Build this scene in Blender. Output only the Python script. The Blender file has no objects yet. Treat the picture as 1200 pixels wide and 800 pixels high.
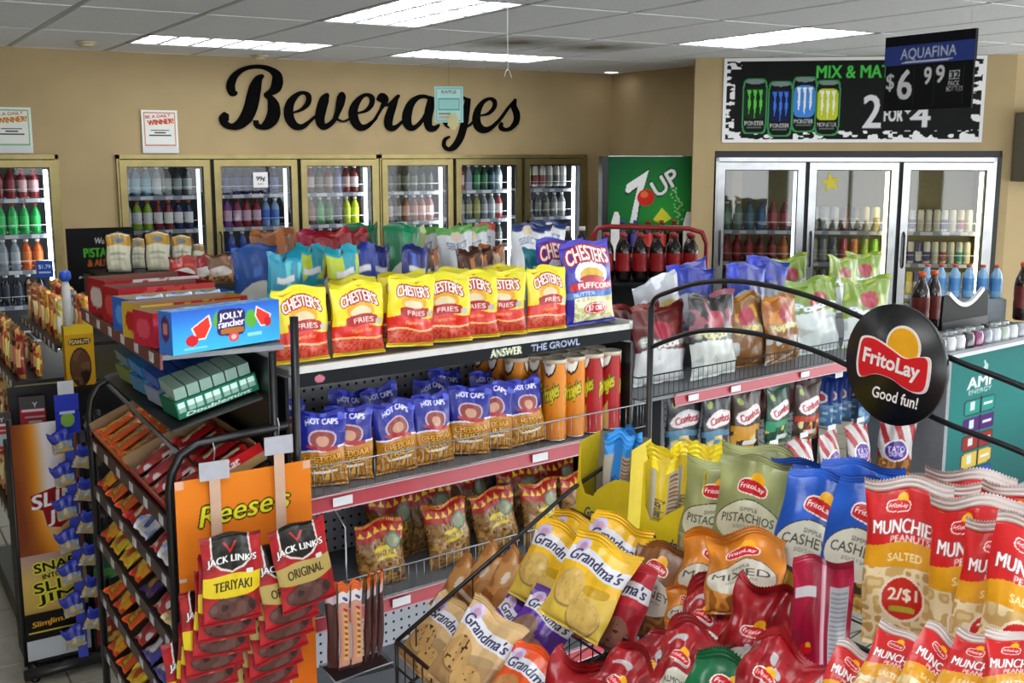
import bpy, math, random
import numpy as np
from mathutils import Matrix, Vector, Euler

# ------------------------------------------------------------------ camera, world, exposure
SC = bpy.context.scene
COL = SC.collection
F, PITCH, YAW, EYE = 1305.0, math.atan(219/1305.0), math.radians(31.32), 2.0
cam = bpy.data.cameras.new('camera'); cam_o = bpy.data.objects.new('camera', cam); COL.objects.link(cam_o)
cam.sensor_width = 36; cam.lens = 36*F/1200; cam.clip_start = .05; cam.clip_end = 100
cam_o.location = (0, 0, EYE); cam_o.rotation_euler = (math.pi/2-PITCH, 0, -YAW)
SC.camera = cam_o
w = bpy.data.worlds.new('sky'); SC.world = w; w.use_nodes = True
w.node_tree.nodes['Background'].inputs[0].default_value = (.93, .97, 1, 1)
w.node_tree.nodes['Background'].inputs[1].default_value = 5.5
SC.view_settings.view_transform = 'Standard'; SC.view_settings.look = 'None'
SC.view_settings.gamma = 1; SC.view_settings.use_curve_mapping = False
SC.view_settings.exposure = 0.38

# ------------------------------------------------------------------ point helpers (plan measuring)
_fw = np.array([math.sin(YAW)*math.cos(PITCH), math.cos(YAW)*math.cos(PITCH), -math.sin(PITCH)])
_rt = np.array([math.cos(YAW), -math.sin(YAW), 0.]); _up = np.cross(_rt, _fw); _C = np.array([0, 0, EYE])
def ray(x, y): return _fw+_rt*(x-600)/F-_up*(y-400)/F
def at_y(x, y, Y): d = ray(x, y); return _C+d*Y/d[1]
def at_x(x, y, X): d = ray(x, y); return _C+d*X/d[0]
def at_z(x, y, z): d = ray(x, y); return _C+d*(z-EYE)/d[2]

# ------------------------------------------------------------------ materials (all node based)
MATS = {}
def lin(c):
    c = np.asarray(c, float)
    return np.where(c <= .04045, c/12.92, ((c+.055)/1.055)**2.4)
def hx(s):
    s = s.lstrip('#'); return tuple(int(s[i:i+2], 16)/255 for i in (0, 2, 4))
def col(c): return hx(c) if isinstance(c, str) else c
def mat(name, c, rough=.5, metal=0., noise=.06, scale=30, bump=0., spec=.5, emit=0., emit_c=None):
    if name in MATS: return MATS[name]
    m = bpy.data.materials.new(name); m.use_nodes = True; nt = m.node_tree; b = nt.nodes['Principled BSDF']
    L = lin(col(c))
    tc = nt.nodes.new('ShaderNodeTexCoord'); n = nt.nodes.new('ShaderNodeTexNoise'); n.inputs['Scale'].default_value = scale
    nt.links.new(tc.outputs['Object'], n.inputs['Vector'])
    r = nt.nodes.new('ShaderNodeValToRGB')
    r.color_ramp.elements[0].position = .3; r.color_ramp.elements[1].position = .7
    r.color_ramp.elements[0].color = (*[max(0, x*(1-noise)) for x in L], 1)
    r.color_ramp.elements[1].color = (*[min(1, x*(1+noise)) for x in L], 1)
    nt.links.new(n.outputs[0], r.inputs[0]); nt.links.new(r.outputs[0], b.inputs['Base Color'])
    b.inputs['Roughness'].default_value = rough; b.inputs['Metallic'].default_value = metal
    b.inputs['Specular IOR Level'].default_value = spec
    if bump:
        bp = nt.nodes.new('ShaderNodeBump'); bp.inputs['Strength'].default_value = bump; bp.inputs['Distance'].default_value = .002
        nt.links.new(n.outputs[0], bp.inputs['Height']); nt.links.new(bp.outputs[0], b.inputs['Normal'])
    if emit:
        b.inputs['Emission Color'].default_value = (*lin(col(emit_c or c)), 1); b.inputs['Emission Strength'].default_value = emit
    MATS[name] = m; return m
def pmat(name, rough=.35, metal=0., spec=.5, bump=0., scale=60, coat=0.):
    """printed surface: the colour attribute 'print' holds the flat print"""
    if name in MATS: return MATS[name]
    m = bpy.data.materials.new(name); m.use_nodes = True; nt = m.node_tree; b = nt.nodes['Principled BSDF']
    a = nt.nodes.new('ShaderNodeAttribute'); a.attribute_name = 'print'
    nt.links.new(a.outputs['Color'], b.inputs['Base Color'])
    b.inputs['Roughness'].default_value = rough; b.inputs['Metallic'].default_value = metal
    b.inputs['Specular IOR Level'].default_value = spec
    if coat: b.inputs['Coat Weight'].default_value = coat; b.inputs['Coat Roughness'].default_value = .15
    if bump:
        tc = nt.nodes.new('ShaderNodeTexCoord'); n = nt.nodes.new('ShaderNodeTexNoise'); n.inputs['Scale'].default_value = scale
        n.inputs['Detail'].default_value = 3
        nt.links.new(tc.outputs['Object'], n.inputs['Vector'])
        bp = nt.nodes.new('ShaderNodeBump'); bp.inputs['Strength'].default_value = bump; bp.inputs['Distance'].default_value = .004
        nt.links.new(n.outputs[0], bp.inputs['Height']); nt.links.new(bp.outputs[0], b.inputs['Normal'])
    MATS[name] = m; return m
def glass(name, tint=(1, 1, 1), ior=1.5, base=0.0):
    if name in MATS: return MATS[name]
    m = bpy.data.materials.new(name); m.use_nodes = True; nt = m.node_tree
    nt.nodes.remove(nt.nodes['Principled BSDF'])
    t = nt.nodes.new('ShaderNodeBsdfTransparent'); t.inputs[0].default_value = (*tint, 1)
    g = nt.nodes.new('ShaderNodeBsdfGlossy'); g.inputs['Roughness'].default_value = .02
    f = nt.nodes.new('ShaderNodeFresnel'); f.inputs[0].default_value = ior
    mx = nt.nodes.new('ShaderNodeMixShader')
    nt.links.new(f.outputs[0], mx.inputs[0]); nt.links.new(t.outputs[0], mx.inputs[1]); nt.links.new(g.outputs[0], mx.inputs[2])
    nt.links.new(mx.outputs[0], nt.nodes['Material Output'].inputs[0]); MATS[name] = m; return m
FOIL = pmat('glossy_film_print', .30, spec=.38, bump=.42, scale=42, coat=.12)
CARD = pmat('printed_card', .6, spec=.15)
PLAS = pmat('printed_plastic', .25, coat=.3)

# ------------------------------------------------------------------ meshes
class MB:
    def __init__(s): s.v = []; s.f = []; s.m = []; s.sm = []
    def add(s, vs, fs, m=0, sm=False):
        o = len(s.v); s.v += [tuple(map(float, p)) for p in vs]
        for f in fs: s.f.append([i+o for i in f]); s.m.append(m); s.sm.append(sm)
        return s
    def box(s, x0, x1, y0, y1, z0, z1, m=0):
        return s.add([(x0,y0,z0),(x1,y0,z0),(x1,y1,z0),(x0,y1,z0),(x0,y0,z1),(x1,y0,z1),(x1,y1,z1),(x0,y1,z1)],
                     [(0,3,2,1),(4,5,6,7),(0,1,5,4),(1,2,6,5),(2,3,7,6),(3,0,4,7)], m)
    def bar(s, a, b, wd, th, m=0, upv=(0, 0, 1)):
        a, b = Vector(a), Vector(b); d = (b-a).normalized(); u = Vector(upv)
        sd = d.cross(u); sd = sd.normalized() if sd.length > 1e-6 else Vector((1, 0, 0)); u = sd.cross(d).normalized()
        vs = [p+sd*i*wd/2+u*j*th/2 for p in (a, b) for i, j in ((-1,-1),(1,-1),(1,1),(-1,1))]
        return s.add(vs, [(0,1,2,3),(7,6,5,4),(0,4,5,1),(1,5,6,2),(2,6,7,3),(3,7,4,0)], m)
    def tube(s, pts, r, n=6, m=0, closed=False):
        P = [Vector(p) for p in pts]; k = len(P); vs = []; fs = []; pu = None
        for i in range(k):
            a = P[i-1] if (i or closed) else P[i]; b = P[(i+1) % k] if (i < k-1 or closed) else P[i]
            d = (b-a).normalized()
            if pu is None:
                pu = d.cross(Vector((0, 0, 1)));
                if pu.length < .1: pu = d.cross(Vector((1, 0, 0)))
            pu = (pu-d*pu.dot(d)).normalized(); q = d.cross(pu)
            rr = r[i] if isinstance(r, (list, tuple)) else r
            vs += [P[i]+(pu*math.cos(t)+q*math.sin(t))*rr for t in [2*math.pi*j/n for j in range(n)]]
        for i in range(k if closed else k-1):
            o, o2 = i*n, ((i+1) % k)*n
            fs += [(o+j, o+(j+1) % n, o2+(j+1) % n, o2+j) for j in range(n)]
        if not closed: fs += [tuple(range(n))[::-1], tuple(range((k-1)*n, k*n))]
        return s.add(vs, fs, m, True)
    def lathe(s, prof, n=14, m=0, c=(0, 0, 0), cap=True):
        vs = []; fs = []
        for r, z in prof: vs += [(c[0]+r*math.cos(2*math.pi*j/n), c[1]+r*math.sin(2*math.pi*j/n), c[2]+z) for j in range(n)]
        for i in range(len(prof)-1): fs += [(i*n+j, i*n+(j+1) % n, (i+1)*n+(j+1) % n, (i+1)*n+j) for j in range(n)]
        if cap: fs += [tuple(range(n))[::-1], tuple(range((len(prof)-1)*n, len(prof)*n))]
        return s.add(vs, fs, m, True)
    def prism(s, poly, y0, y1, m=0):
        """closed x-z outline extruded along y (a simple n-gon outline)"""
        k = len(poly); a = 0
        for i in range(k): a += poly[i][0]*poly[(i+1) % k][1]-poly[(i+1) % k][0]*poly[i][1]
        if a < 0: poly = poly[::-1]
        vs = [(x, y0, z) for x, z in poly]+[(x, y1, z) for x, z in poly]
        return s.add(vs, [tuple(range(k)), tuple(range(k, 2*k))[::-1]]+[(i, i+k, (i+1) % k+k, (i+1) % k) for i in range(k)], m)
    def ribbon(s, pts, wds, y0, y1, m=0):
        """brush stroke in x-z with width per point, extruded from y0 to y1"""
        L = []; R = []; k = len(pts)
        for i in range(k):
            a = pts[max(0, i-1)]; b = pts[min(k-1, i+1)]; dx, dz = b[0]-a[0], b[1]-a[1]; l = math.hypot(dx, dz) or 1
            nx, nz = -dz/l, dx/l; h = wds[i]/2
            L.append((pts[i][0]+nx*h, pts[i][1]+nz*h)); R.append((pts[i][0]-nx*h, pts[i][1]-nz*h))
        vs = []
        for (a, b) in zip(L, R): vs += [(a[0], y0, a[1]), (b[0], y0, b[1]), (b[0], y1, b[1]), (a[0], y1, a[1])]
        fs = [(0, 1, 2, 3), tuple(4*(k-1)+j for j in (3, 2, 1, 0))]
        for i in range(k-1):
            o = 4*i; fs += [(o+j, o+4+j, o+4+(j+1) % 4, o+(j+1) % 4) for j in range(4)]
        return s.add(vs, fs, m)
    def mesh(s, name, *mats, smooth=None):
        me = bpy.data.meshes.new(name); me.from_pydata(s.v, [], s.f)
        for m in mats: me.materials.append(m)
        me.polygons.foreach_set('material_index', s.m)
        me.polygons.foreach_set('use_smooth', [smooth if smooth is not None else x for x in s.sm]); me.update()
        return me

def raw(name, V, Fc, C, material, smooth=True):
    me = bpy.data.meshes.new(name); V = np.asarray(V, float)
    me.from_pydata(V.tolist(), [], Fc if isinstance(Fc, list) else Fc.tolist())
    ca = me.color_attributes.new('print', 'FLOAT_COLOR', 'POINT')
    c4 = np.ones((len(V), 4)); c4[:, :3] = lin(np.clip(C, 0, 1)); ca.data.foreach_set('color', c4.ravel())
    me.materials.append(material); me.polygons.foreach_set('use_smooth', [smooth]*len(me.polygons)); me.update()
    return me
def gridf(nx, ny, o=0, flip=False):
    i = np.arange(ny)[:, None]*(nx+1)+np.arange(nx)[None]+o; i = i.ravel()
    q = np.stack([i, i+1, i+nx+2, i+nx+1], 1)
    return q[:, ::-1] if flip else q

# ------------------------------------------------------------------ flat print, drawn into a grid of colours
_GL = {}
def glyphs(s, bold=0., cond=False):
    k = (s, bold)
    if k in _GL: return _GL[k]
    cu = bpy.data.curves.new('lettering', 'FONT'); cu.body = s; cu.size = 1; cu.resolution_u = 3; cu.offset = bold; cu.fill_mode = 'FRONT'
    o = bpy.data.objects.new('lettering', cu); COL.objects.link(o)
    dg = bpy.context.evaluated_depsgraph_get(); dg.update(); me = o.evaluated_get(dg).to_mesh()
    me.calc_loop_triangles(); v = np.array([p.co[:2] for p in me.vertices]).reshape(-1, 2)
    t = np.array([x.vertices[:] for x in me.loop_triangles], int).reshape(-1, 3)
    tri = v[t]; bpy.data.objects.remove(o); bpy.data.curves.remove(cu)
    mn, mx = v.min(0), v.max(0); _GL[k] = ((tri-mn)/(mx-mn), (mx-mn)[0]/(mx-mn)[1]); return _GL[k]
def vnoise(shape, cells, seed, asp=1.):
    r = np.random.RandomState(seed); ny, nx = shape; cy, cx = max(2, int(cells)), max(2, int(cells*asp))
    g = r.rand(cy+1, cx+1); y = np.linspace(0, cy-1e-6, ny); x = np.linspace(0, cx-1e-6, nx)
    yi, xi = y.astype(int), x.astype(int); fy, fx = (y-yi)[:, None], (x-xi)[None]
    fy = fy*fy*(3-2*fy); fx = fx*fx*(3-2*fx)
    a = g[yi][:, xi]; b = g[yi][:, xi+1]; c = g[yi+1][:, xi]; d = g[yi+1][:, xi+1]
    return (a*(1-fx)+b*fx)*(1-fy)+(c*(1-fx)+d*fx)*fy
class Cv:
    """a printed face: x 0..1 left to right, y 0..1 bottom to top, aspect = width/height"""
    def __init__(s, nx, asp, bg):
        s.nx = nx; s.ny = max(2, int(round(nx/asp))); s.asp = asp
        s.c = np.zeros((s.ny+1, s.nx+1, 3)); s.c[:] = col(bg)
        s.X, s.Y = np.meshgrid(np.linspace(0, 1, s.nx+1), np.linspace(0, 1, s.ny+1))
    def put(s, m, c): s.c[m] = col(c); return s
    def rect(s, x0, y0, x1, y1, c): return s.put((s.X >= x0)&(s.X <= x1)&(s.Y >= y0)&(s.Y <= y1), c)
    def ell(s, cx, cy, rx, ry, c, rot=0):
        a = math.radians(rot); dx, dy = s.X-cx, (s.Y-cy)/s.asp
        u, v = dx*math.cos(a)+dy*math.sin(a), -dx*math.sin(a)+dy*math.cos(a)
        return s.put((u/rx)**2+(v/(ry/s.asp))**2 <= 1, c)
    def rrect(s, x0, y0, x1, y1, c, p=4, rot=0):
        a = math.radians(rot); dx, dy = s.X-(x0+x1)/2, (s.Y-(y0+y1)/2)/s.asp
        u, v = dx*math.cos(a)+dy*math.sin(a), -dx*math.sin(a)+dy*math.cos(a)
        return s.put(abs(u/((x1-x0)/2))**p+abs(v/((y1-y0)/2/s.asp))**p <= 1, c)
    def below(s, f, c): return s.put(s.Y <= f(s.X), c)
    def poly(s, pts, c):
        ins = np.zeros(s.X.shape, bool); k = len(pts)
        for i in range(k):
            (x0, y0), (x1, y1) = pts[i], pts[(i+1) % k]
            if y0 == y1: continue
            ins ^= ((s.Y < y0) != (s.Y < y1))&(s.X < (x1-x0)*(s.Y-y0)/(y1-y0)+x0)
        return s.put(ins, c)
    def blobs(s, m, cols, cells, seed, hard=True):
        n = vnoise(s.X.shape, cells, seed, s.asp); cols = [col(c) for c in cols]
        n = (n-n.min())/(n.max()-n.min()+1e-9); k = len(cols)
        if hard:
            idx = np.minimum((n*k).astype(int), k-1)
            for i, c in enumerate(cols): s.c[m&(idx == i)] = c
        else:
            A = np.array(cols); t = n*(k-1); i = np.minimum(t.astype(int), k-2); f = (t-i)[..., None]
            s.c[m] = (A[i]*(1-f)+A[i+1]*f)[m]
        return s
    def vgrad(s, m, stops):
        ys = [a for a, _ in stops]; cs = np.array([col(c) for _, c in stops])
        g = np.stack([np.interp(s.Y, ys, cs[:, k]) for k in range(3)], -1); s.c[m] = g[m]; return s
    def hgrad(s, m, stops):
        ys = [a for a, _ in stops]; cs = np.array([col(c) for _, c in stops])
        g = np.stack([np.interp(s.X, ys, cs[:, k]) for k in range(3)], -1); s.c[m] = g[m]; return s
    def all(s): return np.ones(s.X.shape, bool)
    def tmask(s, t, cx, cy, wd, h, bold=.02, rot=0, shear=0, bend=0):
        tri, asp = glyphs(t, 0); tri = tri.copy()-.5
        if wd is None: wd = h*asp/s.asp
        p = tri*np.array([wd, h/s.asp]); p[..., 0] += shear*p[..., 1]
        if bend: p[..., 1] += bend*(1-(2*tri[..., 0])**2)/s.asp
        a = math.radians(rot); q = np.stack([p[..., 0]*math.cos(a)-p[..., 1]*math.sin(a), p[..., 0]*math.sin(a)+p[..., 1]*math.cos(a)], -1)
        q[..., 1] *= s.asp; q += np.array([cx, cy]); m = np.zeros(s.X.shape)
        q = q*np.array([s.nx, s.ny]); e = .06; SUB = [(dx, dy) for dx in (-.25, .25) for dy in (-.25, .25)]; cov = [np.zeros(s.X.shape, bool) for _ in SUB]
        for T in q:
            x0, y0 = np.floor(T.min(0)).astype(int); x1, y1 = np.ceil(T.max(0)).astype(int)
            x0, y0 = max(0, x0), max(0, y0); x1, y1 = min(s.nx, x1), min(s.ny, y1)
            if x1 < x0 or y1 < y0: continue
            gx0, gy0 = np.meshgrid(np.arange(x0, x1+1), np.arange(y0, y1+1))
            (ax, ay), (bx, by), (cx_, cy_) = T
            ar = (bx-ax)*(cy_-ay)-(cx_-ax)*(by-ay)
            if abs(ar) < 1e-9: continue
            sg = 1 if ar > 0 else -1
            def ed(px, py, qx, qy): return sg*((qx-px)*(gy-py)-(qy-py)*(gx-px))/(math.hypot(qx-px, qy-py)+1e-9)
            for (dx, dy), M in zip(SUB, cov):
                gx, gy = gx0+dx, gy0+dy
                M[y0:y1+1, x0:x1+1] |= (ed(ax, ay, bx, by) >= -e)&(ed(bx, by, cx_, cy_) >= -e)&(ed(cx_, cy_, ax, ay) >= -e)
        for M in cov: m += M/len(cov)
        b = bold*h*s.ny/.7           # weight is added sideways, then upwards
        for lim, ax in ((.35, 1), (.9, 0), (1.8, 1), (2.6, 0), (3.4, 1)):
            if b > lim and not abs(rot) > 60: m = np.maximum(m, np.roll(m, 1 if lim < 1.5 else -1, ax))
        return m
    def text(s, t, cx, cy, wd, h, c, bold=.02, out=None, ow=.05, **k):
        if out is not None:
            m = s.tmask(t, cx, cy, wd, h, bold, **k); n = max(1, int(round(ow*s.ny*h)))
            d = m > .4
            for _ in range(n):
                e = d.copy(); e[1:] |= d[:-1]; e[:-1] |= d[1:]; e[:, 1:] |= d[:, :-1]; e[:, :-1] |= d[:, 1:]; d = e
            s.put(d, out)
        else: m = s.tmask(t, cx, cy, wd, h, bold, **k)
        m = np.clip(m*1.15, 0, 1)[..., None]; s.c[:] = s.c*(1-m)+np.array(col(c))*m; return s
    def fritolay(s, cx, cy, wd):
        h = wd*.5*s.asp
        s.rrect(cx-wd*.54, cy-h*.62, cx+wd*.54, cy+h*.42, '#f3e3d8', 3, -8)
        s.ell(cx+wd*.16, cy+h*.38, wd*.25, wd*.25*s.asp, '#f2b01e')
        s.rrect(cx-wd*.5, cy-h*.55, cx+wd*.5, cy+h*.32, '#c4121f', 3, -8)
        s.text('FritoLay', cx, cy-h*.12, wd*.84, h*.42, '#ffffff', rot=-6)
        return s

# ------------------------------------------------------------------ objects
def link(name, me, parent=None, loc=(0, 0, 0), rot=(0, 0, 0), sc=None):
    o = bpy.data.objects.new(name, me); COL.objects.link(o)
    o.location = loc; o.rotation_euler = rot
    if sc is not None: o.scale = (sc, sc, sc) if isinstance(sc, (int, float)) else sc
    if parent is not None: o.parent = parent
    return o
def tag(o, label, cat, group=None):
    o['label'] = label; o['category'] = cat
    if group: o['group'] = group
    return o
def thing(name, label, cat, group=None, loc=(0, 0, 0), rot=(0, 0, 0), me=None, sc=None):
    return tag(link(name, me, None, loc, rot, sc), label, cat, group)
def struct(name, me, parent=None, loc=(0, 0, 0), rot=(0, 0, 0)):
    o = link(name, me, parent, loc, rot)
    if parent is None: o['kind'] = 'structure'
    return o
REST = False; _CO = {}
def place(model, name, label, cat, group=None, loc=(0, 0, 0), rot=(0, 0, 0), sc=None):
    """model = (root mesh or None, [(part name, mesh, [(sub name, mesh)...])...]); meshes are shared between copies"""
    loc = Vector(tuple(map(float, loc)))
    if REST and model[0] is not None:            # stand it on its lowest point
        k = model[0].name
        if k not in _CO:
            a = np.empty(len(model[0].vertices)*3); model[0].vertices.foreach_get('co', a); _CO[k] = a.reshape(-1, 3)[::5]
        m = np.array(Euler(rot).to_matrix()); s_ = np.array(sc if isinstance(sc, tuple) else (sc or 1,)*3)
        loc.z += .002-float(((_CO[k]*s_) @ m.T)[:, 2].min())
    o = thing(name, label, cat, group, loc, rot, model[0], sc)
    for p in model[1]:
        c = link(p[0], p[1], o, *(p[3:] if len(p) > 3 else ()))
        for q in (p[2] if len(p) > 2 else []): link(q[0], q[1], c, *q[2:])
    return o
ORD = ['first', 'second', 'third', 'fourth', 'fifth', 'sixth', 'seventh', 'eighth', 'ninth', 'tenth', 'eleventh', 'twelfth', 'thirteenth', 'fourteenth', 'fifteenth', 'sixteenth', 'seventeenth', 'eighteenth', 'nineteenth', 'twentieth']
R = math.radians

def pbox(name, wd, dp, h, front, side='#888888', top=None, back=None, left=None, material=None, open_top=False, lip=None):
    """box with a printed front (faces -y); origin at the middle of the bottom front edge"""
    nx, ny = front.nx, front.ny
    P = np.zeros((ny+1, nx+1, 3)); P[..., 0] = (front.X-.5)*wd; P[..., 2] = front.Y*h
    V = [P.reshape(-1, 3)]; C = [front.c.reshape(-1, 3)]; Fc = gridf(nx, ny).tolist(); o = len(V[0])
    def quad(ps, c):
        nonlocal o
        V.append(np.array(ps, float)); C.append(np.tile(np.array(col(c)), (4, 1))); Fc.append([o, o+1, o+2, o+3]); o += 4
    def face(cv, org, ux, uz):
        nonlocal o
        if isinstance(cv, Cv):
            org, ux, uz = map(np.array, (org, ux, uz))
            Q = org+cv.X[..., None]*ux+cv.Y[..., None]*uz
            V.append(Q.reshape(-1, 3)); C.append(cv.c.reshape(-1, 3)); Fc.extend(gridf(cv.nx, cv.ny, o).tolist()); o += len(V[-1])
        else:
            org, ux, uz = map(np.array, (org, ux, uz)); quad([org, org+ux, org+ux+uz, org+uz], cv)
    a = wd/2; top = top if top is not None else side; back = back if back is not None else side; left = left if left is not None else side
    face(left, (-a, dp, 0.), (0., -dp, 0.), (0., 0., h)); face(side, (a, 0., 0.), (0., dp, 0.), (0., 0., h))
    face(back, (a, dp, 0.), (-2*a, 0., 0.), (0., 0., h)); face(side if not isinstance(side, Cv) else '#777777', (-a, dp, 0.), (2*a, 0., 0.), (0., -dp, 0.))
    if not open_top: face(top, (-a, 0., h), (2*a, 0., 0.), (0., dp, 0.))
    return raw(name, np.concatenate(V), Fc, np.concatenate(C), material or CARD, False)
def wrap(name, cv, prof, material=None):
    """print wrapped round a can or bottle: prof = [(radius, z)...] sampled along the canvas height"""
    zs = np.linspace(0, 1, len(prof)); r = np.interp(cv.Y, zs, [p[0] for p in prof]); z = np.interp(cv.Y, zs, [p[1] for p in prof])
    a = -math.pi/2+(cv.X-.5)*2*math.pi
    P = np.stack([r*np.cos(a), r*np.sin(a), z], -1)
    return raw(name, P.reshape(-1, 3), gridf(cv.nx, cv.ny), cv.c.reshape(-1, 3), material or PLAS)

def bag(name, cv, wd, h, d, seed=1, top=.07, wr=1., low=.45, pinch=.05, slump=0., material=None, flare=0., sidegusset=False, twist=0.):
    """a filled film bag: front print cv, crimped top seal as a part; faces -y, stands on z=0"""
    r = np.random.RandomState(seed); m = material or FOIL
    ph = r.rand(14)*6.28
    def surf(X, Y, sgn):
        u = 2*X-1; v = np.clip(Y/(1-top), 0, 1); b = .035
        vv = np.clip((v-b)/(1-b), 0, 1)
        D = (np.clip(vv, 0, 1)**low)*(np.clip(1-vv, 0, 1)**(.95-low*.3)); D = D/(np.max((np.linspace(0, 1, 60)**low)*(1-np.linspace(0, 1, 60))**(.95-low*.3)))
        cs = np.clip(1-np.abs(u)**2.4, 0, 1)**.62
        z = d/2*D*cs
        hw = wd/2*(1-pinch*D+flare*(Y-.5))
        edge = np.abs(u)
        # creases run down from the seals, dents across the sides
        cr = np.exp(-(1-v)*5)*np.sin(u*9+ph[0]+2*np.sin(u*3+ph[1]))*.0045+np.exp(-v*6)*np.sin(u*8+ph[2])*.004
        dn = (np.sin(v*15+ph[3]+u*3)*np.clip(edge-.45, 0, 1)**1.2*.006+np.sin(u*5+v*7+ph[4])*np.sin(v*6-u*2+ph[5])*.0035
              +np.sin(u*11-v*9+ph[9])*np.sin(v*13+u*6+ph[10])*.0016)
        z = z+(cr+dn)*wr*(wd/.16)*cs**.5*(.35+.65*D)
        tw = np.where(Y > 1-top, (Y-(1-top))/max(top, 1e-6), 0)
        wav = np.sin(u*3.1+ph[6])*.006*wr*v**2+np.sin(u*6+ph[7])*.003*wr*tw
        x = u*hw+np.sin(v*9+ph[8])*.0025*wr*edge
        y = -sgn*np.where(Y > 1-top, 0, z)-sgn*.0006+wav-slump*v**2*h
        y = y+np.where(Y > 1-top, .0012*np.sin(tw*18)-.012*wr*tw*np.sin(u*2+ph[11]), 0)+twist*u*v*wd
        Z = Y*h*(1-.012*D)+np.where(Y > .97, .0018*np.sin(u*95)*(Y-.97)/.03, 0)+.006*wr*np.sin(u*4+ph[12])*v
        return np.stack([x, y, Z], -1)
    k = int(round(cv.ny*(1-top)))
    P = surf(cv.X, cv.Y, 1); nb = 14; mb_ = 18
    Xb, Yb = np.meshgrid(np.linspace(0, 1, nb+1), np.linspace(0, cv.Y[k, 0], mb_+1)); B = surf(Xb, Yb, -1)
    V = np.concatenate([P[:k+1].reshape(-1, 3), B.reshape(-1, 3)])
    bc = cv.c[:k+1, 2].mean(0)*.5+cv.c[:k+1, -3].mean(0)*.5
    C = np.concatenate([cv.c[:k+1].reshape(-1, 3), np.tile(bc, (B.shape[0]*B.shape[1], 1))])
    Fc = np.concatenate([gridf(cv.nx, k), gridf(nb, mb_, (k+1)*(cv.nx+1), True)])
    body = raw(name, V, Fc, C, m)
    T = P[k:]; n = T.shape[0]; T2 = T.copy(); T2[..., 1] += .0012
    V = np.concatenate([T.reshape(-1, 3), T2.reshape(-1, 3)]); C = np.concatenate([cv.c[k:].reshape(-1, 3)]*2)
    Fc = np.concatenate([gridf(cv.nx, n-1), gridf(cv.nx, n-1, n*(cv.nx+1), True)])
    seal = raw('top_seal', V, Fc, C, m)
    return (body, [('top_seal', seal)])

# ================================================================== the room
CZ = 2.82
tan_wall = mat('tan_wall_paint', '#ad9870', .8, noise=.05, scale=3)
M_ceil = mat('ceiling_panel_white', '#dfe3ea', .9, noise=.05, scale=60, bump=.3)
M_tbar = mat('ceiling_grid_metal', '#a6a9ae', .6)
M_dark = mat('black_plastic', '#141416', .45)
M_blkmetal = mat('black_powder_coat', '#131417', .38)
M_wire = mat('bright_wire', '#9aa0a6', .3, metal=.85)
M_gold = mat('gold_anodised_frame', '#97895a', .38, metal=.7, noise=.12, scale=8)
M_silver = mat('silver_frame', '#a4a6a8', .25, metal=.85, noise=.1, scale=8)
M_white = mat('white_plastic', '#dcdcdc', .45)
M_tag = mat('white_price_tag', '#d9dce2', .5)
M_shelfgrey = mat('grey_shelf_steel', '#7d8085', .45, metal=.2)
M_liner = mat('cooler_liner', '#3a3d42', .6)
M_kraft = mat('brown_cardboard', '#9a7d5c', .85)
M_clear = glass('clear_plastic', (.94, .94, .94), 1.35)
M_pane = glass('cooler_glass', (.88, .90, .90), 1.4); M_pane2 = glass('angled_cooler_glass', (.86, .88, .88), 1.65)
M_cream = mat('cream_plastic', '#c9bd9c', .5)

# floor: a slab, with the tiles that show in the aisle on it
mb = MB(); mb.box(-4, 11, -4, 10.5, -.1, -.006)
fm = mat('floor_grout', '#6f6b62', .8)
floor = struct('floor', mb.mesh('floor', fm))
tm = MB(); T = .305; tm.add([(.003,.003,-.006),(T-.003,.003,-.006),(T-.003,T-.003,-.006),(.003,T-.003,-.006),(.006,.006,0),(T-.006,.006,0),(T-.006,T-.006,0),(.006,T-.006,0)],
    [(4,5,6,7),(0,1,5,4),(1,2,6,5),(2,3,7,6),(3,0,4,7)])
tmesh = tm.mesh('tile', mat('floor_tile', '#a9a598', .35, noise=.1, scale=18))
for i in range(13):
    for j in range(14): link('tile', tmesh, floor, (-1.5+i*T, 2.75+j*T, 0))
big = MB()
for i in range(-9, 37):
    for j in range(-14, 35):
        if -1.51 < -1.5+i*T+.01 < -1.5+13*T and 2.74 < 2.75+j*T+.01 < 2.75+14*T: continue
        x, y = -1.5+i*T, 2.75+j*T
        big.add([(x+.004, y+.004, -.001), (x+T-.004, y+.004, -.001), (x+T-.004, y+T-.004, -.001), (x+.004, y+T-.004, -.001)], [(0, 1, 2, 3)])
o = link('far_tiles', big.mesh('far_tiles', MATS['floor_tile']), floor); o['kind'] = 'stuff'

# ceiling with panels, grid bars; lights take their own cells
mb = MB(); mb.box(-4, 11, -4, 10.5, CZ+.02, CZ+.15)
ceil = struct('ceiling', mb.mesh('ceiling', M_ceil))
PX, PY = .70, .675; X0, Y0 = 1.26-3*PX, 8.03-7*PY
LIGHT = {(4, 7): 'A', (5, 7): 'A', (7, 7): 'A', (8, 7): 'A', (5, 3): 'B', (5, 4): 'B', (9, 3): 'B', (9, 4): 'B',
         (2, 1): 'B', (2, 2): 'B', (12, 6): 'B', (12, 7): 'B'}
def panel_mesh(nj):
    b = MB(); g = .012; a, c = PX, PY*nj
    b.add([(g, g, 0), (a-g, g, 0), (a-g, c-g, 0), (g, c-g, 0), (g+.012, g+.012, -.012), (a-g-.012, g+.012, -.012), (a-g-.012, c-g-.012, -.012), (g+.012, c-g-.012, -.012)],
          [(7, 6, 5, 4), (4, 5, 1, 0), (5, 6, 2, 1), (6, 7, 3, 2), (7, 4, 0, 3)])
    return b.mesh('ceiling_panel', M_ceil)
PM = {1: panel_mesh(1), 2: panel_mesh(2)}
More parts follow.
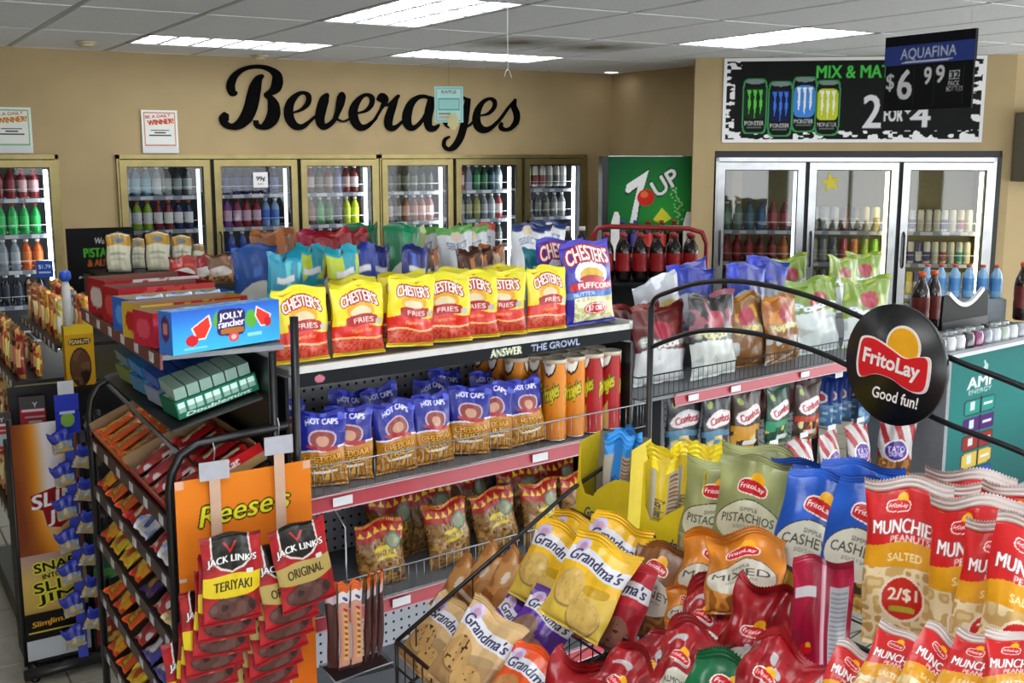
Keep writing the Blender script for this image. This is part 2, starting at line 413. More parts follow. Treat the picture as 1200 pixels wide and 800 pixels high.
# one panel round the air outlet is stained
sm = M_ceil.copy(); sm.name = 'stained_ceiling_panel'; nt = sm.node_tree
tcs = nt.nodes.new('ShaderNodeTexCoord'); vm = nt.nodes.new('ShaderNodeVectorMath'); vm.operation = 'DISTANCE'; vm.inputs[1].default_value = (.36, .5, 0)
nt.links.new(tcs.outputs['Object'], vm.inputs[0]); rp = nt.nodes.new('ShaderNodeValToRGB')
nn_ = nt.nodes.new('ShaderNodeTexNoise'); nn_.inputs['Scale'].default_value = 7; nt.links.new(tcs.outputs['Object'], nn_.inputs['Vector'])
ad = nt.nodes.new('ShaderNodeMath'); ad.operation = 'MULTIPLY_ADD'; ad.inputs[1].default_value = .35; nt.links.new(nn_.outputs[0], ad.inputs[0]); nt.links.new(vm.outputs['Value'], ad.inputs[2])
rp.color_ramp.elements[0].position = .22; rp.color_ramp.elements[0].color = (*lin(hx('#6c6450')), 1)
rp.color_ramp.elements[1].position = .72; rp.color_ramp.elements[1].color = (*lin(hx('#dfe3ea')), 1)
nt.links.new(ad.outputs[0], rp.inputs[0]); nt.links.new(rp.outputs[0], nt.nodes['Principled BSDF'].inputs['Base Color'])
PMS = PM[2].copy(); PMS.materials[0] = sm
NXC, NYC = 15, 10
done = set()
for i in range(NXC):
    for j in range(NYC):
        if (i, j) in LIGHT or (i, j) in done: continue
        n = 2 if (j % 2 == 1 and j+1 < NYC and (i, j+1) not in LIGHT) else 1
        if n == 2: done.add((i, j+1))
        stain = (i, j) in ((7, 5), (8, 5))
        link('ceiling_panel', PMS if stain and n == 2 else PM[n], ceil, (X0+i*PX, Y0+j*PY, CZ))
bx = MB(); bx.box(-.012, .012, 0, NYC*PY, -.008, 0); bxm = bx.mesh('grid_bar', M_tbar)
by = MB(); by.box(0, NXC*PX, -.012, .012, -.008, 0); bym = by.mesh('grid_bar', M_tbar)
for i in range(NXC+1): link('grid_bar', bxm, ceil, (X0+i*PX, Y0, CZ))
for j in range(1, NYC+1, 2): link('grid_bar', bym, ceil, (X0, Y0+j*PY, CZ))

LAMP = mat('fluorescent_diffuser', '#ffffff', .5, noise=0, emit=6.5, emit_c='#fbfdff')
def troffer(i, j, along, label, dim=1):
    wd, ln = (2*PX, PY) if along == 'A' else (PX, 2*PY)
    t = thing('ceiling_light', label, 'ceiling light', 'fluorescent ceiling troffers', (X0+i*PX+wd/2, Y0+j*PY+ln/2, CZ))
    f = MB(); a, b = wd/2, ln/2
    for (x0, x1, y0, y1) in ((-a, a, -b, -b+.03), (-a, a, b-.03, b), (-a, -a+.03, -b, b), (a-.03, a, -b, b)): f.box(x0, x1, y0, y1, -.012, .012)
    link('frame', f.mesh('frame', M_tbar), t)
    d = MB(); d.box(-a+.03, a-.03, -b+.03, b-.03, 0, .012); df = link('diffuser', d.mesh('diffuser', LAMP), t)
    g = MB(); n = 6
    for k in range(1, n):
        if along == 'A': x = -a+k*wd/n; g.box(x-.014, x+.014, -b+.03, b-.03, -.009, -.001)
        else: y = -b+k*ln/n; g.box(-a+.03, a-.03, y-.014, y+.014, -.009, -.001)
    for k in (1, 2):
        if along == 'A': y = -b+k*ln/3; g.box(-a+.03, a-.03, y-.012, y+.012, -.009, -.001)
        else: x = -a+k*wd/3; g.box(x-.012, x+.012, -b+.03, b-.03, -.009, -.001)
    link('louvre', g.mesh('louvre', mat('louvre_grey', '#bfc2c6', .5)), df)
troffer(4, 7, 'A', 'long fluorescent ceiling light nearest the left wall, above the word on the wall')
troffer(7, 7, 'A', 'long fluorescent ceiling light over the right end of the black lettering')
troffer(5, 3, 'B', 'fluorescent ceiling light cut by the top edge, above the hanging teal card')
troffer(9, 3, 'B', 'fluorescent ceiling light in front of the black energy drink banner')
troffer(2, 1, 'B', 'fluorescent ceiling light near the camera on the left, out of view')
troffer(12, 6, 'B', 'fluorescent ceiling light beyond the angled cooler, out of view')
for k, (x, y) in enumerate([(.6, 1.2), (3.6, .6), (6.2, 1.8), (8.6, 3.2), (1.8, -1.6), (5, -1.8)]):
    t = thing('ceiling_light', 'fluorescent ceiling light out of view, '+('over the left counter', 'just behind the camera', 'over the snack rack', 'over the right aisle', 'by the left shop window', 'by the right shop window')[k], 'ceiling light', 'fluorescent ceiling lights out of view', (x, y, CZ))
    f = MB(); f.box(-.36, .36, -.70, .70, -.012, .015); link('frame', f.mesh('frame', M_tbar), t)
    d = MB(); d.box(-.33, .33, -.67, .67, -.016, -.0125); link('diffuser', d.mesh('diffuser', LAMP), t)

def detector(x, y, label):
    t = thing('smoke_detector', label, 'smoke detector', None, (x, y, CZ-.014))
    a = MB(); a.lathe([(.075, 0), (.075, -.008), (.06, -.014)], 18); link('base', a.mesh('base', M_cream), t)
    a = MB(); a.lathe([(.05, -.014), (.048, -.03), (.03, -.036)], 18); link('dome', a.mesh('dome', M_cream), t)
detector(1.69, 8.72, 'round cream ceiling detector left of the long ceiling light')
detector(3.13, 9.15, 'round cream ceiling detector above the big black letter B')
t = thing('recessed_spotlight', 'small round lit spotlight in the ceiling by the far corner', 'spotlight', None, (6.72, 9.15, CZ-.013))
a = MB(); a.lathe([(.10, 0), (.10, -.008), (.075, -.01), (.075, 0)], 20, cap=False); link('trim_ring', a.mesh('trim_ring', M_white), t)
a = MB(); a.lathe([(.075, -.004), (.05, -.009)], 20); link('lens', a.mesh('lens', mat('spot_lens', '#ffffff', .4, emit=6)), t)

# walls.  openings are left for the coolers
WB = 9.44
def wallbox(name, boxes, m=tan_wall):
    b = MB()
    for q in boxes: b.box(*q)
    return struct(name, b.mesh(name, m))
wallbox('wall_back', [(-4, 7.3, WB, WB+.12, 2.0, CZ+.02), (1.56, 2.0, WB, WB+.12, 0, 2.0), (6.61, 7.3, WB, WB+.12, 0, 2.0), (-4, -.0, WB, WB+.12, 0, 2.0)])
wallbox('wall_right', [(6.94, 7.06, 7.6, WB, 0, CZ+.02)])
wallbox('wall_left', [(-4, -3.88, -4, WB+.12, 0, CZ+.02)])
DL = Vector((6.38, 7.49, 0)); DA = math.atan2(-.633, .774); DM = Matrix.Translation(DL) @ Matrix.Rotation(DA, 4, 'Z')
def dloc(s, y, z): return DM @ Vector((s, y, z))
b = MB(); b.box(0, 2.6, 0, .12, 2.03, CZ+.02); b.box(0, .185, 0, .12, 0, 2.03); b.box(2.535, 2.6, 0, .12, 0, 2.03); b.box(0, .10, .12, .75, 0, CZ+.02)
o = struct('wall_angled', b.mesh('wall_angled', tan_wall), None, DL, (0, 0, DA))
# narrow wall turning back to the camera at the right edge
wd_ = Vector(at_z(1185, 62, CZ)); b = MB()
p0 = dloc(2.56, .0, 0)
b.box(0, 3.4, 0, .12, 0, CZ+.02); o = struct('wall_side', b.mesh('wall_side', tan_wall), None, (p0.x, p0.y, 0), (0, 0, math.atan2(-.35, .94)))
# shop front behind the camera: piers, sill and head round big windows
fr = [(-4, 11, -4, -3.88, 0, .55), (-4, 11, -4, -3.88, 2.45, CZ+.02)]+[(x, x+.35, -4, -3.88, .55, 2.45) for x in (-4, -.6, 2.6, 5.8, 9.6)]
wallbox('wall_front', fr)
fr = [(10.88, 11, -4, 5.6, 0, .55), (10.88, 11, -4, 5.6, 2.45, CZ+.02)]+[(10.88, 11, y, y+.35, .55, 2.45) for y in (-4, -1, 2, 5.2)]
wallbox('wall_far_right', fr)
for n, (x0, x1) in enumerate(((-3.65, -.6), (-.25, 2.6), (2.95, 5.8), (6.15, 9.6))):
    b = MB()
    for q in ((x0, x1, -3.97, -3.91, .55, .60), (x0, x1, -3.97, -3.91, 2.40, 2.45), (x0, x0+.05, -3.97, -3.91, .6, 2.4), (x1-.05, x1, -3.97, -3.91, .6, 2.4), ((x0+x1)/2-.03, (x0+x1)/2+.03, -3.97, -3.91, .6, 2.4)): b.box(*q)
    wo = struct('window_%d' % (n+1), b.mesh('window_frame', M_silver))

# ------------------------------------------------------------------ coolers
TUBE = mat('cooler_light_tube', '#ffffff', .4, noise=0, emit=11, emit_c='#f4fbff')
TUBE_DIM = mat('dim_light_tube', '#b8c2c8', .4, emit=2.5)
CTAG = [MB().box(-w_, w_, -.002, 0, -.014, .014).mesh('price_tag', M_tag) for w_ in (.03, .05)]
def cooler(nd, pitch, h, kick, m_frame, shelves, lit, depth=.62, bar=.055, header=True, liner=None, tube=None, pane=None):
    """local: x to the right, y into the wall, front face at y=0. returns model and shelf list"""
    W = nd*pitch; liner = liner or M_liner; parts = []
    b = MB(); b.box(0, W, depth, depth+.02, 0, h); b.box(0, .012, .06, depth, 0, h); b.box(W-.012, W, .06, depth, 0, h); b.box(0, W, .06, depth, h-.02, h); b.box(0, W, .06, depth, 0, .08)
    parts.append(('cabinet', b.mesh('cabinet', liner)))
    b = MB(); f = .035
    b.box(0, W, -.03, .05, h-f, h); b.box(0, f-.01, -.03, .05, 0, h); b.box(W-f+.01, W, -.03, .05, 0, h); b.box(0, W, -.02, .05, 0, kick)
    parts.append(('outer_frame', b.mesh('outer_frame', m_frame)))
    x0i, x1i, z0i, z1i = f*.5, pitch-f*.5, kick+.01, h-f-.008
    d = MB(); t = bar
    d.box(x0i, x1i, -.045, -.005, z1i-t, z1i); d.box(x0i, x1i, -.045, -.005, z0i, z0i+t); d.box(x0i, x0i+t, -.045, -.005, z0i+t, z1i-t); d.box(x1i-t, x1i, -.045, -.005, z0i+t, z1i-t)
    dm = d.mesh('door', m_frame)
    p = MB(); p.add([(x0i+t, -.02, z0i+t), (x1i-t, -.02, z0i+t), (x1i-t, -.02, z1i-t), (x0i+t, -.02, z1i-t)], [(0, 1, 2, 3)]); pm = p.mesh('pane', pane or M_pane)
    g = MB(); g.tube([(x0i+t*.5, -.045, 1.05), (x0i+t*.5, -.085, 1.07), (x0i+t*.5, -.085, 1.33), (x0i+t*.5, -.045, 1.35)], .009, 8); gm = g.mesh('handle', M_dark)
    gk = MB(); gk.box(x0i+t, x1i-t, -.03, -.012, z1i-t-.006, z1i-t); gk.box(x0i+t, x0i+t+.006, -.03, -.012, z0i+t, z1i-t); gk.box(x1i-t-.006, x1i-t, -.03, -.012, z0i+t, z1i-t)
    gkm = gk.mesh('gasket', M_dark)
    for i in range(nd):
        parts.append(('door', dm, [('pane', pm), ('handle', gm), ('gasket', gkm)], (i*pitch, 0, 0)))
        b = MB(); b.box(pitch-.03, pitch+(.03 if i < nd-1 else -.001), .0, .06, .05, h-.03); parts.append(('mullion', b.mesh('mullion', M_dark), [], (i*pitch, 0, 0)))
        b = MB(); b.tube([(pitch-.085, .085, kick+.1), (pitch-.085, .085, h-.12)], .016, 8)
        parts.append(('light_tube', b.mesh('light_tube', (tube or TUBE) if i in lit else TUBE_DIM), [], (i*pitch, 0, 0)))
        for z in shelves:
            b = MB(); k = 9
            for q in range(k): x = .06+q*(pitch-.12)/(k-1); b.box(x-.004, x+.004, .12, depth, z-.012, z-.004)
            b.box(.04, pitch-.1, .115, .125, z-.012, z-.002); b.box(.04, pitch-.1, depth-.03, depth, z-.012, z-.002)
            s2 = MB(); s2.box(.04, pitch-.1, .105, .115, z-.03, z+.004)
            st = MB()
            rr = random.Random(int(z*100)+i)
            tags = [('price_tag', CTAG[rr.randrange(2)], (.09+q*.16+rr.random()*.03, .104, z-.013)) for q in range(4)]
            wr = MB(); wr.tube([(.04, .112, z+.075), (pitch-.1, .112, z+.075)], .0025, 5)
            parts.append(('shelf', b.mesh('shelf', M_white), [('shelf_edge', s2.mesh('shelf_edge', mat('shelf_edge_grey', '#8f95a5', .5))), *tags, ('retaining_wire', wr.mesh('retaining_wire', M_white))], (i*pitch, 0, 0)))
    return (None, parts)
PIT = .768
SH = [.53, .81, 1.09, 1.373, 1.655]
c3 = cooler(3, PIT, 2.0, .3, M_gold, SH, (2,))
place(c3, 'beverage_cooler', 'gold-framed three-door drinks cooler under the first letters on the wall', 'cooler', 'gold-framed wall coolers', (2.0, WB, 0))
c3b = cooler(3, PIT, 2.0, .3, M_gold, SH, (0, 1, 2))
place(c3b, 'beverage_cooler', 'gold-framed three-door drinks cooler nearest the far corner', 'cooler', 'gold-framed wall coolers', (2.0+3*PIT+.01, WB, 0))
c2 = cooler(2, .78, 2.0, .3, M_gold, SH, (0, 1))
place(c2, 'beverage_cooler', 'gold-framed drinks cooler cut by the left edge of the picture', 'cooler', 'gold-framed wall coolers', (0, WB, 0))
WLIN = mat('yellowish_liner', '#76724e', .6)
cr = cooler(3, .765, 1.975, .2, M_silver, [.27, .53, .80, 1.07, 1.345], (1, 2), bar=.06, pane=M_pane2, liner=WLIN, tube=mat('warm_light_tube', '#ffffff', .4, noise=0, emit=7, emit_c='#fff0b8'))
place(cr, 'beverage_cooler', 'silver-framed three-door drinks cooler in the angled wall under the black banner', 'cooler', None, dloc(.20, 0.02, 0), (0, 0, DA))
b = MB(); b.box(.185, 2.535, .03, .11, 1.975, 2.03); b.box(2.50, 2.535, -.005, .11, 0, 1.975)
o = struct('trim_1', b.mesh('trim_1', M_dark), None, DL, (0, 0, DA))

# drinks: bottle and can models by colour
_BM = {}
def bottle(body, cap, label, r=.034, h=.235, kind='bottle'):
    k = (body, cap, label, r, h, kind)
    if k in _BM: return _BM[k]
    mbody = mat('drink_'+body, body, .12, noise=.04, spec=.7); mcap = mat('cap_'+cap, cap, .4); ml = mat('wrap_'+label, label, .4)
    if kind == 'bottle':
        a = MB(); a.lathe([(r*.85, 0), (r, .012), (r, h*.30), (r*.94, h*.36), (r, h*.42), (r, h*.62), (r*.88, h*.72), (r*.45, h*.86), (r*.36, h*.90), (r*.36, h*.93)], 12)
        l = MB(); l.lathe([(r*1.015, h*.22), (r*1.015, h*.32), (r*.965, h*.36), (r*1.015, h*.42), (r*1.015, h*.60)], 12, cap=False)
        c = MB(); c.lathe([(r*.46, h*.92), (r*.46, h*.99), (r*.40, h)], 12)
        mo = (a.mesh('drink_bottle', mbody), [('label', l.mesh('label', ml)), ('cap', c.mesh('cap', mcap))])
    else:
        a = MB(); a.lathe([(r*.8, 0), (r, .012), (r, h*.9), (r*.82, h*.97), (r*.82, h)], 12)
        l = MB(); l.lathe([(r*1.01, h*.12), (r*1.01, h*.55)], 12, cap=False)
        c = MB(); c.lathe([(r*.74, h), (r*.74, h+.003), (r*.70, h+.003), (r*.6, h+.001)], 12)
        mo = (a.mesh('drink_can', mbody), [('label_band', l.mesh('label_band', ml)), ('can_lid', c.mesh('can_lid', M_silver))])
    _BM[k] = mo; return mo
def drinks_row(M, x0, x1, z, specs, where, r=.034, h=.235, kind='bottle', y=.18, grp='drinks in the coolers'):
    n = len(specs)
    rd = random.Random(hash(where) & 1 or 7)
    for i, (bo, ca, la, words) in enumerate(specs):
        x = x0+(i+.5)*(x1-x0)/n
        p = M @ Vector((x, y+rd.random()*.012, z))
        place(bottle(bo, ca, la, r*1.12, h*1.04, kind), 'drink_bottle' if kind == 'bottle' else 'drink_can', '%s, %s from left, %s' % (words, ORD[i], where), 'bottle' if kind == 'bottle' else 'can', grp, p, (0, 0, rd.random()*6))
Wt, Or, Rd, Bk, Gn, Bl = '#e8e8ea', '#d2651f', '#a8161c', '#15151a', '#1c8a3a', '#2343a8'
def MT(x): return Matrix.Translation((x, WB, 0))
def L(*t): return list(t)
A1 = MT(2.0); A2 = MT(2.0+PIT); A3 = MT(2.0+2*PIT); A4 = MT(2.01+3*PIT); A5 = MT(2.01+4*PIT); A6 = MT(2.01+5*PIT)
a, b_ = .06, .66
tw = ('#5d8fa6', Wt, '#6fb4c8', 'clear bottle with a teal label'); gw = ('#8b9498', Wt, '#c9cfd2', 'clear bottle with a grey label'); dk = ('#3b4a52', '#222', '#9fb0b2', 'dark bottle with a pale label')
dk = ('#3b4a52', '#222222', '#9fb0b2', 'dark bottle with a pale label')
drinks_row(A1, a, b_, 1.655, [tw, tw, tw, gw, gw, dk, dk], 'top shelf, first gold door')
O1 = lambda c, w: (c, Or, Wt, w+' orange-capped sports drink')
drinks_row(A1, a, b_, 1.373, [O1('#cfd6d2', 'white'), O1('#8fb52c', 'lime green'), O1('#8fb52c', 'lime green'), O1('#7a1f28', 'dark red'), O1('#7a1f28', 'dark red'), O1('#2b3161', 'navy'), O1('#2b3161', 'navy')], 'second shelf, first gold door')
drinks_row(A1, a, b_, 1.09, [O1('#3a6cb5', 'blue'), O1('#3a6cb5', 'blue'), O1('#c96a23', 'orange'), O1('#c96a23', 'orange'), O1('#54335c', 'purple'), O1('#54335c', 'purple'), O1('#8b4a3a', 'brown-red')], 'third shelf, first gold door')
nv = ('#242a63', '#2a2a55', '#3a478f', 'navy bottle')
drinks_row(A2, a, b_, 1.655, [nv, nv, nv, nv, nv, nv, ('#2f3b70', Wt, '#5566a6', 'navy bottle with a white cap')], 'top shelf, second gold door')
pk = lambda c, w: (c, '#7a1420', '#d9b9cf', w+' drink with a white swirl label')
drinks_row(A2, a, b_, 1.373, [('#c05a86', Wt, '#d84a72', 'pink drink with a white cap'), pk('#7b4f9e', 'purple'), pk('#8e2f5a', 'plum'), pk('#a02834', 'red'), pk('#8e2430', 'dark red'), ('#7c9fd0', Wt, '#3d6fd0', 'clear water with a blue label'), ('#8fb0d8', Wt, '#4d80d8', 'clear water with a light blue label')], 'second shelf, second gold door')
drinks_row(A2, a, b_, 1.09, [('#5a6fb5', Wt, '#2f55c0', 'blue-labelled water bottle')]*6, 'third shelf, second gold door')
wc = lambda c, l, w: (c, Wt, l, w+' with a white cap')
drinks_row(A3, a, b_, 1.655, [wc('#5c6b58', '#7e9a7a', 'green-brown tea'), wc('#6e1f24', '#d8c8c8', 'dark red juice'), wc('#4a4438', '#8a7a68', 'brown tea'), wc('#6b2a2a', '#b09a90', 'red-brown juice'), wc('#4a4a80', '#8888b8', 'blue-grey drink'), wc('#701c22', '#c8b0b0', 'dark red juice'), wc('#641a20', '#d8d0d0', 'deep red juice')], 'top shelf, third gold door')
drinks_row(A3, a, b_, 1.373, [wc('#25252c', '#6b6b70', 'black cola'), wc('#7a4a3c', '#96604e', 'brown soda'), wc('#3c9a4c', '#4cb05c', 'green soda'), wc('#2f6b40', '#3f7d50', 'dark green soda'), wc('#20203a', '#3a3a60', 'black soda'), wc('#c5d428', '#d4e23a', 'bright yellow-green soda'), wc('#c5d428', '#d4e23a', 'bright yellow-green soda')], 'second shelf, third gold door')
drinks_row(A3, a, b_, 1.09, [wc('#30405a', '#506080', 'dark blue soda')]*7, 'third shelf, third gold door')
dg = lambda c, l, w: (c, Bk, l, w)
drinks_row(A4, a, b_, 1.655, [dg('#26302a', '#3c4a40', 'dark green bottle')]*3+[dg('#3a4438', '#5a6a58', 'grey-green bottle')]*2+[dg('#1e2622', '#36443c', 'near-black bottle')]*2, 'top shelf, fourth gold door')
drinks_row(A4, a, b_, 1.373, [wc('#4a4440', '#b8b0a8', 'dark tea'), wc('#5a4a44', '#c8c0b8', 'tea'), wc('#3a3a3a', '#a0a0a0', 'black tea'), wc('#8a5038', '#d8a898', 'amber tea'), wc('#7a4034', '#c88878', 'peach tea'), wc('#9a5a48', '#e0b8b0', 'pink tea'), wc('#a06058', '#e8c8c8', 'rose tea')], 'second shelf, fourth gold door')
drinks_row(A4, a, b_, 1.09, [wc('#3a4a3a', '#6a7a6a', 'dark green tea')]*7, 'third shelf, fourth gold door')
drinks_row(A5, a, b_, 1.655, [wc('#b8b8a8', '#a8b080', 'pale bottle'), wc('#b05848', '#d8b8a8', 'red-labelled bottle'), wc('#a8a0b0', '#8890a8', 'grey bottle'), wc('#2c6a48', '#3c8a58', 'green bottle'), wc('#24563c', '#2c7a4c', 'deep green bottle'), wc('#2a4a5a', '#4a6a7a', 'blue-green bottle'), wc('#a8b8c0', '#c8d8e0', 'white bottle')], 'top shelf, fifth gold door')
drinks_row(A5, a, b_, 1.373, [wc('#8a9090', '#a8b0b0', 'grey bottle'), wc('#707878', '#98a0a0', 'mid grey bottle'), wc('#606868', '#a0a080', 'smoke grey bottle'), wc('#8a8a48', '#a8a860', 'olive bottle'), wc('#7a8084', '#b0b4b8', 'silver bottle'), wc('#9aa4a8', '#c8d0d4', 'white bottle'), wc('#a84848', '#d8c0c0', 'red bottle')], 'second shelf, fifth gold door')
drinks_row(A5, a, b_, 1.09, [wc('#5a5a5a', '#8a8a8a', 'grey bottle')]*7, 'third shelf, fifth gold door')
cn = lambda c, l, w: (c, Wt, l, w)
drinks_row(A6, a, b_, 1.68, [cn('#d0cdb8', '#b8b49a', 'tall cream can'), cn('#c8c4b0', '#a89a88', 'tall beige can'), cn('#d8d4c8', '#8a3a38', 'tall white can with a red band'), cn('#d0cdc4', '#a05048', 'tall white can with a brick band'), cn('#d8d8d4', '#9a9a9a', 'tall white can'), cn('#c8c8c4', '#787878', 'tall silver can'), cn('#d8d8d8', '#b0b0b0', 'tall pale can')], 'top shelf, sixth gold door', .033, .2, 'can')
drinks_row(A6, a, b_, 1.373, [wc('#3a3a3a', '#686868', 'dark bottle'), wc('#5a5a48', '#98987a', 'olive bottle'), wc('#484848', '#888888', 'smoke bottle'), wc('#606058', '#a0a098', 'grey bottle'), wc('#8a8a8a', '#c8c8c8', 'silver bottle'), wc('#a0a0a0', '#d8d8d8', 'white bottle')], 'second shelf, sixth gold door')
AL = Matrix.Translation((.78, WB, 0))
drinks_row(AL, a, b_, 1.655, [wc('#6f9a6a', '#a8c8a0', 'pale green soda')]*3+[('#7a1c26', '#501018', '#8a3038', 'dark red soda')]*2+[('#8a2a34', '#a02028', '#d0a8ac', 'red soda')]*2, 'top shelf, left-edge cooler')
drinks_row(AL, a, b_, 1.373, [('#22a850', '#a03028', '#3cc468', 'bright green soda with a red cap')]*7, 'second shelf, left-edge cooler')
drinks_row(AL, a, b_, 1.09, [('#8a949c', Wt, '#a8b0b8', 'clear soda with a grey label')]*5+[('#d2601e', Wt, '#e07830', 'orange soda')]*2, 'third shelf, left-edge cooler')
drinks_row(AL, a, b_, .81, [('#1c2030', Wt, '#30384a', 'black cola')]*7, 'fourth shelf, left-edge cooler')
def RM(i): return Matrix.Translation(dloc(.20+i*.765, .02, 0)) @ Matrix.Rotation(DA, 4, 'Z')
rr = lambda c, k, l, w: (c, k, l, w)
drinks_row(RM(0), a, b_, 1.345, [rr('#5a7a6a', Wt, '#88a898', 'clear green bottle'), rr('#6a8478', Wt, '#a0b8a8', 'pale green bottle'), rr('#4a6a78', Bl, '#587a98', 'blue-grey bottle'), rr('#3a5a7a', Bl, '#4870a8', 'blue bottle'), rr('#7a2a3a', Rd, '#a83848', 'red bottle'), rr('#6a2434', Rd, '#983040', 'dark red bottle')], 'top shelf, first silver door', .038, .24)
drinks_row(RM(0), a, b_, 1.07, [rr('#8a2420', Rd, '#b03028', 'red bottle')]*3+[rr('#5a1c1a', Rd, '#983028', 'dark red bottle')]*2+[rr('#a85a20', Or, '#c87030', 'orange bottle')], 'second shelf, first silver door', .038, .22)
drinks_row(RM(0), a, b_, .80, [rr('#4a1414', Rd, '#7a2420', 'dark red bottle')]*6, 'third shelf, first silver door', .038, .22)
drinks_row(RM(1), a, b_, 1.345, [rr('#7a8088', Wt, '#a0a4a8', 'tall grey can'), rr('#9a9e9a', Wt, '#b8bcb8', 'tall silver can'), rr('#a8aaa0', Wt, '#8a8a80', 'tall pale can'), rr('#6a4038', Wt, '#8a584a', 'tall brown can'), rr('#3a3a3a', Wt, '#787058', 'tall dark can'), rr('#b8ae80', Wt, '#98906a', 'tall cream can'), rr('#c8c090', Wt, '#a8a078', 'tall yellow-cream can')], 'top shelf, second silver door', .032, .2, 'can')
drinks_row(RM(1), a, b_, 1.07, [rr('#88908c', Wt, '#a0a8a4', 'tall silver can'), rr('#707874', Wt, '#909894', 'tall grey can'), rr('#505860', Wt, '#707880', 'tall slate can'), rr('#a82430', Wt, '#c84048', 'tall red can'), rr('#c87420', Wt, '#d89040', 'tall orange can'), rr('#88a020', Wt, '#a0b838', 'tall lime can'), rr('#78b428', Wt, '#90c840', 'tall bright green can')], 'second shelf, second silver door', .032, .2, 'can')
drinks_row(RM(1), a, b_, .80, [rr('#4a5058', Wt, '#788088', 'tall grey can')]*7, 'third shelf, second silver door', .032, .2, 'can')
s1 = rr('#cfcfc0', Wt, '#b8b8b0', 'slim silver can'); s2 = rr('#c8c8c0', Wt, '#33307a', 'slim can with a navy band'); s3 = rr('#2f2c70', Wt, '#c8c8d0', 'slim navy can'); s4 = rr('#d8c030', Wt, '#e0cc40', 'slim yellow can'); s5 = rr('#c8c4b0', Wt, '#9a4a50', 'slim can with a red band'); s6 = rr('#b8c0b8', Wt, '#3a9088', 'slim can with a teal band')
drinks_row(RM(2), a, b_, 1.345, [rr('#a8a0a0', Wt, '#7a3a48', 'small can with a plum band'), rr('#b0b0b8', Wt, '#3a4078', 'small can with a blue band'), s1, s1, s1, s2, s1, s5, s1], 'top shelf, third silver door', .027, .18, 'can')
drinks_row(RM(2), a, b_, 1.07, [s2, s2, s3, s2, s1, s5, s1, s6, s1], 'second shelf, third silver door', .027, .18, 'can')
drinks_row(RM(2), a, b_, .80, [s4, s4, s3, s3, s3, s1, s1, s1, s1], 'third shelf, third silver door', .027, .19, 'can')
drinks_row(RM(2), a, b_, .53, [s2, s3, s2, s2, s3, s1, s1, s1, s1], 'fourth shelf, third silver door', .027, .18, 'can')
# card price sign and star stuck on cooler glass
def paper(name, cv, wd, h, label, cat, loc, rot=(0, 0, 0), th=.002, back='#dddddd', group=None, parts=()):
    o = thing(name, label, cat, group, tuple(loc), rot, pbox(name, wd, th, h, cv, back, back=back)); return o
cv = Cv(40, 1.0, '#e9e9ea').text('99¢', .5, .55, .6, .35, '#333333').rect(.3, .2, .7, .26, '#b0b0b0')
paper('price_card', cv, .13, .13, 'white 99 cent card stuck on the glass of the second gold door', 'price card', (2.0+PIT+.42, WB-.032, 1.72))
cv = Cv(50, 1.0, '#b8d0c8'); pts = []
for k in range(10):
    rr_ = .44 if k % 2 == 0 else .19; t_ = math.pi/2+k*math.pi/5+.15; pts.append((.45+rr_*math.cos(t_), .5+rr_*math.sin(t_)))
st = MB(); st.prism([((x-.5)*.2, (z-.5)*.2) for x, z in pts], -.002, .002)
o = thing('star_sticker', 'yellow star sticker on the glass of the middle silver door', 'sticker', None, tuple(dloc(1.17, -.012, 1.765)), (0, 0, DA), st.mesh('star_sticker', mat('star_yellow', '#c8b820', .5)))

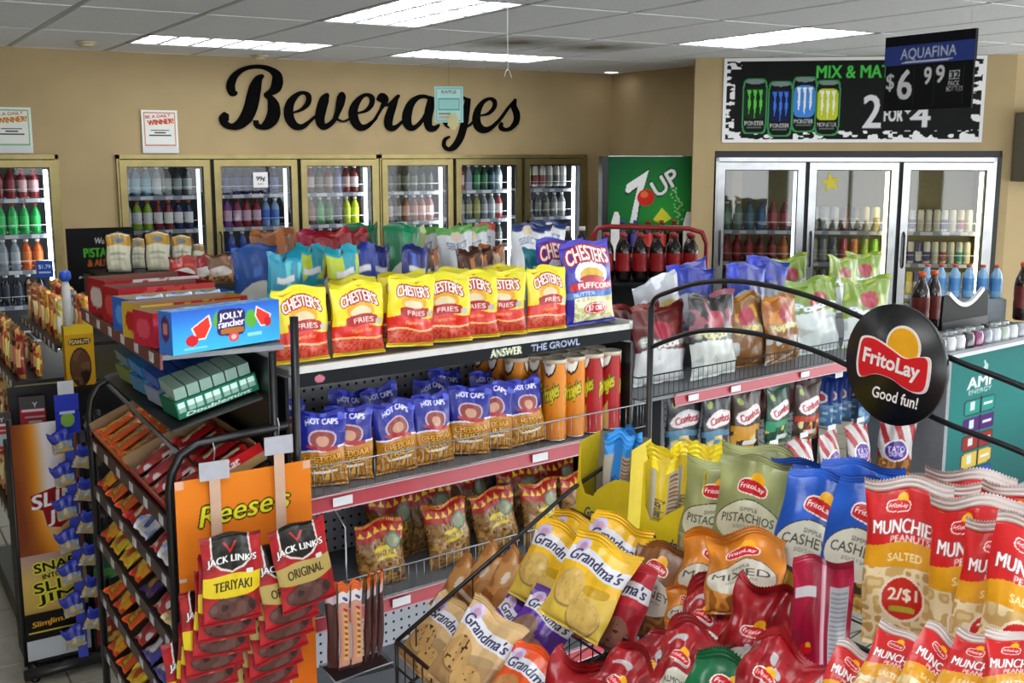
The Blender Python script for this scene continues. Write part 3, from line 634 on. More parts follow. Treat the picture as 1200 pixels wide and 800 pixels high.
# ================================================================== lettering and signs on the walls
INK = mat('black_vinyl', '#050506', .85, spec=.08)
def crom(P, W, n=5):
    out = []; ow = []
    for i in range(len(P)-1):
        p0, p1, p2, p3 = [np.array(P[max(0, min(len(P)-1, i+k))], float) for k in (-1, 0, 1, 2)]
        for t in np.arange(n)/n:
            out.append(tuple(.5*((2*p1)+(p2-p0)*t+(2*p0-5*p1+4*p2-p3)*t*t+(3*p1-p0-3*p2+p3)*t**3)))
            ow.append(W[i]*(1-t)+W[i+1]*t)
    return out+[tuple(P[-1])], ow+[W[-1]]
def S1(p): q = at_y(240+p[0]/6, 65+p[1]/6, WB); return (q[0], q[2])
def S2(p): q = at_y(430+p[0]/6, 85+p[1]/6, WB); return (q[0], q[2])
LET = [('B', S1, [([(225,262),(195,262),(178,225),(185,185),(215,135),(270,97),(340,80),(410,83),(465,104),(503,140),(508,185),(495,228),(462,258),(415,276)], [14,46,52,48,36,26,24,26,36,58,68,64,40,12]),
     ([(408,140),(375,165),(352,225),(335,300),(318,370),(288,435),(240,485),(185,500),(140,480),(132,445),(150,405)], [14,45,72,80,80,76,56,34,42,62,30]),
     ([(415,278),(455,300),(478,345),(483,400),(466,450),(432,488),(395,503),(362,488),(356,455)], [12,40,70,80,76,56,30,32,30])]),
  ('e', S1, [([(618,402),(678,380),(722,335),(726,285),(692,262),(648,275),(603,325),(586,390),(596,450),(632,495),(682,500),(732,465),(772,428)], [10,20,30,32,20,26,46,58,58,46,32,20,14])]),
  ('v', S1, [([(862,268),(838,310),(815,385),(806,455),(828,498),(868,490),(908,452),(930,400),(948,340),(958,285),(948,262)], [16,58,62,58,44,30,26,34,52,54,20]), ([(905,425),(940,455),(975,463),(1015,445)], [14,14,12,12])]),
  ('e', S1, [([(1072,405),(1130,388),(1168,345),(1172,298),(1140,276),(1098,292),(1056,345),(1040,400),(1050,460),(1086,504),(1132,500),(1180,462),(1205,435)], [10,20,30,32,20,26,46,58,58,46,32,18,14])]),
  ('r', S2, [([(0,385),(50,330),(92,262),(112,225)], [12,14,16,30]), ([(86,205),(104,175),(128,190),(118,225)], [46,58,40,16]), ([(112,232),(160,220),(205,178),(222,158)], [14,22,26,14]), ([(205,178),(178,240),(150,320),(148,370),(175,392),(215,372),(258,330)], [20,46,56,54,38,22,12])]),
  ('a', S2, [([(450,185),(400,168),(350,178),(305,222),(280,290),(278,350),(305,388),(345,378),(392,325),(430,255)], [20,24,30,48,62,62,42,26,22,22]), ([(455,170),(438,250),(424,330),(434,384),(470,392),(505,366)], [44,58,58,50,34,12])]),
  ('g', S2, [([(690,185),(640,172),(590,190),(555,250),(548,320),(575,368),(620,345),(662,280)], [20,24,32,48,56,42,24,20]), ([(708,180),(695,260),(682,350),(655,450),(612,518),(570,540),(538,512),(545,470),(578,450)], [34,48,50,50,42,26,26,22,12]), ([(675,388),(720,368),(762,322)], [12,14,12])]),
  ('e', S2, [([(798,302),(850,288),(890,245),(892,202),(858,184),(812,208),(776,265),(765,330),(780,380),(822,404),(872,385),(930,330),(985,255),(1038,190)], [10,20,28,30,20,26,46,58,58,44,28,20,18,12])]),
  ('s', S2, [([(1040,186),(1028,235),(1048,290),(1046,340),(1012,388),(970,402),(938,385),(945,352)], [16,40,48,42,28,24,34,18])])]
t = thing('wall_lettering', 'large black script word Beverages across the tan back wall', 'lettering', None, (2.6, WB, 2.2))
for ch, fn, strokes in LET:
    m = MB(); sc_ = .0085/6
    for k, (P, W) in enumerate(strokes):
        q, wq = crom(P, W, 5); q = [fn(p) for p in q]; q = [(x-2.6, z-2.2) for x, z in q]
        m.ribbon(q, [x*sc_ for x in wq], -.022-.0006*k, -.002)
    link('letter', m.mesh('letter_'+ch, INK), t)

# winner posters standing on the cooler frames
def poster(edge, ink, seed):
    c = Cv(60, .62, '#e4e6e2'); c.rect(.06, .16, .94, .95, edge).rect(.1, .2, .9, .92, '#dfe2dc')
    c.text('BE A DAILY', .46, .86, .7, .07, ink, rot=6).text('WINNER!', .52, .73, .72, .12, ink, bold=.03, rot=8, out='#f3e3c0', ow=.08)
    for y, w_ in ((.52, .5), (.46, .3), (.40, .6)): c.rect(.5-w_/2, y, .5+w_/2, y+.025, '#3a3a44')
    return c.rect(0, 0, 1, .15, '#d4d6da')
paper('winner_poster', poster('#c88a7a', '#b02a28', 1), .29, .345, 'white paper winner poster with red lettering standing on the first gold cooler', 'poster', (2.36, WB-.02, 2.012))
paper('winner_poster', poster('#7ab890', '#b06a28', 2), .29, .345, 'green-edged paper winner poster above the cooler at the left edge', 'poster', (1.24, WB-.02, 2.012))

# card hanging from the ceiling in front of the lettering
p = at_y(526, 121, 5.4)
c = Cv(60, .82, '#a9d6d4'); c.rect(.06, .04, .94, .96, '#8cc6c4').rect(.1, .08, .9, .93, '#b7e0dc').rect(.12, .34, .88, .68, '#62b0a8').rect(.16, .38, .84, .64, '#9fd4d0')
c.text('RAFFLE', .5, .85, .5, .08, '#7a5a4a').rect(.14, .22, .55, .27, '#8a8060').rect(.14, .10, .5, .18, '#c8b8a0')
t = thing('hanging_card', 'teal promotional card with a cream burst hanging from the ceiling before the lettering', 'hanging sign', None, (p[0], p[1], 2.17))
link('card', pbox('card', .155, .003, .19, c, '#9fd4d0'), t, (0, 0, 0), (0, 0, -YAW))
bst = MB(); bst.prism([(.025*math.cos(k*math.pi/8)*(1.3 if k % 2 else 1.05)+.022, .04*math.sin(k*math.pi/8)*(1.3 if k % 2 else 1.05)+.005) for k in range(16)], -.006, -.002)
link('burst', bst.mesh('burst', mat('cream_burst', '#cfc890', .5)), t, (0, 0, .0), (0, 0, -YAW))
b = MB(); b.tube([(0, 0, .19), (.0, 0, CZ-2.17-.01)], .0008, 4); link('string', b.mesh('string', M_clear), t)
p = at_y(595, 88, 5.3)
b = MB(); q = p; b.tube([(0, 0, CZ-q[2]-.01), (0, 0, .03), (.012, 0, .02), (.02, 0, 0), (.026, 0, -.012)], .0022, 5); b.tube([(0, 0, .03), (-.012, 0, .02), (-.02, 0, -.008)], .0022, 5)
thing('ceiling_hook', 'bare white wire sign hook hanging from the ceiling right of the teal card', 'hook', None, tuple(p), (0, 0, 0), b.mesh('ceiling_hook', M_white))

# energy drink banner on the angled wall
W_, H_ = 2.12, .70
c = Cv(360, W_/H_, '#0c0f0e'); n1 = vnoise(c.X.shape, 26, 3, 2.0); n2 = vnoise(c.X.shape, 70, 5, 1.0)
ed = np.minimum(np.minimum(c.X*W_/H_, (1-c.X)*W_/H_), np.minimum(c.Y, 1-c.Y))
wl = (ed < .035)|((ed < .14)&(n1+.35*n2 > .78)&((c.X < .07)|(c.X > .93)|(c.Y < .15)))|((ed < .1)&(n1 > .62)&((c.Y < .1)|(c.X < .05)|(c.X > .95)))
c.put(wl, '#e6e6e8')
def ecan(cx, cy, wd, body, claw, rim='#3a8a50'):
    h = .62
    c.rrect(cx-wd*.56, cy-h*.53, cx+wd*.56, cy+h*.53, rim, 7); c.rrect(cx-wd*.5, cy-h*.5, cx+wd*.5, cy+h*.5, '#0b0e0d', 6)
    c.rrect(cx-wd*.48, cy-h*.24, cx+wd*.48, cy+h*.36, body, 5); c.ell(cx, cy+h*.47, wd*.42, .028, '#7a8a8a')
    for k in (-1, 0, 1):
        x = cx+k*wd*.26; L_ = .34-.05*abs(k)
        c.poly([(x-wd*.11, cy+.2), (x+wd*.09, cy+.2), (x+wd*.05, cy+.12), (x+wd*.08, cy+.02), (x+wd*.0, cy+.2-L_), (x-wd*.05, cy+.03), (x-wd*.02, cy+.12)], claw)
    c.text('MONSTER', cx, cy-h*.32, wd*.86, .05, '#c8c8c8', bold=.03); c.rect(cx-wd*.35, cy-h*.41, cx+wd*.35, cy-h*.385, '#5a6a60')
ecan(.125, .43, .086, '#0c2a12', '#5cc24a'); ecan(.225, .40, .086, '#0a1a40', '#3f74d8'); ecan(.318, .45, .086, '#3f84d4', '#e4ecf4'); ecan(.408, .41, .086, '#b8c22c', '#e9ecd8')
c.text('MIX & MATCH', .54, .83, .36, .15, '#46c24a', bold=.035)
c.text('2', .58, .36, .065, .38, '#d4d4d8', bold=.04).text('FOR', .66, .32, .07, .15, '#d4d4d8', bold=.04).text('$', .715, .40, .02, .13, '#d4d4d8', bold=.03).text('4', .765, .31, .07, .27, '#d4d4d8', bold=.05)
paper('drink_banner', c, W_, H_, 'black energy drink banner with four cans above the angled silver cooler', 'banner', dloc(1.30, -.014, 2.10), (0, 0, DA), .006)

# hanging price sign: plane x = 4.9
X_ = 4.9; t = thing('hanging_price_sign', 'hanging blue and black water price sign at upper right', 'hanging sign', None, (X_, 3.93, 2.23))
c = Cv(110, .56/.16, '#31458f'); c.rect(0, .66, 1, 1, '#0d0f18')
c.text('AQUAFINA', .5, .34, .62, .42, '#d3daea', bold=.0).poly([(.24, .10), (.78, .10), (.78, .07), (.5, .04), (.2, .06)], '#d3daea')
link('header', pbox('header', .555, .02, .15, c, '#0d0f18', '#0d0f18'), t, (0, 0, .235), (0, 0, -math.pi/2))
c = Cv(130, .55/.25, '#101114'); c.text('$', .06, .63, .09, .40, '#d8dadf').text('6', .24, .56, .16, .64, '#e3e4e8', bold=.04).text('9', .50, .72, .08, .36, '#e3e4e8', bold=.03).text('9', .64, .74, .09, .36, '#e3e4e8', bold=.03)
c.rect(.74, .62, .86, .80, '#c8cacf').text('32', .80, .71, .10, .15, '#111111', bold=.03).text('PACK', .80, .53, .12, .11, '#d8dadf', bold=.02).text('BOTTLES', .81, .42, .18, .10, '#d8dadf', bold=.02)
for x in (.34, .57, .9): c.rect(x, .1, x+.007, .95, '#2c2e33')
link('price_board', pbox('price_board', .545, .012, .235, c, '#101114', '#101114'), t, (0, -.005, 0), (0, 0, -math.pi/2))
for y in (-.24, .24):
    b = MB(); b.tube([(.01, y, .385), (.01, y, CZ-2.23-.01)], .0012, 4); link('hanging_wire', b.mesh('hanging_wire', M_white), t)

# 7UP cooler in the corner
PR = Matrix.Translation((5.95, 8.13, 0)) @ Matrix.Rotation(-YAW, 4, 'Z')
c = Cv(120, .735/.70, '#0f6a38'); g = np.clip(((c.X-.75)**2+(c.Y-.25)**2)**.5, 0, 1)
c.c[:] = (np.array(hx('#2f9a3a'))*(1-g[..., None])+np.array(hx('#0a4a2c'))*g[..., None])
c.poly([(.20, .52), (.215, .62), (.50, .86), (.47, .70), (.40, .40), (.36, .12), (.26, .12), (.31, .42), (.34, .58), (.24, .50)], '#0a3a22')
c.poly([(.21, .55), (.225, .64), (.49, .83), (.46, .70), (.38, .40), (.35, .14), (.27, .14), (.32, .42), (.36, .62), (.25, .53)], '#e6e8e6')
c.ell(.46, .47, .105, .11, '#c3271d').ell(.44, .51, .045, .045, '#e06a3a')
c.text('UP', .69, .66, .34, .21, '#e6e8e6', bold=.05, rot=36, shear=.1, out='#0a3a22', ow=.10)
for k in range(40):
    rs = random.Random(k); x_, y_ = .74+.12*rs.random()+.1*(1-k/40), .12+.5*k/40; c.ell(x_, y_, .008+.008*rs.random(), .012, '#8fd08a')
c.poly([(.55, .18), (.66, .34), (.78, .2), (.66, .12)], '#d8d83a')
t = thing('drink_merchandiser', 'tall green lemon-lime soda merchandiser standing in the corner', 'merchandiser', None, (5.95, 8.13, 0), (0, 0, -YAW))
link('header_panel', pbox('header_panel', .735, .02, .68, c, '#0a3a22'), t, (.37, 0, 1.30))
b = MB(); b.box(-.05, 0, .0, .45, 0, 1.985); b.box(.735, .745, .02, .45, 0, 1.985); b.box(0, .735, .43, .45, 0, 1.985); b.box(0, .735, .02, .43, 1.96, 1.985)
link('cabinet', b.mesh('cabinet', M_dark), t)
b = MB(); b.box(0, .66, -.004, .02, 1.982, 1.99); link('top_trim', b.mesh('top_trim', M_white), t)
for x in (.02, .66):
    b = MB(); b.prism([(0, .75), (.075, .75), (.075, 1.46), (.06, 1.50), (.03, 1.50), (0, 1.40)], -.16, -.13); link('side_fin', b.mesh('side_fin', M_white), t, (x, 0, 0))
for z in (.35, .75, 1.12):
    b = MB(); b.box(0, .735, -.14, .43, z-.02, z); link('shelf', b.mesh('shelf', M_shelfgrey), t)
for i in range(5):
    bo = ('#3a1410', '#b0241c', '#c0342c') if i > 1 else ('#2c2448', '#4a3a90', '#5a4aa0')
    place(bottle(*bo, .045, .30), 'soda_bottle', ['dark soda bottle with a violet cap', 'dark soda bottle with a violet cap', 'cola bottle with a red cap', 'cola bottle with a red cap', 'cola bottle with a red cap'][i]+', %s from the left under the green panel' % ORD[i], 'bottle', 'bottles in the corner merchandiser', PR @ Vector((.13+i*.115, -.075, 1.123)))

# cola rack with red tube rail
ca = math.atan2(5.36-5.71, 4.65-4.13); CM = Matrix.Translation((4.13, 5.71, 0)) @ Matrix.Rotation(ca, 4, 'Z')
t = thing('cola_rack', 'cola bottle display rack with a red tube rail before the green merchandiser', 'display rack', None, (4.13, 5.71, 0), (0, 0, ca))
RT = mat('red_tube', '#8f1a1e', .3)
b = MB(); b.tube([(-.05, -.02, 1.30), (-.05, -.02, 1.50), (-.02, -.02, 1.545), (.04, -.02, 1.555), (.55, -.02, 1.545), (.63, -.02, 1.52), (.66, -.02, 1.45), (.66, -.02, .0)], .016, 8); b.tube([(-.05, -.02, 1.30), (-.05, -.02, 0)], .016, 8)
link('tube_rail', b.mesh('tube_rail', RT), t)
for z in (.3, .75, 1.2):
    b = MB(); b.box(-.04, .65, 0, .42, z-.02, z); link('shelf', b.mesh('shelf', M_dark), t)
b = MB(); b.box(-.04, .65, .42, .44, 0, 1.3); link('back_panel', b.mesh('back_panel', M_dark), t)
cm = ('#1a0d0b', '#9a1a1a', '#a3161b')
for r_ in range(2):
    for i in range(6):
        place(bottle(*cm, .046, .30), 'soda_bottle', 'large red-labelled cola bottle, %s from left, %s row behind the red rail' % (ORD[i], ('front', 'back')[r_]), 'bottle', 'cola bottles behind the red rail', CM @ Vector((.04+i*.108, .08+r_*.13, 1.203)))
# two clear-capped bottles beside the rack
for i in range(2):
    place(bottle('#241414', '#d8d8dc', '#a8202a', .046, .31), 'soda_bottle', ('large cola bottle with a pale cap, left one beside the red rail', 'large cola bottle with a pale cap, right one beside the red rail')[i], 'bottle', None, CM @ Vector((-.215+i*.097, .03, 1.242)))
b = MB(); b.box(-.27, -.072, -.03, .15, 0, 1.24); thing('bottle_stand', 'dark stand holding two pale-capped cola bottles beside the red rail', 'stand', None, (4.13, 5.71, 0), (0, 0, ca), b.mesh('bottle_stand', M_dark))

# chrome dispenser on the side wall at the right edge
wdir = Vector((.9372, -.3489, 0)); wn = Vector((-.3489, -.9372, 0)); p = dloc(2.56, 0, 0)+wdir*.06+wn*.20
t = thing('chrome_dispenser', 'chrome wall dispenser cut by the right edge of the picture', 'dispenser', None, (p.x, p.y, 2.06), (0, 0, math.atan2(-.35, .94)))
mch = mat('chrome', '#c0c0c4', .12, metal=1)
b = MB(); b.box(0, .42, .02, .195, -.28, .28); link('body', b.mesh('body', mat('dispenser_grey', '#6e6a5c', .4)), t)
b = MB(); b.tube([(0, 0, .28), (.42, 0, .30)], .014, 8); b.tube([(0, 0, -.28), (0, 0, .28)], .012, 8); link('rail', b.mesh('rail', mch), t)
b = MB(); b.tube([(.02, .01, -.02), (.07, -.05, -.06), (.10, -.05, -.18), (.04, -.04, -.24)], .026, 8); link('spout', b.mesh('spout', mch), t)

# ================================================================== chip gondola (end of the island), faces the camera
GA = R(7.56); GMX = Matrix.Translation((.96, 2.67, 0)) @ Matrix.Rotation(GA, 4, 'Z')
def GP(x, y, z): return GMX @ Vector((x, y, z))
def plan(org, ang, px, py, yl):
    """where a sight line meets the upright plane yl behind the front of a rack: (distance along the rack, height)"""
    u = np.array([math.cos(ang), math.sin(ang), 0]); n = np.array([-math.sin(ang), math.cos(ang), 0]); o = np.array([*org, 0.])+n*yl
    d = ray(px, py); p = _C+d*(np.dot(o-_C, n)/np.dot(d, n)); return float((p-o)@u), float(p[2])
def gpl(px, py, yl): return plan((.96, 2.67), GA, px, py, yl)
M_red = mat('red_price_rail', '#a8323f', .35, noise=.05)
M_band = mat('black_sign_strip', '#15181d', .4)
# pegboard: rows of round holes
pg = mat('pegboard', '#6f747c', .55); nt = pg.node_tree
tcp = nt.nodes.new('ShaderNodeTexCoord'); sv = nt.nodes.new('ShaderNodeVectorMath'); sv.operation = 'MULTIPLY'; sv.inputs[1].default_value = (1/.03, 0, 1/.03)
fv = nt.nodes.new('ShaderNodeVectorMath'); fv.operation = 'FRACTION'; dv = nt.nodes.new('ShaderNodeVectorMath'); dv.operation = 'DISTANCE'; dv.inputs[1].default_value = (.5, 0, .5)
lt = nt.nodes.new('ShaderNodeMath'); lt.operation = 'LESS_THAN'; lt.inputs[1].default_value = .16
mxn = nt.nodes.new('ShaderNodeMix'); mxn.data_type = 'RGBA'; mxn.inputs[6].default_value = (*lin(hx('#b6bac2')), 1); mxn.inputs[7].default_value = (*lin(hx('#15171a')), 1)
nt.links.new(tcp.outputs['Object'], sv.inputs[0]); nt.links.new(sv.outputs[0], fv.inputs[0]); nt.links.new(fv.outputs[0], dv.inputs[0]); nt.links.new(dv.outputs['Value'], lt.inputs[0]); nt.links.new(lt.outputs[0], mxn.inputs[0]); nt.links.new(mxn.outputs[2], nt.nodes['Principled BSDF'].inputs['Base Color'])
M_peg = pg
def wire_guard(x0, x1, z0, z1, step, r=.0016, back=.3, mtl=None, name='wire_guard'):
    b = MB(); b.tube([(x0, back, z1), (x0, -.012, z1), (x1, -.012, z1), (x1, back, z1)], r*1.7, 5)
    b.tube([(x0, -.012, z0), (x1, -.012, z0)], r*1.3, 4)
    n = int((x1-x0)/step)
    for i in range(n+1): x = x0+(x1-x0)*i/n; b.tube([(x, -.012, z0), (x, -.012, z1)], r*.75, 4)
    for k in range(1, 8): b.tube([(x1, -.012+k*back/8, z0), (x1, -.012+k*back/8, z1)], r, 4)
    return b.mesh(name, mtl or M_wire)
def rail(x0, x1, z0, z1, y=-.008, m=None):
    b = MB(); b.add([(x0, y, z0), (x1, y, z0), (x1, y+.008, z1), (x0, y+.008, z1), (x0, y+.01, z0), (x1, y+.01, z0), (x1, y+.012, z1), (x0, y+.012, z1)],
                    [(0, 1, 2, 3), (5, 4, 7, 6), (3, 2, 6, 7), (0, 4, 5, 1), (1, 5, 6, 2), (0, 3, 7, 4)])
    for z in (z0, z1): b.box(x0, x1, y-.003, y+.01, z-.002, z+.002, 1)
    return b.mesh('price_rail', m or M_red, mat('clear_rail_edge', '#c8a8b0', .25))
b = MB(); b.box(-.03, .03, -.0012, 0, -.012, .012); TAGM = b.mesh('price_tag', M_tag)
t = thing('chip_gondola', 'grey pegboard shelf unit of snack bags in the middle with red price rails', 'shelf unit', None, (.96, 2.67, 0), (0, 0, GA))
b = MB(); b.box(0, 1.22, .0, .42, 1.440, 1.458); b.box(.14, 1.22, .42, .98, 1.440, 1.458); link('top_shelf', b.mesh('top_shelf', M_shelfgrey), t)
b = MB(); b.box(0, 1.22, -.01, .004, 1.448, 1.466); b.box(1.205, 1.22, -.01, .5, 1.448, 1.475); link('shelf_lip', b.mesh('shelf_lip', mat('white_shelf_lip', '#c9c9c6', .4)), t)
c = Cv(420, 1.21/.04, '#15181d'); c.rect(0, 0, .012, 1, '#c9c9c6').ell(.065, .45, .012, .28, '#b8707c')
c.text('ANSWER', .575, .5, .095, .62, '#dfe6c8', bold=.05).text('THE GROWL', .735, .5, .16, .55, '#b9c8ea', bold=.03)
link('sign_strip', pbox('sign_strip', 1.21, .006, .036, c, '#15181d'), t, (.61, -.008, 1.412))
b = MB(); b.box(.0, 1.22, .40, .42, .1, 1.44); link('pegboard', b.mesh('pegboard', M_peg), t)
b = MB(); b.box(.14, 1.22, .94, .96, .1, 1.44); link('rear_panel', b.mesh('rear_panel', M_shelfgrey), t)
for k, (z, x0) in enumerate(((1.115, .03), (.785, .03), (.42, .0))):
    b = MB(); b.box(x0, 1.22, 0, .40, z-.018, z); sh = link('shelf', b.mesh('shelf', M_shelfgrey), t)
    rl = link('price_rail', rail(x0+.0, 1.22, z-.046, z-.004), sh)
    for x in ((.14, .83, 1.1), (.32, .9), (.3, .8))[k]: link('price_tag', TAGM, sh, (x, -.012, z-.025))
    if k < 2:
        link('wire_guard', wire_guard(x0, (1.30, 1.24)[k], z+.002, z+.08, .026), sh)
b = MB(); b.tube([(.0, -.03, 0), (.0, -.03, 1.2), (.004, -.03, 1.6)], .011, 8); link('post', b.mesh('post', M_blkmetal), t)
b = MB(); b.box(-.012, -.002, -.0, .20, 0, 1.44); link('end_panel', b.mesh('end_panel', M_blkmetal), t)
b = MB(); b.box(1.222, 1.232, .0, .98, 0, 1.40); link('end_panel', b.mesh('end_panel', M_blkmetal), t)
b = MB(); b.box(0, 1.22, .0, .42, 0, .12); link('base', b.mesh('base', M_blkmetal), t)

# ---- bag designs
REST = True
def d_fries(nx=88):
    c = Cv(nx, .78, '#e3cf1e'); X, Y = c.X, c.Y
    c.vgrad(c.all(), [(0, '#d8b81a'), (.45, '#e6cc1c'), (1, '#e2dc36')])
    c.rect(0, 0, 1, .06, '#dcc41e')
    c.put((Y > .06)&(Y < .42+.03*np.sin(X*5)), '#cf1f12')
    m = (Y > .06)&(Y < .24+.02*np.sin(X*7)); c.blobs(m, ['#a8241c', '#c0392a', '#c85a40', '#b02a20'], 26, 4)
    c.put((Y > .235+.02*np.sin(X*7))&(Y < .262+.02*np.sin(X*7)), '#e8b070')
    c.ell(.5, .62, .27, .12, '#dfa428').ell(.5, .60, .2, .07, '#d8c8a0')
    c.rrect(.2, .42, .82, .56, '#a3161c', 5).text('FRIES', .54, .485, .40, .07, '#f0dcd0', bold=.03)
    c.text("CHESTER'S", .5, .755, .70, .15, '#f4eee6', bold=.03, out='#a01420', ow=.12, bend=.05)
    c.text('Flamin Hot', .5, .345, .4, .05, '#e0a040', shear=.2)
    c.ell(.86, .47, .07, .05, '#b8b0a8')
    return c
def d_puff():
    c = Cv(100, .74, '#3d34a8'); X, Y = c.X, c.Y
    c.vgrad(c.all(), [(0, '#2c2490'), (.7, '#352ca6'), (1, '#4038b6')])
    m = (Y > .05)&(Y < .36)&(X > .1); c.blobs(m, ['#d8d8a8', '#c8c890', '#e4e4c0', '#b8b880'], 16, 9)
    c.rect(0, .34, .95, .41, '#4a74c0').text('BUTTER', .3, .375, .4, .04, '#dce4f0')
    c.ell(.5, .62, .34, .16, '#dcdce8').ell(.5, .60, .24, .08, '#d8b03a').ell(.5, .55, .26, .04, '#b02a3a')
    c.text("CHESTER'S", .5, .80, .86, .17, '#f4f0ee', bold=.03, out='#a01420', ow=.12, bend=.05)
    c.rrect(.06, .42, .96, .52, '#c01a26', 5).text('PUFFCORN', .55, .47, .7, .065, '#f4f0ee', bold=.03)
    c.rrect(.28, .12, .80, .27, '#c01a26', 2.2).rrect(.3, .13, .78, .26, '#e8e0d8', 2.2).rrect(.32, .14, .76, .25, '#c01a26', 2.2).text('$2 ONLY', .54, .195, .36, .07, '#f4f0ee', bold=.03)
    return c
def d_cheddar(nx=76):
    c = Cv(nx, .58, '#262a86'); X, Y = c.X, c.Y
    c.vgrad(c.all(), [(0, '#161a58'), (.6, '#1c2288'), (1, '#232b9a')])
    c.put((vnoise(X.shape, 9, 3) > .72)&(Y > .7), '#4a58d0')
    c.put(Y < .46+.06*X, '#b87a24'); c.blobs(Y < .30, ['#a8762e', '#c08a3a', '#8a5a20', '#d0a050'], 18, 5)
    for k in range(9): c.put((abs(X-(.06+k*.11)-.02*np.sin(Y*20+k)) < .012)&(Y < .22), '#7a4a18')
    c.put((Y > .46+.06*X)&(Y < .485+.06*X), '#d8d4e4')
    c.ell(.5, .64, .30, .14, '#b9a6bc').ell(.5, .64, .26, .12, '#8a3a34').ell(.5, .63, .14, .07, '#c09078').rrect(.16, .50, .84, .56, '#a82a34', 3, -6)
    c.text('CHEDDAR', .5, .385, .78, .09, '#e8a828', bold=.04, out='#3a1c10', ow=.1, rot=3).text('FRIES', .48, .29, .5, .08, '#e8b040', bold=.04, out='#3a1c10', ow=.1, rot=3)
    c.text("HOT CAPS", .5, .84, .66, .07, '#e6e6f2', bold=.03, bend=.05); c.rrect(.2, .19, .8, .225, '#d8d0c0', 3, 4)
    return c
def d_snackmix():
    c = Cv(50, .85, '#7a5a2c'); X, Y = c.X, c.Y
    c.blobs(c.all(), ['#5a3c1e', '#8a6430', '#6e4a24', '#a8803e', '#4a3018'], 15, 11)
    c.put(Y > .72, '#9c1418')
    for k in range(6): c.poly([(.02+k*.17, .80), (.15+k*.17, .80), (.085+k*.17, .90)], '#d8b828')
    for k in range(22): c.rect(k/22, .94, k/22+.02, .99, '#c8a030')
    c.rrect(.3, .42, .75, .60, '#c9b42a', 6).text('SNACK MIX', .52, .5, .4, .08, '#5a2a10')
    c.ell(.74, .66, .17, .13, '#5a6a5a').ell(.74, .66, .13, .10, '#889070')
    return c
def d_peg(top, acc, body=('#a9adb0', '#c8ccd0', '#8a8e94'), seed=1, asp=.55, split=.55):
    c = Cv(26, asp, top); X, Y = c.X, c.Y
    c.blobs(Y < split, body, 10, seed); c.put((Y > split-.06+.05*np.sin(X*3.1))&(Y < split+.02), acc)
    c.put((vnoise(X.shape, 5, seed+7) > .66)&(Y > split+.08)&(Y < .9), acc); c.rect(.2, split+.14, .8, split+.2, '#d8dce0')
    c.ell(.5, .95, .06, .03, '#30343a'); return c
def d_nut(top, label='#d8d6cc', low=('#8a6a40', '#a88850', '#6a4a28'), seed=1, name=None, asp=.62, nx=34):
    c = Cv(nx, asp, top); X, Y = c.X, c.Y
    c.blobs(Y < .28, low, 12, seed); c.ell(.5, .40, .44, .18, label)
    if name: c.text(name, .5, .41, .66, .08, '#4a4a4a')
    return c.put((vnoise(X.shape, 6, seed+3) > .7)&(Y > .62), tuple(min(1, x*1.25+.03) for x in col(top)))
V = [bag('chip_bag', d_fries(), .165, .212, .052, s, wr=1.0) for s in (1, 2, 3)]
# front row of yellow fries bags (distance along shelf, back from edge, turn, tilt)
rowF = [(.070, .055, 2, 0), (.237, .05, 0, 1), (.402, .050, 3, 5), (.538, .072, -20, -1), (.640, .074, -21, -1), (.745, .074, -20, 0), (.912, .055, 2, 1)]
for i, (x, y, rz, ry) in enumerate(rowF):
    place(V[i % 3], 'chip_bag', 'yellow and red fries bag, %s from the left on the top chip shelf' % ORD[i], 'chip bag', 'yellow fries bags on the top shelf', GP(x, y, 1.462), (R(-4), R(ry), GA+R(rz)), (1.0, 1.0, .93))
for i, (x, y, rz) in enumerate(((.31, .185, 3), (.475, .19, -2), (.65, .20, 2), (.825, .185, -4))):
    place(V[(i+1) % 3], 'chip_bag', 'yellow fries bag tucked behind the front row, %s from the left' % ORD[i], 'chip bag', 'yellow fries bags in the second row', GP(x, y, 1.462), (R(-4), 0, GA+R(rz)), (1.0, 1.0, .93))
PU = bag('chip_bag', d_puff(), .20, .265, .065, 5, wr=1.0); PU2 = bag('chip_bag', d_puff(), .20, .265, .05, 6)
place(PU, 'chip_bag', 'violet butter puffcorn bag standing at the right end of the top shelf', 'chip bag', None, GP(1.10, .06, 1.462), (R(-5), R(-2), GA+R(-3)))
place(PU2, 'chip_bag', 'violet puffcorn bag half hidden behind the front puffcorn bag', 'chip bag', None, GP(1.055, .155, 1.462), (R(-4), R(3), GA+R(0)))
WP = bag('chip_bag', d_nut('#4a40a0', '#d8d8e0', ('#a8b060', '#c8cc88', '#889048'), 9), .15, .17, .06, 8)
place(WP, 'chip_bag', 'small white and violet bag behind the puffcorn at the shelf end', 'chip bag', None, GP(1.14, .225, 1.462), (R(-3), 0, GA+R(-4)))

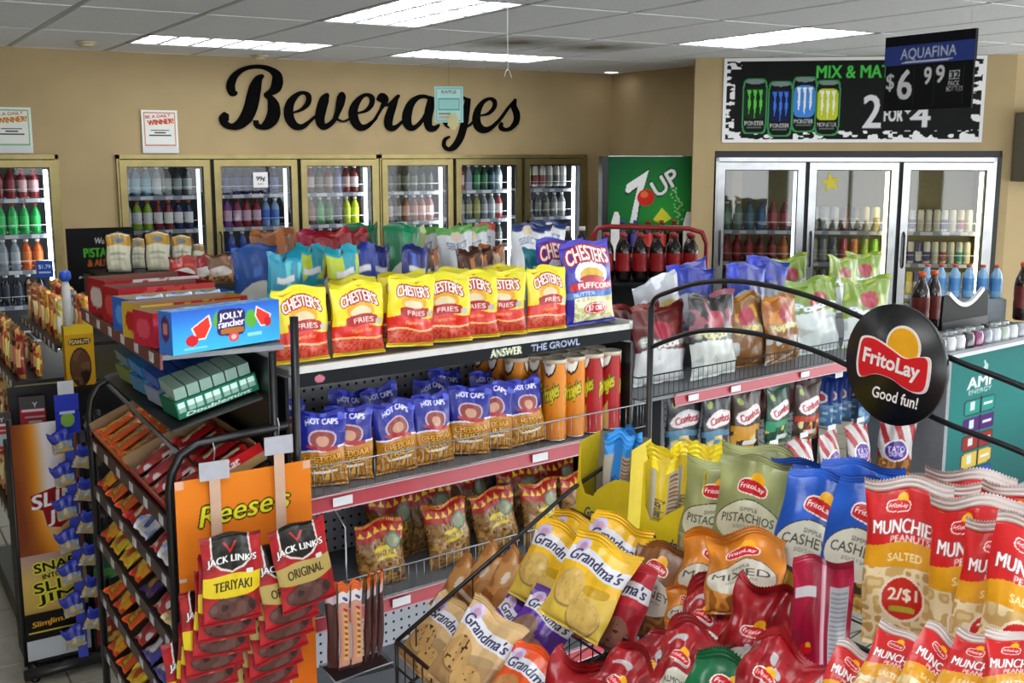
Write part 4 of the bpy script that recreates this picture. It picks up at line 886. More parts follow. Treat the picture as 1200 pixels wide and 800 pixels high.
# middle and rear rows of hanging pouches on the same top shelf
tealP = bag('candy_pouch', d_peg('#1f88a4', '#5ac0c8', seed=1), .105, .26, .045, 11); tealG = bag('candy_pouch', d_peg('#1c8ea0', '#b0c030', seed=2), .11, .27, .045, 12)
navyP = bag('candy_pouch', d_peg('#1d3088', '#d8a830', seed=3), .12, .27, .045, 13); navyQ = bag('candy_pouch', d_peg('#222a70', '#5068c8', seed=4), .10, .26, .045, 14)
brnP = bag('candy_pouch', d_peg('#4a2c1c', '#c07838', ('#8a7a6e', '#b8b0a8', '#6a5040'), 5), .10, .26, .045, 15); ornP = bag('candy_pouch', d_peg('#a85a28', '#e0c8a8', ('#9a8a80', '#c0b8b0', '#785a48'), 6), .10, .26, .045, 16)
t2 = bag('candy_pouch', d_peg('#1a7c8c', '#70c0c0', ('#3a9aa8', '#5ab0b8', '#88c8c8'), 7), .13, .25, .05, 17)
rowB = [(322, tealP, 'teal'), (346, tealP, 'teal'), (372, tealG, 'teal and lime'), (401, tealG, 'teal and lime'), (430, navyP, 'navy with a gold stripe'), (456, navyQ, 'navy'), (478, navyQ, 'navy'), (500, brnP, 'dark brown'), (521, ornP, 'orange-brown'), (545, brnP, 'dark brown'), (569, brnP, 'dark brown'), (596, ornP, 'orange-brown'), (627, t2, 'wide teal')]
for i, (px, mdl, w_) in enumerate(rowB):
    x, _ = gpl(px, 300, .33); rs = random.Random(i)
    place(mdl, 'candy_pouch', '%s clear-bottomed candy pouch, %s from left in the middle row' % (w_, ORD[i]), 'candy pouch', 'clear-bottomed candy pouches', GP(x, .30+.05*(i % 3), 1.462), (R(-2), R(rs.uniform(-6, 6)), GA+R(rs.uniform(-5, 5))), (1.0, 1.0, 1.0 if i < 7 else .92))
nB = bag('snack_pouch', d_nut('#27509a', seed=1), .15, .26, .05, 21); nBr = bag('snack_pouch', d_nut('#7a4824', seed=2, low=('#5a3a20', '#7a5430', '#3a2414')), .16, .30, .05, 22)
nPk = bag('snack_pouch', d_nut('#b02a50', seed=3), .12, .29, .05, 23); nRd = bag('snack_pouch', d_nut('#84141e', seed=4), .14, .29, .05, 24); nGn = bag('snack_pouch', d_nut('#0f6a44', seed=5), .14, .30, .05, 25)
nLg = bag('snack_pouch', d_nut('#94a870', '#d8dcd0', ('#b8b8a8', '#8a7048', '#d8d0b8'), 6), .15, .29, .05, 26)
def d_white(top, seed):
    c = Cv(34, .58, '#c9ccd2'); c.rect(0, .90, 1, 1, top); c.ell(.5, .90, .16, .06, '#c8b8a0'); c.text('SELECT', .5, .78, .6, .08, '#5a6a8a', bold=.03)
    c.blobs(c.Y < .40, ['#c8b070', '#8a6a40', '#d8d0c0', '#6a4a30'], 9, seed); return c.rect(0, .40, 1, .44, '#b0b4c0')
nWg = bag('snack_pouch', d_white('#5a9a4a', 7), .15, .28, .05, 27); nWn = bag('snack_pouch', d_white('#26366a', 8), .15, .28, .05, 28); nWr = bag('snack_pouch', d_white('#c04a40', 9), .15, .28, .05, 29)
rowC = [(292, nB, 'blue'), (326, nBr, 'bronze'), (360, nPk, 'pink-topped'), (391, nRd, 'dark red'), (417, nRd, 'dark red'), (441, nGn, 'green'), (461, nGn, 'green'), (483, nLg, 'pale green'), (507, nWg, 'white and green'), (532, nWg, 'white and green'), (556, nWg, 'white and green'), (580, nWr, 'white and red'), (606, nWn, 'white and navy'), (631, nWn, 'white and navy'), (655, nWn, 'white and navy')]
for i, (px, mdl, w_) in enumerate(rowC):
    x, _ = gpl(px, 280, .68); rs = random.Random(40+i)
    place(mdl, 'snack_pouch', '%s snack pouch, %s from the left in the rearmost pouch row' % (w_, ORD[i]), 'snack pouch', 'snack pouches in the rear row', GP(x, .64+.055*(i % 3), 1.462), (R(-2), R(rs.uniform(-5, 5)), GA+R(rs.uniform(-4, 4))))
b = MB(); b.box(0, .32, 0, .36, 0, 1.455); thing('rear_display_base', 'grey display base under the white and navy pouches behind the chips', 'display base', None, GP(1.245, .55, 0), (0, 0, GA), b.mesh('rear_display_base', M_shelfgrey))

# second shelf: cheddar fries bags and crisp cans
VC = [bag('chip_bag', d_cheddar(), .135, .225, .052, s, wr=1.0) for s in (31, 32, 33)]
rowS = [(.120, .055, -20, 0), (.205, .06, -22, 1), (.352, .045, -3, 0), (.482, .05, 2, 1), (.612, .060, -20, 3), (.695, .062, -22, 4), (.832, .045, -3, -3)]
for i, (x, y, rz, ry) in enumerate(rowS):
    place(VC[i % 3], 'chip_bag', 'blue cheddar fries bag, %s from left in the front row' % ORD[i], 'chip bag', 'blue cheddar fries bags in front', GP(x, y, 1.117), (R(-6), R(ry), GA+R(rz)), (1.0, 1.0, .9))
for i, (x, y, rz, ry) in enumerate(((.10, .18, 3, -4), (.28, .19, -3, 6), (.42, .18, 4, -8), (.57, .19, -3, 5), (.66, .255, 2, 9), (.79, .19, -2, 2))):
    place(VC[(i+2) % 3], 'chip_bag', 'blue cheddar fries bag, %s from left in the rear row' % ORD[i], 'chip bag', 'blue cheddar fries bags behind', GP(x, y, 1.117), (R(-8), R(ry), GA+R(rz)), (1.0, 1.0, .92))
def d_can(base, low, chip):
    c = Cv(150, 2*math.pi*.0375/.252, base); X, Y = c.X, c.Y
    c.blobs(Y < .18, chip, 12, 3); c.put((Y > .16)&(Y < .20+.03*np.sin(X*25)), low)
    for cx in (.33, .67):
        c.ell(cx, .67, .105, .065, '#3a1c14').ell(cx, .67, .088, .052, '#ece6dc').rrect(cx-.05, .655, cx+.05, .685, '#b89a88', 3)
        c.text('Pringles', cx+.02, .53, .24, .085, '#e0d02a', bold=.03, rot=10, shear=.2, out='#2a3a14', ow=.05)
        c.poly([(cx-.06, .40), (cx+.05, .46), (cx+.07, .30), (cx+.0, .22), (cx-.05, .28)], chip[1])
    c.rect(.0, .1, .06, .9, '#c8c070'); return c
def can_model(cv):
    body = wrap('crisp_can', cv, [(.0365, 0), (.0375, .004), (.0375, .246), (.0365, .252)])
    l = MB(); l.lathe([(.0385, .244), (.0385, .256), (.036, .257), (.034, .253)], 20); ri = MB(); ri.lathe([(.0372, -.001), (.0382, 0), (.0382, .004), (.0372, .005)], 20)
    return (body, [('lid', l.mesh('lid', mat('translucent_lid', '#cfc3ae', .35))), ('base_rim', ri.mesh('base_rim', M_silver))])
CO = can_model(d_can('#d8821c', '#c86a14', ['#b05a18', '#c8782a', '#a04a10'])); CR = can_model(d_can('#a8141c', '#8a1018', ['#c89a50', '#d0a860', '#981018']))
for r_ in range(4):
    for i in range(5):
        x = .861+i*.079+(.004 if r_ % 2 else 0); y = .05+r_*.080+(.016 if i == 0 else 0)
        if i == 0 and r_ == 0: continue
        mdl = CR if i > 2 else CO
        place(mdl, 'crisp_can', '%s crisp can, %s from left in the %s row of cans' % ('red' if i > 2 else 'orange', ORD[i], ('front', 'second', 'third', 'last')[r_]), 'crisp can', 'tall crisp cans', GP(x, y, 1.117), (0, 0, GA+R(-25+17*(i % 3))))
# third shelf: snack mix bags
VS = [bag('snack_bag', d_snackmix(), .16, .19, .06, s, wr=1.1) for s in (41, 42)]
rowT = [(.305, .06, 0, 0), (.55, .065, 3, -3), (.735, .07, -3, -6), (.905, .06, 3, 0), (1.075, .065, -3, 0)]
for i, (x, y, rz, ry) in enumerate(rowT):
    place(VS[i % 2], 'snack_bag', 'red-topped snack mix bag, %s from left, front row, third shelf' % ORD[i], 'snack bag', 'red-topped snack mix bags', GP(x, y, .787), (R(-8), R(ry), GA+R(rz)))
for i, (x, y, rz, ry) in enumerate(((.42, .20, 3, 5), (.59, .21, -3, -6), (.76, .26, 2, 4), (.93, .20, -2, -3), (1.10, .21, 2, 0))):
    place(VS[(i+1) % 2], 'snack_bag', 'red-topped snack mix bag, %s from left, dark rear row, third shelf' % ORD[i], 'snack bag', 'red-topped snack mix bags at the back', GP(x, y, .787), (R(-6), R(ry), GA+R(rz)), 1.1)

# ================================================================== popcorn rack to the right, further back
QA = R(8.5); QM = Matrix.Translation((2.74, 3.29, 0)) @ Matrix.Rotation(QA, 4, 'Z')
def QP(x, y, z): return QM @ Vector((x, y, z))
def qpl(px, py, yl): return plan((2.74, 3.29), QA, px, py, yl)
t = thing('popcorn_rack', 'snack rack with a red price rail and dark wire fence behind the round sign', 'shelf unit', None, (2.74, 3.29, 0), (0, 0, QA))
b = MB(); b.box(-.22, 1.8, 0, .62, 1.07, 1.088); sh = link('shelf', b.mesh('shelf', M_shelfgrey), t)
link('price_rail', rail(-.0, 1.8, 1.035, 1.078), sh)
for x in (.10, .36, .83, 1.28, 1.6): link('price_tag', TAGM, sh, (x, -.012, 1.057))
link('wire_fence', wire_guard(-.215, 1.8, 1.09, 1.175, .028, .0018, .3, M_blkmetal, 'wire_fence'), sh)
b = MB(); b.box(0, 1.8, .34, .62, 1.175, 1.19); b.box(0, 1.8, .34, .35, 1.09, 1.175); link('riser_shelf', b.mesh('riser_shelf', M_shelfgrey), t)
b = MB(); b.box(-.05, 1.8, .60, .62, .1, 1.07); link('pegboard', b.mesh('pegboard', M_peg), t)
b = MB(); b.box(-.05, 1.8, .0, .62, 0, .14); link('base', b.mesh('base', M_blkmetal), t)
for x in (-.05, 1.8):
    b = MB(); b.box(x-.015, x+.015, .58, .64, 0, 1.30); link('upright', b.mesh('upright', M_blkmetal), t)
b = MB(); b.box(-.05, -.04, .02, .6, .14, 1.07); link('end_panel', b.mesh('end_panel', mat('end_panel_grey', '#54565a', .5)), t)
def d_pop(top, mid, low, txt, tc_, seed, asp=.68, spl=.42):
    c = Cv(44, asp, top); X, Y = c.X, c.Y
    c.blobs((Y > .5)&(vnoise(X.shape, 7, seed) > .55), [mid, top], 8, seed); c.put(Y < spl+.05*np.sin(X*4), low)
    c.blobs((Y < spl-.05)&(vnoise(X.shape, 9, seed+2) > .6), [low, '#a8b0ae'], 6, seed)
    c.ell(.5, .70, .2, .12, '#9a2038'); c.text(txt, .5, spl+.10, .82, .13, tc_, bold=.03, out='#6a7a7a', ow=.06); return c
pW = bag('popcorn_bag', d_pop('#5a1214', '#7c3430', '#c6c8ca', 'Popcorn', '#ecdfdc', 3), .22, .33, .11, 51, wr=2.0)
pB = bag('popcorn_bag', d_pop('#1a1518', '#8a4a58', '#c4c8c4', 'Popcorn', '#d8d090', 5), .22, .36, .11, 52, wr=2.0)
pG = bag('popcorn_bag', d_pop('#7c5010', '#b8821e', '#6e4410', 'Popcorn', '#d8b848', 7), .20, .33, .10, 53, wr=2.0); pO = bag('popcorn_bag', d_pop('#96560e', '#c07a1c', '#7c4e12', 'Popcorn', '#e0c060', 8), .20, .32, .10, 54, wr=2.0)
pS = bag('popcorn_bag', d_pop('#6c8a24', '#94a83a', '#bfc8c8', 'Popcorn', '#e8f0f0', 9, spl=.54), .28, .36, .12, 55, wr=2.0); pS2 = bag('popcorn_bag', d_pop('#728c26', '#9aac3e', '#c2caca', 'Popcorn', '#e8f0f0', 10), .26, .34, .12, 56, wr=2.0)
bl = bag('chip_bag', d_nut('#1c2f9c', '#c8ccd8', ('#c8ccd8', '#a8b0c8', '#8890b0'), 3), .24, .30, .10, 57); wh = bag('chip_bag', d_nut('#b8bcc4', '#c8b060', ('#a83030', '#c84a40', '#d8c8b0'), 5), .26, .26, .10, 58)
for i, (px, py, mdl, y, rz, lab) in enumerate([(752, 420, pW, .18, 0, 'dark red popcorn bag, first on the popcorn rack beside the crisp cans'), (792, 420, pW, .07, 0, 'dark red and white popcorn bag standing left of the black one'), (843, 420, pB, .07, 3, 'black and white popcorn bag behind the dark wire fence'),
        (890, 410, pG, .07, -4, 'gold popcorn bag next to the black and white one'), (924, 405, pO, .09, 6, 'orange-gold crumpled popcorn bag left of the white and green one'), (972, 400, pS, .08, 0, 'large white and green popcorn bag left of the round sign'), (1022, 395, pS2, .10, -4, 'white and green popcorn bag mostly hidden by the round sign')]):
    x, _ = qpl(px, py, y); place(mdl, 'popcorn_bag', lab, 'popcorn bag', 'popcorn bags behind the wire fence', QP(x, y+.03+.05*(i % 2), 1.09), (R(-5), 0, QA+R(rz)), (1.38, .72, .96))
for i, (px, mdl, rz, ry, lab, dz) in enumerate([(772, wh, 5, -12, 'white chip bag with a red base lying behind the popcorn bags', 0), (812, bl, -6, 8, 'blue chip bag, first from the left behind the popcorn', 0), (838, bl, 8, -10, 'blue chip bag, second from the left behind the popcorn', 0), (868, bl, 0, 6, 'blue chip bag, third from the left behind the popcorn', 0), (900, bl, -8, 12, 'blue chip bag, fourth from the left behind the popcorn', 0),
        (948, pS2, 0, -5, 'lime green popcorn bag, first in the raised rear row', -.06), (982, pS2, 6, 4, 'lime green popcorn bag, second in the raised rear row', -.05), (1018, pS2, -4, 3, 'lime green popcorn bag, third in the raised rear row', -.06)]):
    x, _ = qpl(px, 320, .45); place(mdl, 'chip_bag' if i < 5 else 'popcorn_bag', lab, 'chip bag' if i < 5 else 'popcorn bag', 'bags in the raised rear row', QP(x, .41+.065*(i % 3), 1.192), (R(-6), R(ry), QA+R(rz)), (1.2, .6, .98) if i < 5 else (1.15, .5, .84))
# hooks with hanging bags below
REST = False
def hook(rackobj, x, z, ln=.30, y0=.60):
    b = MB(); b.tube([(x, y0, z), (x, y0-ln+.01, z), (x, y0-ln, z+.008)], .0028, 5); h = link('peg_hook', b.mesh('peg_hook', M_wire), rackobj)
    link('price_tag', TAGM, h, (x, y0-ln-.004, z+.012))
def d_combo(base, low, seed):
    c = Cv(44, .56, base); X, Y = c.X, c.Y
    c.blobs((Y < .38)&(vnoise(X.shape, 6, seed) > .35), [low, low, '#c8b060', '#d8c890'], 9, seed); c.rect(0, .34, 1, .42, low)
    c.rrect(.08, .47, .95, .70, '#e4dcdc', 2.3, 14).rrect(.11, .485, .92, .685, '#c8a8b0', 2.3, 14).rrect(.12, .49, .91, .68, '#e6e0e2', 2.3, 14)
    c.text('Combos', .51, .585, .66, .11, '#a31a2c', bold=.04, rot=14); c.ell(.22, .80, .10, .05, '#8aa030'); c.rrect(.3, .12, .8, .2, '#d0d4d4', 4); return c
cb = {k: bag('pretzel_bag', d_combo(*v), .135, .245, .06, 60+i, top=.09) for i, (k, v) in enumerate({'blue': ('#22262e', '#4a7a98', 1), 'gold': ('#3a2a20', '#c08a28', 2), 'green': ('#10402e', '#2a8a60', 3), 'red': ('#3a2a22', '#b03a24', 4)}.items())}
for i, (px, cl, lab) in enumerate([(812, 'blue', 'blue-banded pretzel snack bag hanging leftmost, half hidden by the next'), (838, 'blue', 'blue-banded pretzel snack bag hanging in front of its twin'), (873, 'gold', 'gold-banded pretzel snack bag on the pegs'), (910, 'green', 'green pretzel snack bag on the pegs'), (944, 'red', 'red-banded pretzel snack bag on the pegs')]):
    x, _ = qpl(px, 480, .16); zt = 1.035-.012*i
    place(cb[cl], 'pretzel_bag', lab, 'pretzel bag', 'hanging pretzel snack bags', QP(x, .16+.06*(i == 0), zt-.302), (R(0), R(2), QA+R((-12, 0, -6, 4, -4)[i])), (1.35, 1.0, 1.18))
    hook(t, x, zt+.01, .46)
cbk = bag('pretzel_bag', d_nut('#4a1a1c', '#6a2a2c', ('#3a1a18', '#5a2a20', '#2a1410'), 3), .14, .24, .05, 66)
for i, px in enumerate((868, 905, 935)):
    x, _ = qpl(px, 450, .36); place(cbk, 'pretzel_bag', 'dark red bag deep behind the hanging pretzel bags, %s from the left' % ORD[i], 'pretzel bag', 'dark bags deep on the pegs', QP(x, .40, .74), (0, 0, QA), 1.0)
def d_blue():
    c = Cv(30, .5, '#12307a'); c.rect(0, 0, 1, .45, '#6a90b8'); c.blobs(c.Y < .4, ['#88a8c0', '#4a78a8', '#b8c8d0'], 7, 2); c.ell(.5, .6, .3, .12, '#c8d0dc'); c.ell(.5, .6, .22, .08, '#b02a38'); return c
bb = bag('snack_bag', d_blue(), .125, .235, .022, 67, wr=.5)
for i in range(4):
    x, _ = qpl(965+i*11, 480, .20); place(bb, 'snack_bag', 'dark blue snack bag seen edge-on, %s from left beside the pretzels' % ORD[i], 'snack bag', 'dark blue snack bags seen edge-on', QP(x, .22, .71), (0, 0, QA+R(-62)))
x, _ = qpl(1012, 490, .12); place(bb, 'snack_bag', 'dark blue snack bag facing out under the round sign', 'snack bag', None, QP(x, .12, .70), (R(4), R(-6), QA+R(5)))
hook(t, qpl(982, 446, .12)[0], .965, .48)
def d_tato(seed):
    c = Cv(40, .62, '#c9c4c4'); X, Y = c.X, c.Y
    for k in range(4): c.put(abs((X+Y*.7)-(.25+.42*k)) < .09, '#a3202a')
    c.blobs(Y < .32, ['#8a5a28', '#a87438', '#6a4018', '#c09050'], 9, seed); c.ell(.5, .46, .36, .20, '#e0dce4').ell(.5, .46, .32, .17, '#4a2a8a')
    c.text('TATO', .5, .49, .5, .10, '#e4e0ee', bold=.03).text('SKINS', .5, .40, .4, .07, '#d8d0e8', bold=.03); return c
tb = [bag('snack_bag', d_tato(s), .145, .235, .06, 70+s) for s in (1, 2)]
for i, px in enumerate((905, 940, 972, 1005)):
    x, _ = qpl(px, 540, .08); place(tb[i % 2], 'snack_bag', 'red and white striped snack bag, %s from left, purple oval' % ORD[i], 'snack bag', 'red and white striped snack bags', QP(x, .06, .475), (R(-6), R(-3), QA+R((6, -4, 3, -6)[i])), 1.08)
    hook(t, x, .735, .52)
x, _ = qpl(1046, 535, .06); place(tb[0], 'snack_bag', 'red and white striped snack bag seen edge-on at the rack end', 'snack bag', None, QP(x, .06, .43), (0, R(4), QA+R(-48)), 1.2)
hook(t, x, .735, .50)

# ================================================================== energy drink can cooler on the right
EA = R(8.0); t = thing('can_cooler', 'teal energy drink can cooler with a printed can column at the right edge', 'can cooler', None, (4.60, 3.45, 0), (0, 0, EA))
c = Cv(150, .95/.78, '#1c6a66'); c.vgrad(c.all(), [(0, '#164f50'), (.6, '#1f7470'), (1, '#1c6a68')])
c.text('AMP', .335, .805, .29, .075, '#dfe6e6', bold=.05).text('ENERGY', .33, .745, .24, .03, '#b8cccc', bold=.02)
c.poly([(.32, .87), (.36, .90), (.345, .95), (.40, .90), (.385, .86), (.35, .855)], '#a8c4c2')
for k, cc in enumerate(('#1f8a80', '#4a1a6a', '#8a2420', '#c8a848', '#2a4aa8', '#a08aa8', '#6a7090', '#2a8a60')):
    y = .645-k*.118; c.rrect(.17, y-.054, .50, y+.05, '#2a2c34', 8).rrect(.18, y-.048, .49, y+.044, cc, 8).rect(.335, y-.055, .355, y+.055, '#16181c').rect(.38, y-.01, .47, y+.006, '#d0d4d8').rect(.24, y-.026, .28, y+.03, '#c0d0d0')
link('front_panel', pbox('front_panel', .95, .03, .78, c, '#1c5a58'), t, (.475, 0, .24))
b = MB(); b.box(-.03, .0, -.01, .5, .1, 1.02); b.box(.95, .98, -.01, .5, .1, 1.02); b.box(-.03, .98, .47, .5, .1, 1.0); b.box(-.03, .98, .03, .47, .92, .94); b.box(-.03, .98, -.01, .5, .1, .24); link('cabinet', b.mesh('cabinet', mat('cooler_silver', '#8d9298', .35, metal=.5)), t)
b = MB(); b.box(-.03, .98, -.02, .03, 1.02, 1.04); link('top_rim', b.mesh('top_rim', mat('rim_white', '#c4c8cc', .4)), t)
b = MB(); b.box(.02, .02+.5, 0, .02, 0, .27); hp = MB()
N = 20; arc = [(.09+.36*k/N, .27-.075*math.sin(math.pi*k/N)) for k in range(N+1)]
hp.prism([(.02, 0), (.52, 0), (.50, .27)]+arc[::-1]+[(.04, .27)], 0, .015)
lid = link('lid_panel', hp.mesh('lid_panel', mat('black_gloss_lid', '#08090a', .5, spec=.2)), t, (.40, .30, .99))
wa = MB(); wa.ribbon([(x, z+.012) for x, z in arc], [.022]*(N+1), -.004, .016); link('arc_trim', wa.mesh('arc_trim', M_white), lid)
b = MB(); b.box(.03, .51, -.006, 0, .03, .13); link('grey_band', b.mesh('grey_band', mat('smoke_grey_band', '#2c2e31', .4)), lid)
EM = Matrix.Translation((4.60, 3.45, 0)) @ Matrix.Rotation(EA, 4, 'Z')
cs_ = [('#26262b', Wt, '#6a6a70', 'black'), ('#c8ccd0', Wt, '#8a9094', 'silver'), ('#c4c8cc', Wt, '#9aa0a4', 'silver'), ('#3a3440', Wt, '#6a6070', 'charcoal'), ('#8a3a6a', Wt, '#c890b0', 'magenta'), ('#88909a', Wt, '#b0b8c0', 'grey'), ('#b8c0c8', Wt, '#d8dce0', 'pale'), ('#a8b4ac', Wt, '#c8d4cc', 'mint'), ('#c8ccd0', Wt, '#8a9094', 'silver'), ('#9aa0a8', Wt, '#c8d0d4', 'grey')]
for r_ in range(2):
    for i in range(10):
        bo = cs_[(i+3*r_) % 10]
        place(bottle(*bo[:3], .034, .16, 'can'), 'drink_can', '%s energy can, %s from left in the %s row, teal cooler' % (bo[3], ORD[i], ('front', 'back')[r_]), 'can', 'cans in the teal cooler', EM @ Vector((.05+i*.09, .09+r_*.09, .943)))
for i, px in enumerate((1076, 1090, 1194)):
    q = at_y(px, 400, 4.2+.02*i); place(bottle('#241614', '#c85a28', '#6a2420', .05, .36), 'soda_bottle', ('brown soda bottle with an orange cap left of the black lid', 'brown soda bottle with an orange cap nearest the black lid', 'brown soda bottle with an orange cap at the right edge')[i], 'bottle', None, (q[0], q[1], .98), (0, 0, 0))
q0 = at_y(1084, 400, 4.16); b = MB(); b.box(-.06, .9, -.06, .14, 0, .975); thing('bottle_display', 'dark stand behind the can cooler holding orange-capped bottles', 'stand', None, (q0[0], q0[1], 0), (0, 0, 0), b.mesh('bottle_display', M_dark))
# water packs stacked before the angled cooler
wm = ('#7fb0d8', '#e8ecf0', '#4a8ac8')
q = at_z(1127, 345, 1.12); WX = Matrix.Translation((float(q[0]), float(q[1]), 0)) @ Matrix.Rotation(DA, 4, 'Z')
b = MB(); b.box(-.26, .26, -.05, .25, 0, 1.10); thing('pallet_stack', 'grey stack of wrapped cases carrying the blue water bottles', 'case stack', None, WX.translation, (0, 0, DA), b.mesh('pallet_stack', mat('shrinkwrap_grey', '#7a848c', .3)))
for i in range(6):
    place(bottle(wm[0], '#c84838', wm[2], .036, .21), 'water_bottle', 'blue water bottle, %s from left on the wrapped grey cases' % ORD[i], 'bottle', 'water bottles on the case stack', WX @ Vector((-.215+i*.085, .02, 1.10)))

# ================================================================== candy rack on the left flank of the island (faces -x)
LX, NY, FY = .64, 2.64, 3.60          # lip plane, near end, far end
TZ = [1.119, .963, .799, .612, .424]   # lips of the sloping tiers
SL = R(24)
t = thing('candy_rack', 'black tube candy rack with sloping tiers of trays beside the orange panel', 'candy rack', None, (LX, NY, 0))
crk = t
b = MB(); b.box(0, .30, 0, FY-NY, -.012, 0); sh = link('top_shelf', b.mesh('top_shelf', M_shelfgrey), t, (0, 0, 1.532))
b = MB(); b.box(-.006, 0, 0, FY-NY, -.034, .004); rl = link('price_rail', b.mesh('price_rail', mat('dark_red_rail', '#6a2a30', .4)), sh)
b = MB(); b.box(-.0012, 0, -.02, .02, -.012, .012); TAGX = b.mesh('price_tag', M_tag)
for k in range(6): link('price_tag', TAGX, sh, (-.007, .08+k*.155, -.015))
for z in TZ:
    b = MB(); b.add([(0, 0, 0), (.275*math.cos(SL), 0, .275*math.sin(SL)), (.275*math.cos(SL), FY-NY, .275*math.sin(SL)), (0, FY-NY, 0), (0, 0, -.01), (.275*math.cos(SL), 0, .275*math.sin(SL)-.01), (.275*math.cos(SL), FY-NY, .275*math.sin(SL)-.01), (0, FY-NY, -.01)],
                    [(0, 1, 2, 3), (7, 6, 5, 4), (0, 3, 7, 4), (1, 5, 6, 2), (0, 4, 5, 1), (2, 6, 7, 3)])
    ti = link('tier', b.mesh('tier', M_dark), t, (0, 0, z))
    b = MB(); b.box(-.006, 0, 0, FY-NY, -.028, .010); link('tier_rail', b.mesh('tier_rail', mat('plum_rail', '#3a2228', .4)), ti)
    for k in range(6): link('price_tag', TAGX, ti, (-.007, .07+k*.16, -.009))
for y in (NY, FY):
    b = MB(); b.tube([(.0, y-NY, 0), (.0, y-NY, 1.20), (.008, y-NY, 1.245), (.03, y-NY, 1.285), (.07, y-NY, 1.307), (.16, y-NY, 1.315), (.30, y-NY, 1.325)], .012, 8); link('end_loop', b.mesh('end_loop', M_blkmetal), t)
    b = MB(); b.tube([(.268, y-NY+(.0 if y < 3 else .02), 0), (.268, y-NY+(.0 if y < 3 else .02), 1.515)], .010, 8); link('upright', b.mesh('upright', M_blkmetal), t)
b = MB(); b.tube([(.03, 0, 1.285), (.06, FY-NY, 1.285)], .006, 6); link('tie_rail', b.mesh('tie_rail', M_wire), t)
b = MB(); b.box(.256, .262, .0, FY-NY, .1, 1.50); link('back_panel', b.mesh('back_panel', M_blkmetal), t)
def RT3(tilt_y, rz=0, up=True):
    m = Matrix.Rotation(-tilt_y, 4, 'Y') @ Matrix.Rotation(rz, 4, 'Z')
    if up: m = m @ Matrix.Rotation(R(-90), 4, 'X')
    return m.to_euler()
def tierpt(z, s, y, h=.004): return Vector((LX+s*math.cos(SL)-h*math.sin(SL), y, z+s*math.sin(SL)+h*math.cos(SL)))
def d_bar(base, acc, tcol, txt=None, asp=1.5, seed=1, nx=40):
    c = Cv(nx, asp, base); c.put((vnoise(c.X.shape, 4, seed) > .6), acc)
    if txt: c.text(txt, .5, .5, .78, .42, tcol, bold=.03, rot=6, out=tuple(x*.45 for x in col(base)), ow=.06)
    else: c.rrect(.15, .3, .85, .7, tcol, 4, 8)
    c.rect(0, 0, .05, 1, tuple(min(1, x*1.15) for x in col(base))); c.rect(.95, 0, 1, 1, tuple(min(1, x*1.15) for x in col(base))); return c
def cbar(base, acc, tcol, txt=None, wd=.14, h=.10, seed=1): return bag('candy_bar', d_bar(base, acc, tcol, txt, wd/h, seed), wd, h, .026, seed, top=.06, wr=.8)
PK = {'reese': (cbar('#d8561a', '#e06a20', '#e6c822', "Reese's", .13, .085, 1), 'orange peanut butter cup pack'), 'red': (cbar('#b01a20', '#c83028', '#e8d8b8', None, .13, .09, 2), 'red wafer bar'), 'white': (cbar('#cfd2da', '#7aa0d8', '#2a4ab0', None, .13, .11, 3), 'white and blue cookie bar'),
      'yellow': (cbar('#d8a81c', '#e0c030', '#c83a1c', None, .13, .10, 4), 'yellow peanut candy pack'), 'orange': (cbar('#cc3a14', '#e8a020', '#f0d040', None, .13, .10, 5), 'red-orange candy pack'), 'purple': (cbar('#3a2468', '#6a4a2c', '#b8904a', None, .13, .09, 6), 'purple and tan candy pack'),
      'rose': (cbar('#b83a3c', '#d8d0d4', '#a8203a', None, .13, .09, 7), 'red and white candy pack'), 'cream': (cbar('#cfc090', '#b86a30', '#c88a48', None, .13, .10, 8), 'cream candy pack with nuts'), 'violet': (cbar('#4a4a9a', '#d0cce0', '#e8e4f0', None, .14, .11, 9), 'violet and white candy pack'),
      'grey': (cbar('#34363c', '#5a5c62', '#a8a8b0', None, .14, .10, 10), 'charcoal candy pack'), 'gold': (cbar('#8a6a1c', '#2a2a20', '#d8b840', None, .13, .09, 11), 'gold and black candy pack')}
# first tier: two open cartons
def carton(l, dp, h, m, front=None):
    b = MB(); b.box(0, dp, 0, l, 0, .004); b.box(0, .004, 0, l, 0, h*.55); b.box(dp-.004, dp, 0, l, 0, h); b.box(0, dp, l-.004, l, 0, h); b.box(0, dp, 0, .004, 0, h*.8);  return b.mesh('carton', m)
def tilt_place(me, name, label, cat, p): return thing(name, label, cat, None, tuple(p), (0, -SL, 0), me)
M_orange = mat('orange_card', '#d8641c', .55); M_redc = mat('red_card', '#b0141c', .5)
z = TZ[0]
o = tilt_place(carton(.44, .262, .05, M_kraft), 'candy_tray', 'open orange carton of peanut butter cups on the highest sloping tier', 'candy tray', tierpt(z, .012, 3.13))
b = MB(); b.box(-.002, 0, 0, .44, 0, .03); b.box(0, .27, -.002, 0, 0, .042); link('print_face', b.mesh('print_face', M_orange), o)
n = 0
for r_ in range(2):
    for k in range(4):
        n += 1; y = 3.185+k*.105
        place(PK['reese'][0], 'candy_bar', 'orange peanut butter cup pack, %s in its open orange carton' % ORD[n-1], 'candy', 'cups in the orange carton', tierpt(z, .075+r_*.128, y-.045, .032), RT3(SL+R(6), R(0)), .9)
o = tilt_place(carton(.43, .262, .055, M_kraft), 'candy_tray', 'open red-fronted wafer bar carton on the highest sloping tier', 'candy tray', tierpt(z, .012, 2.67))
c = Cv(110, .27/.05, '#b8161c'); c.rect(0, 0, 1, .45, '#a8895c').text('Kit Kat', .60, .72, .30, .42, '#f0e8e4', bold=.05, shear=.2)
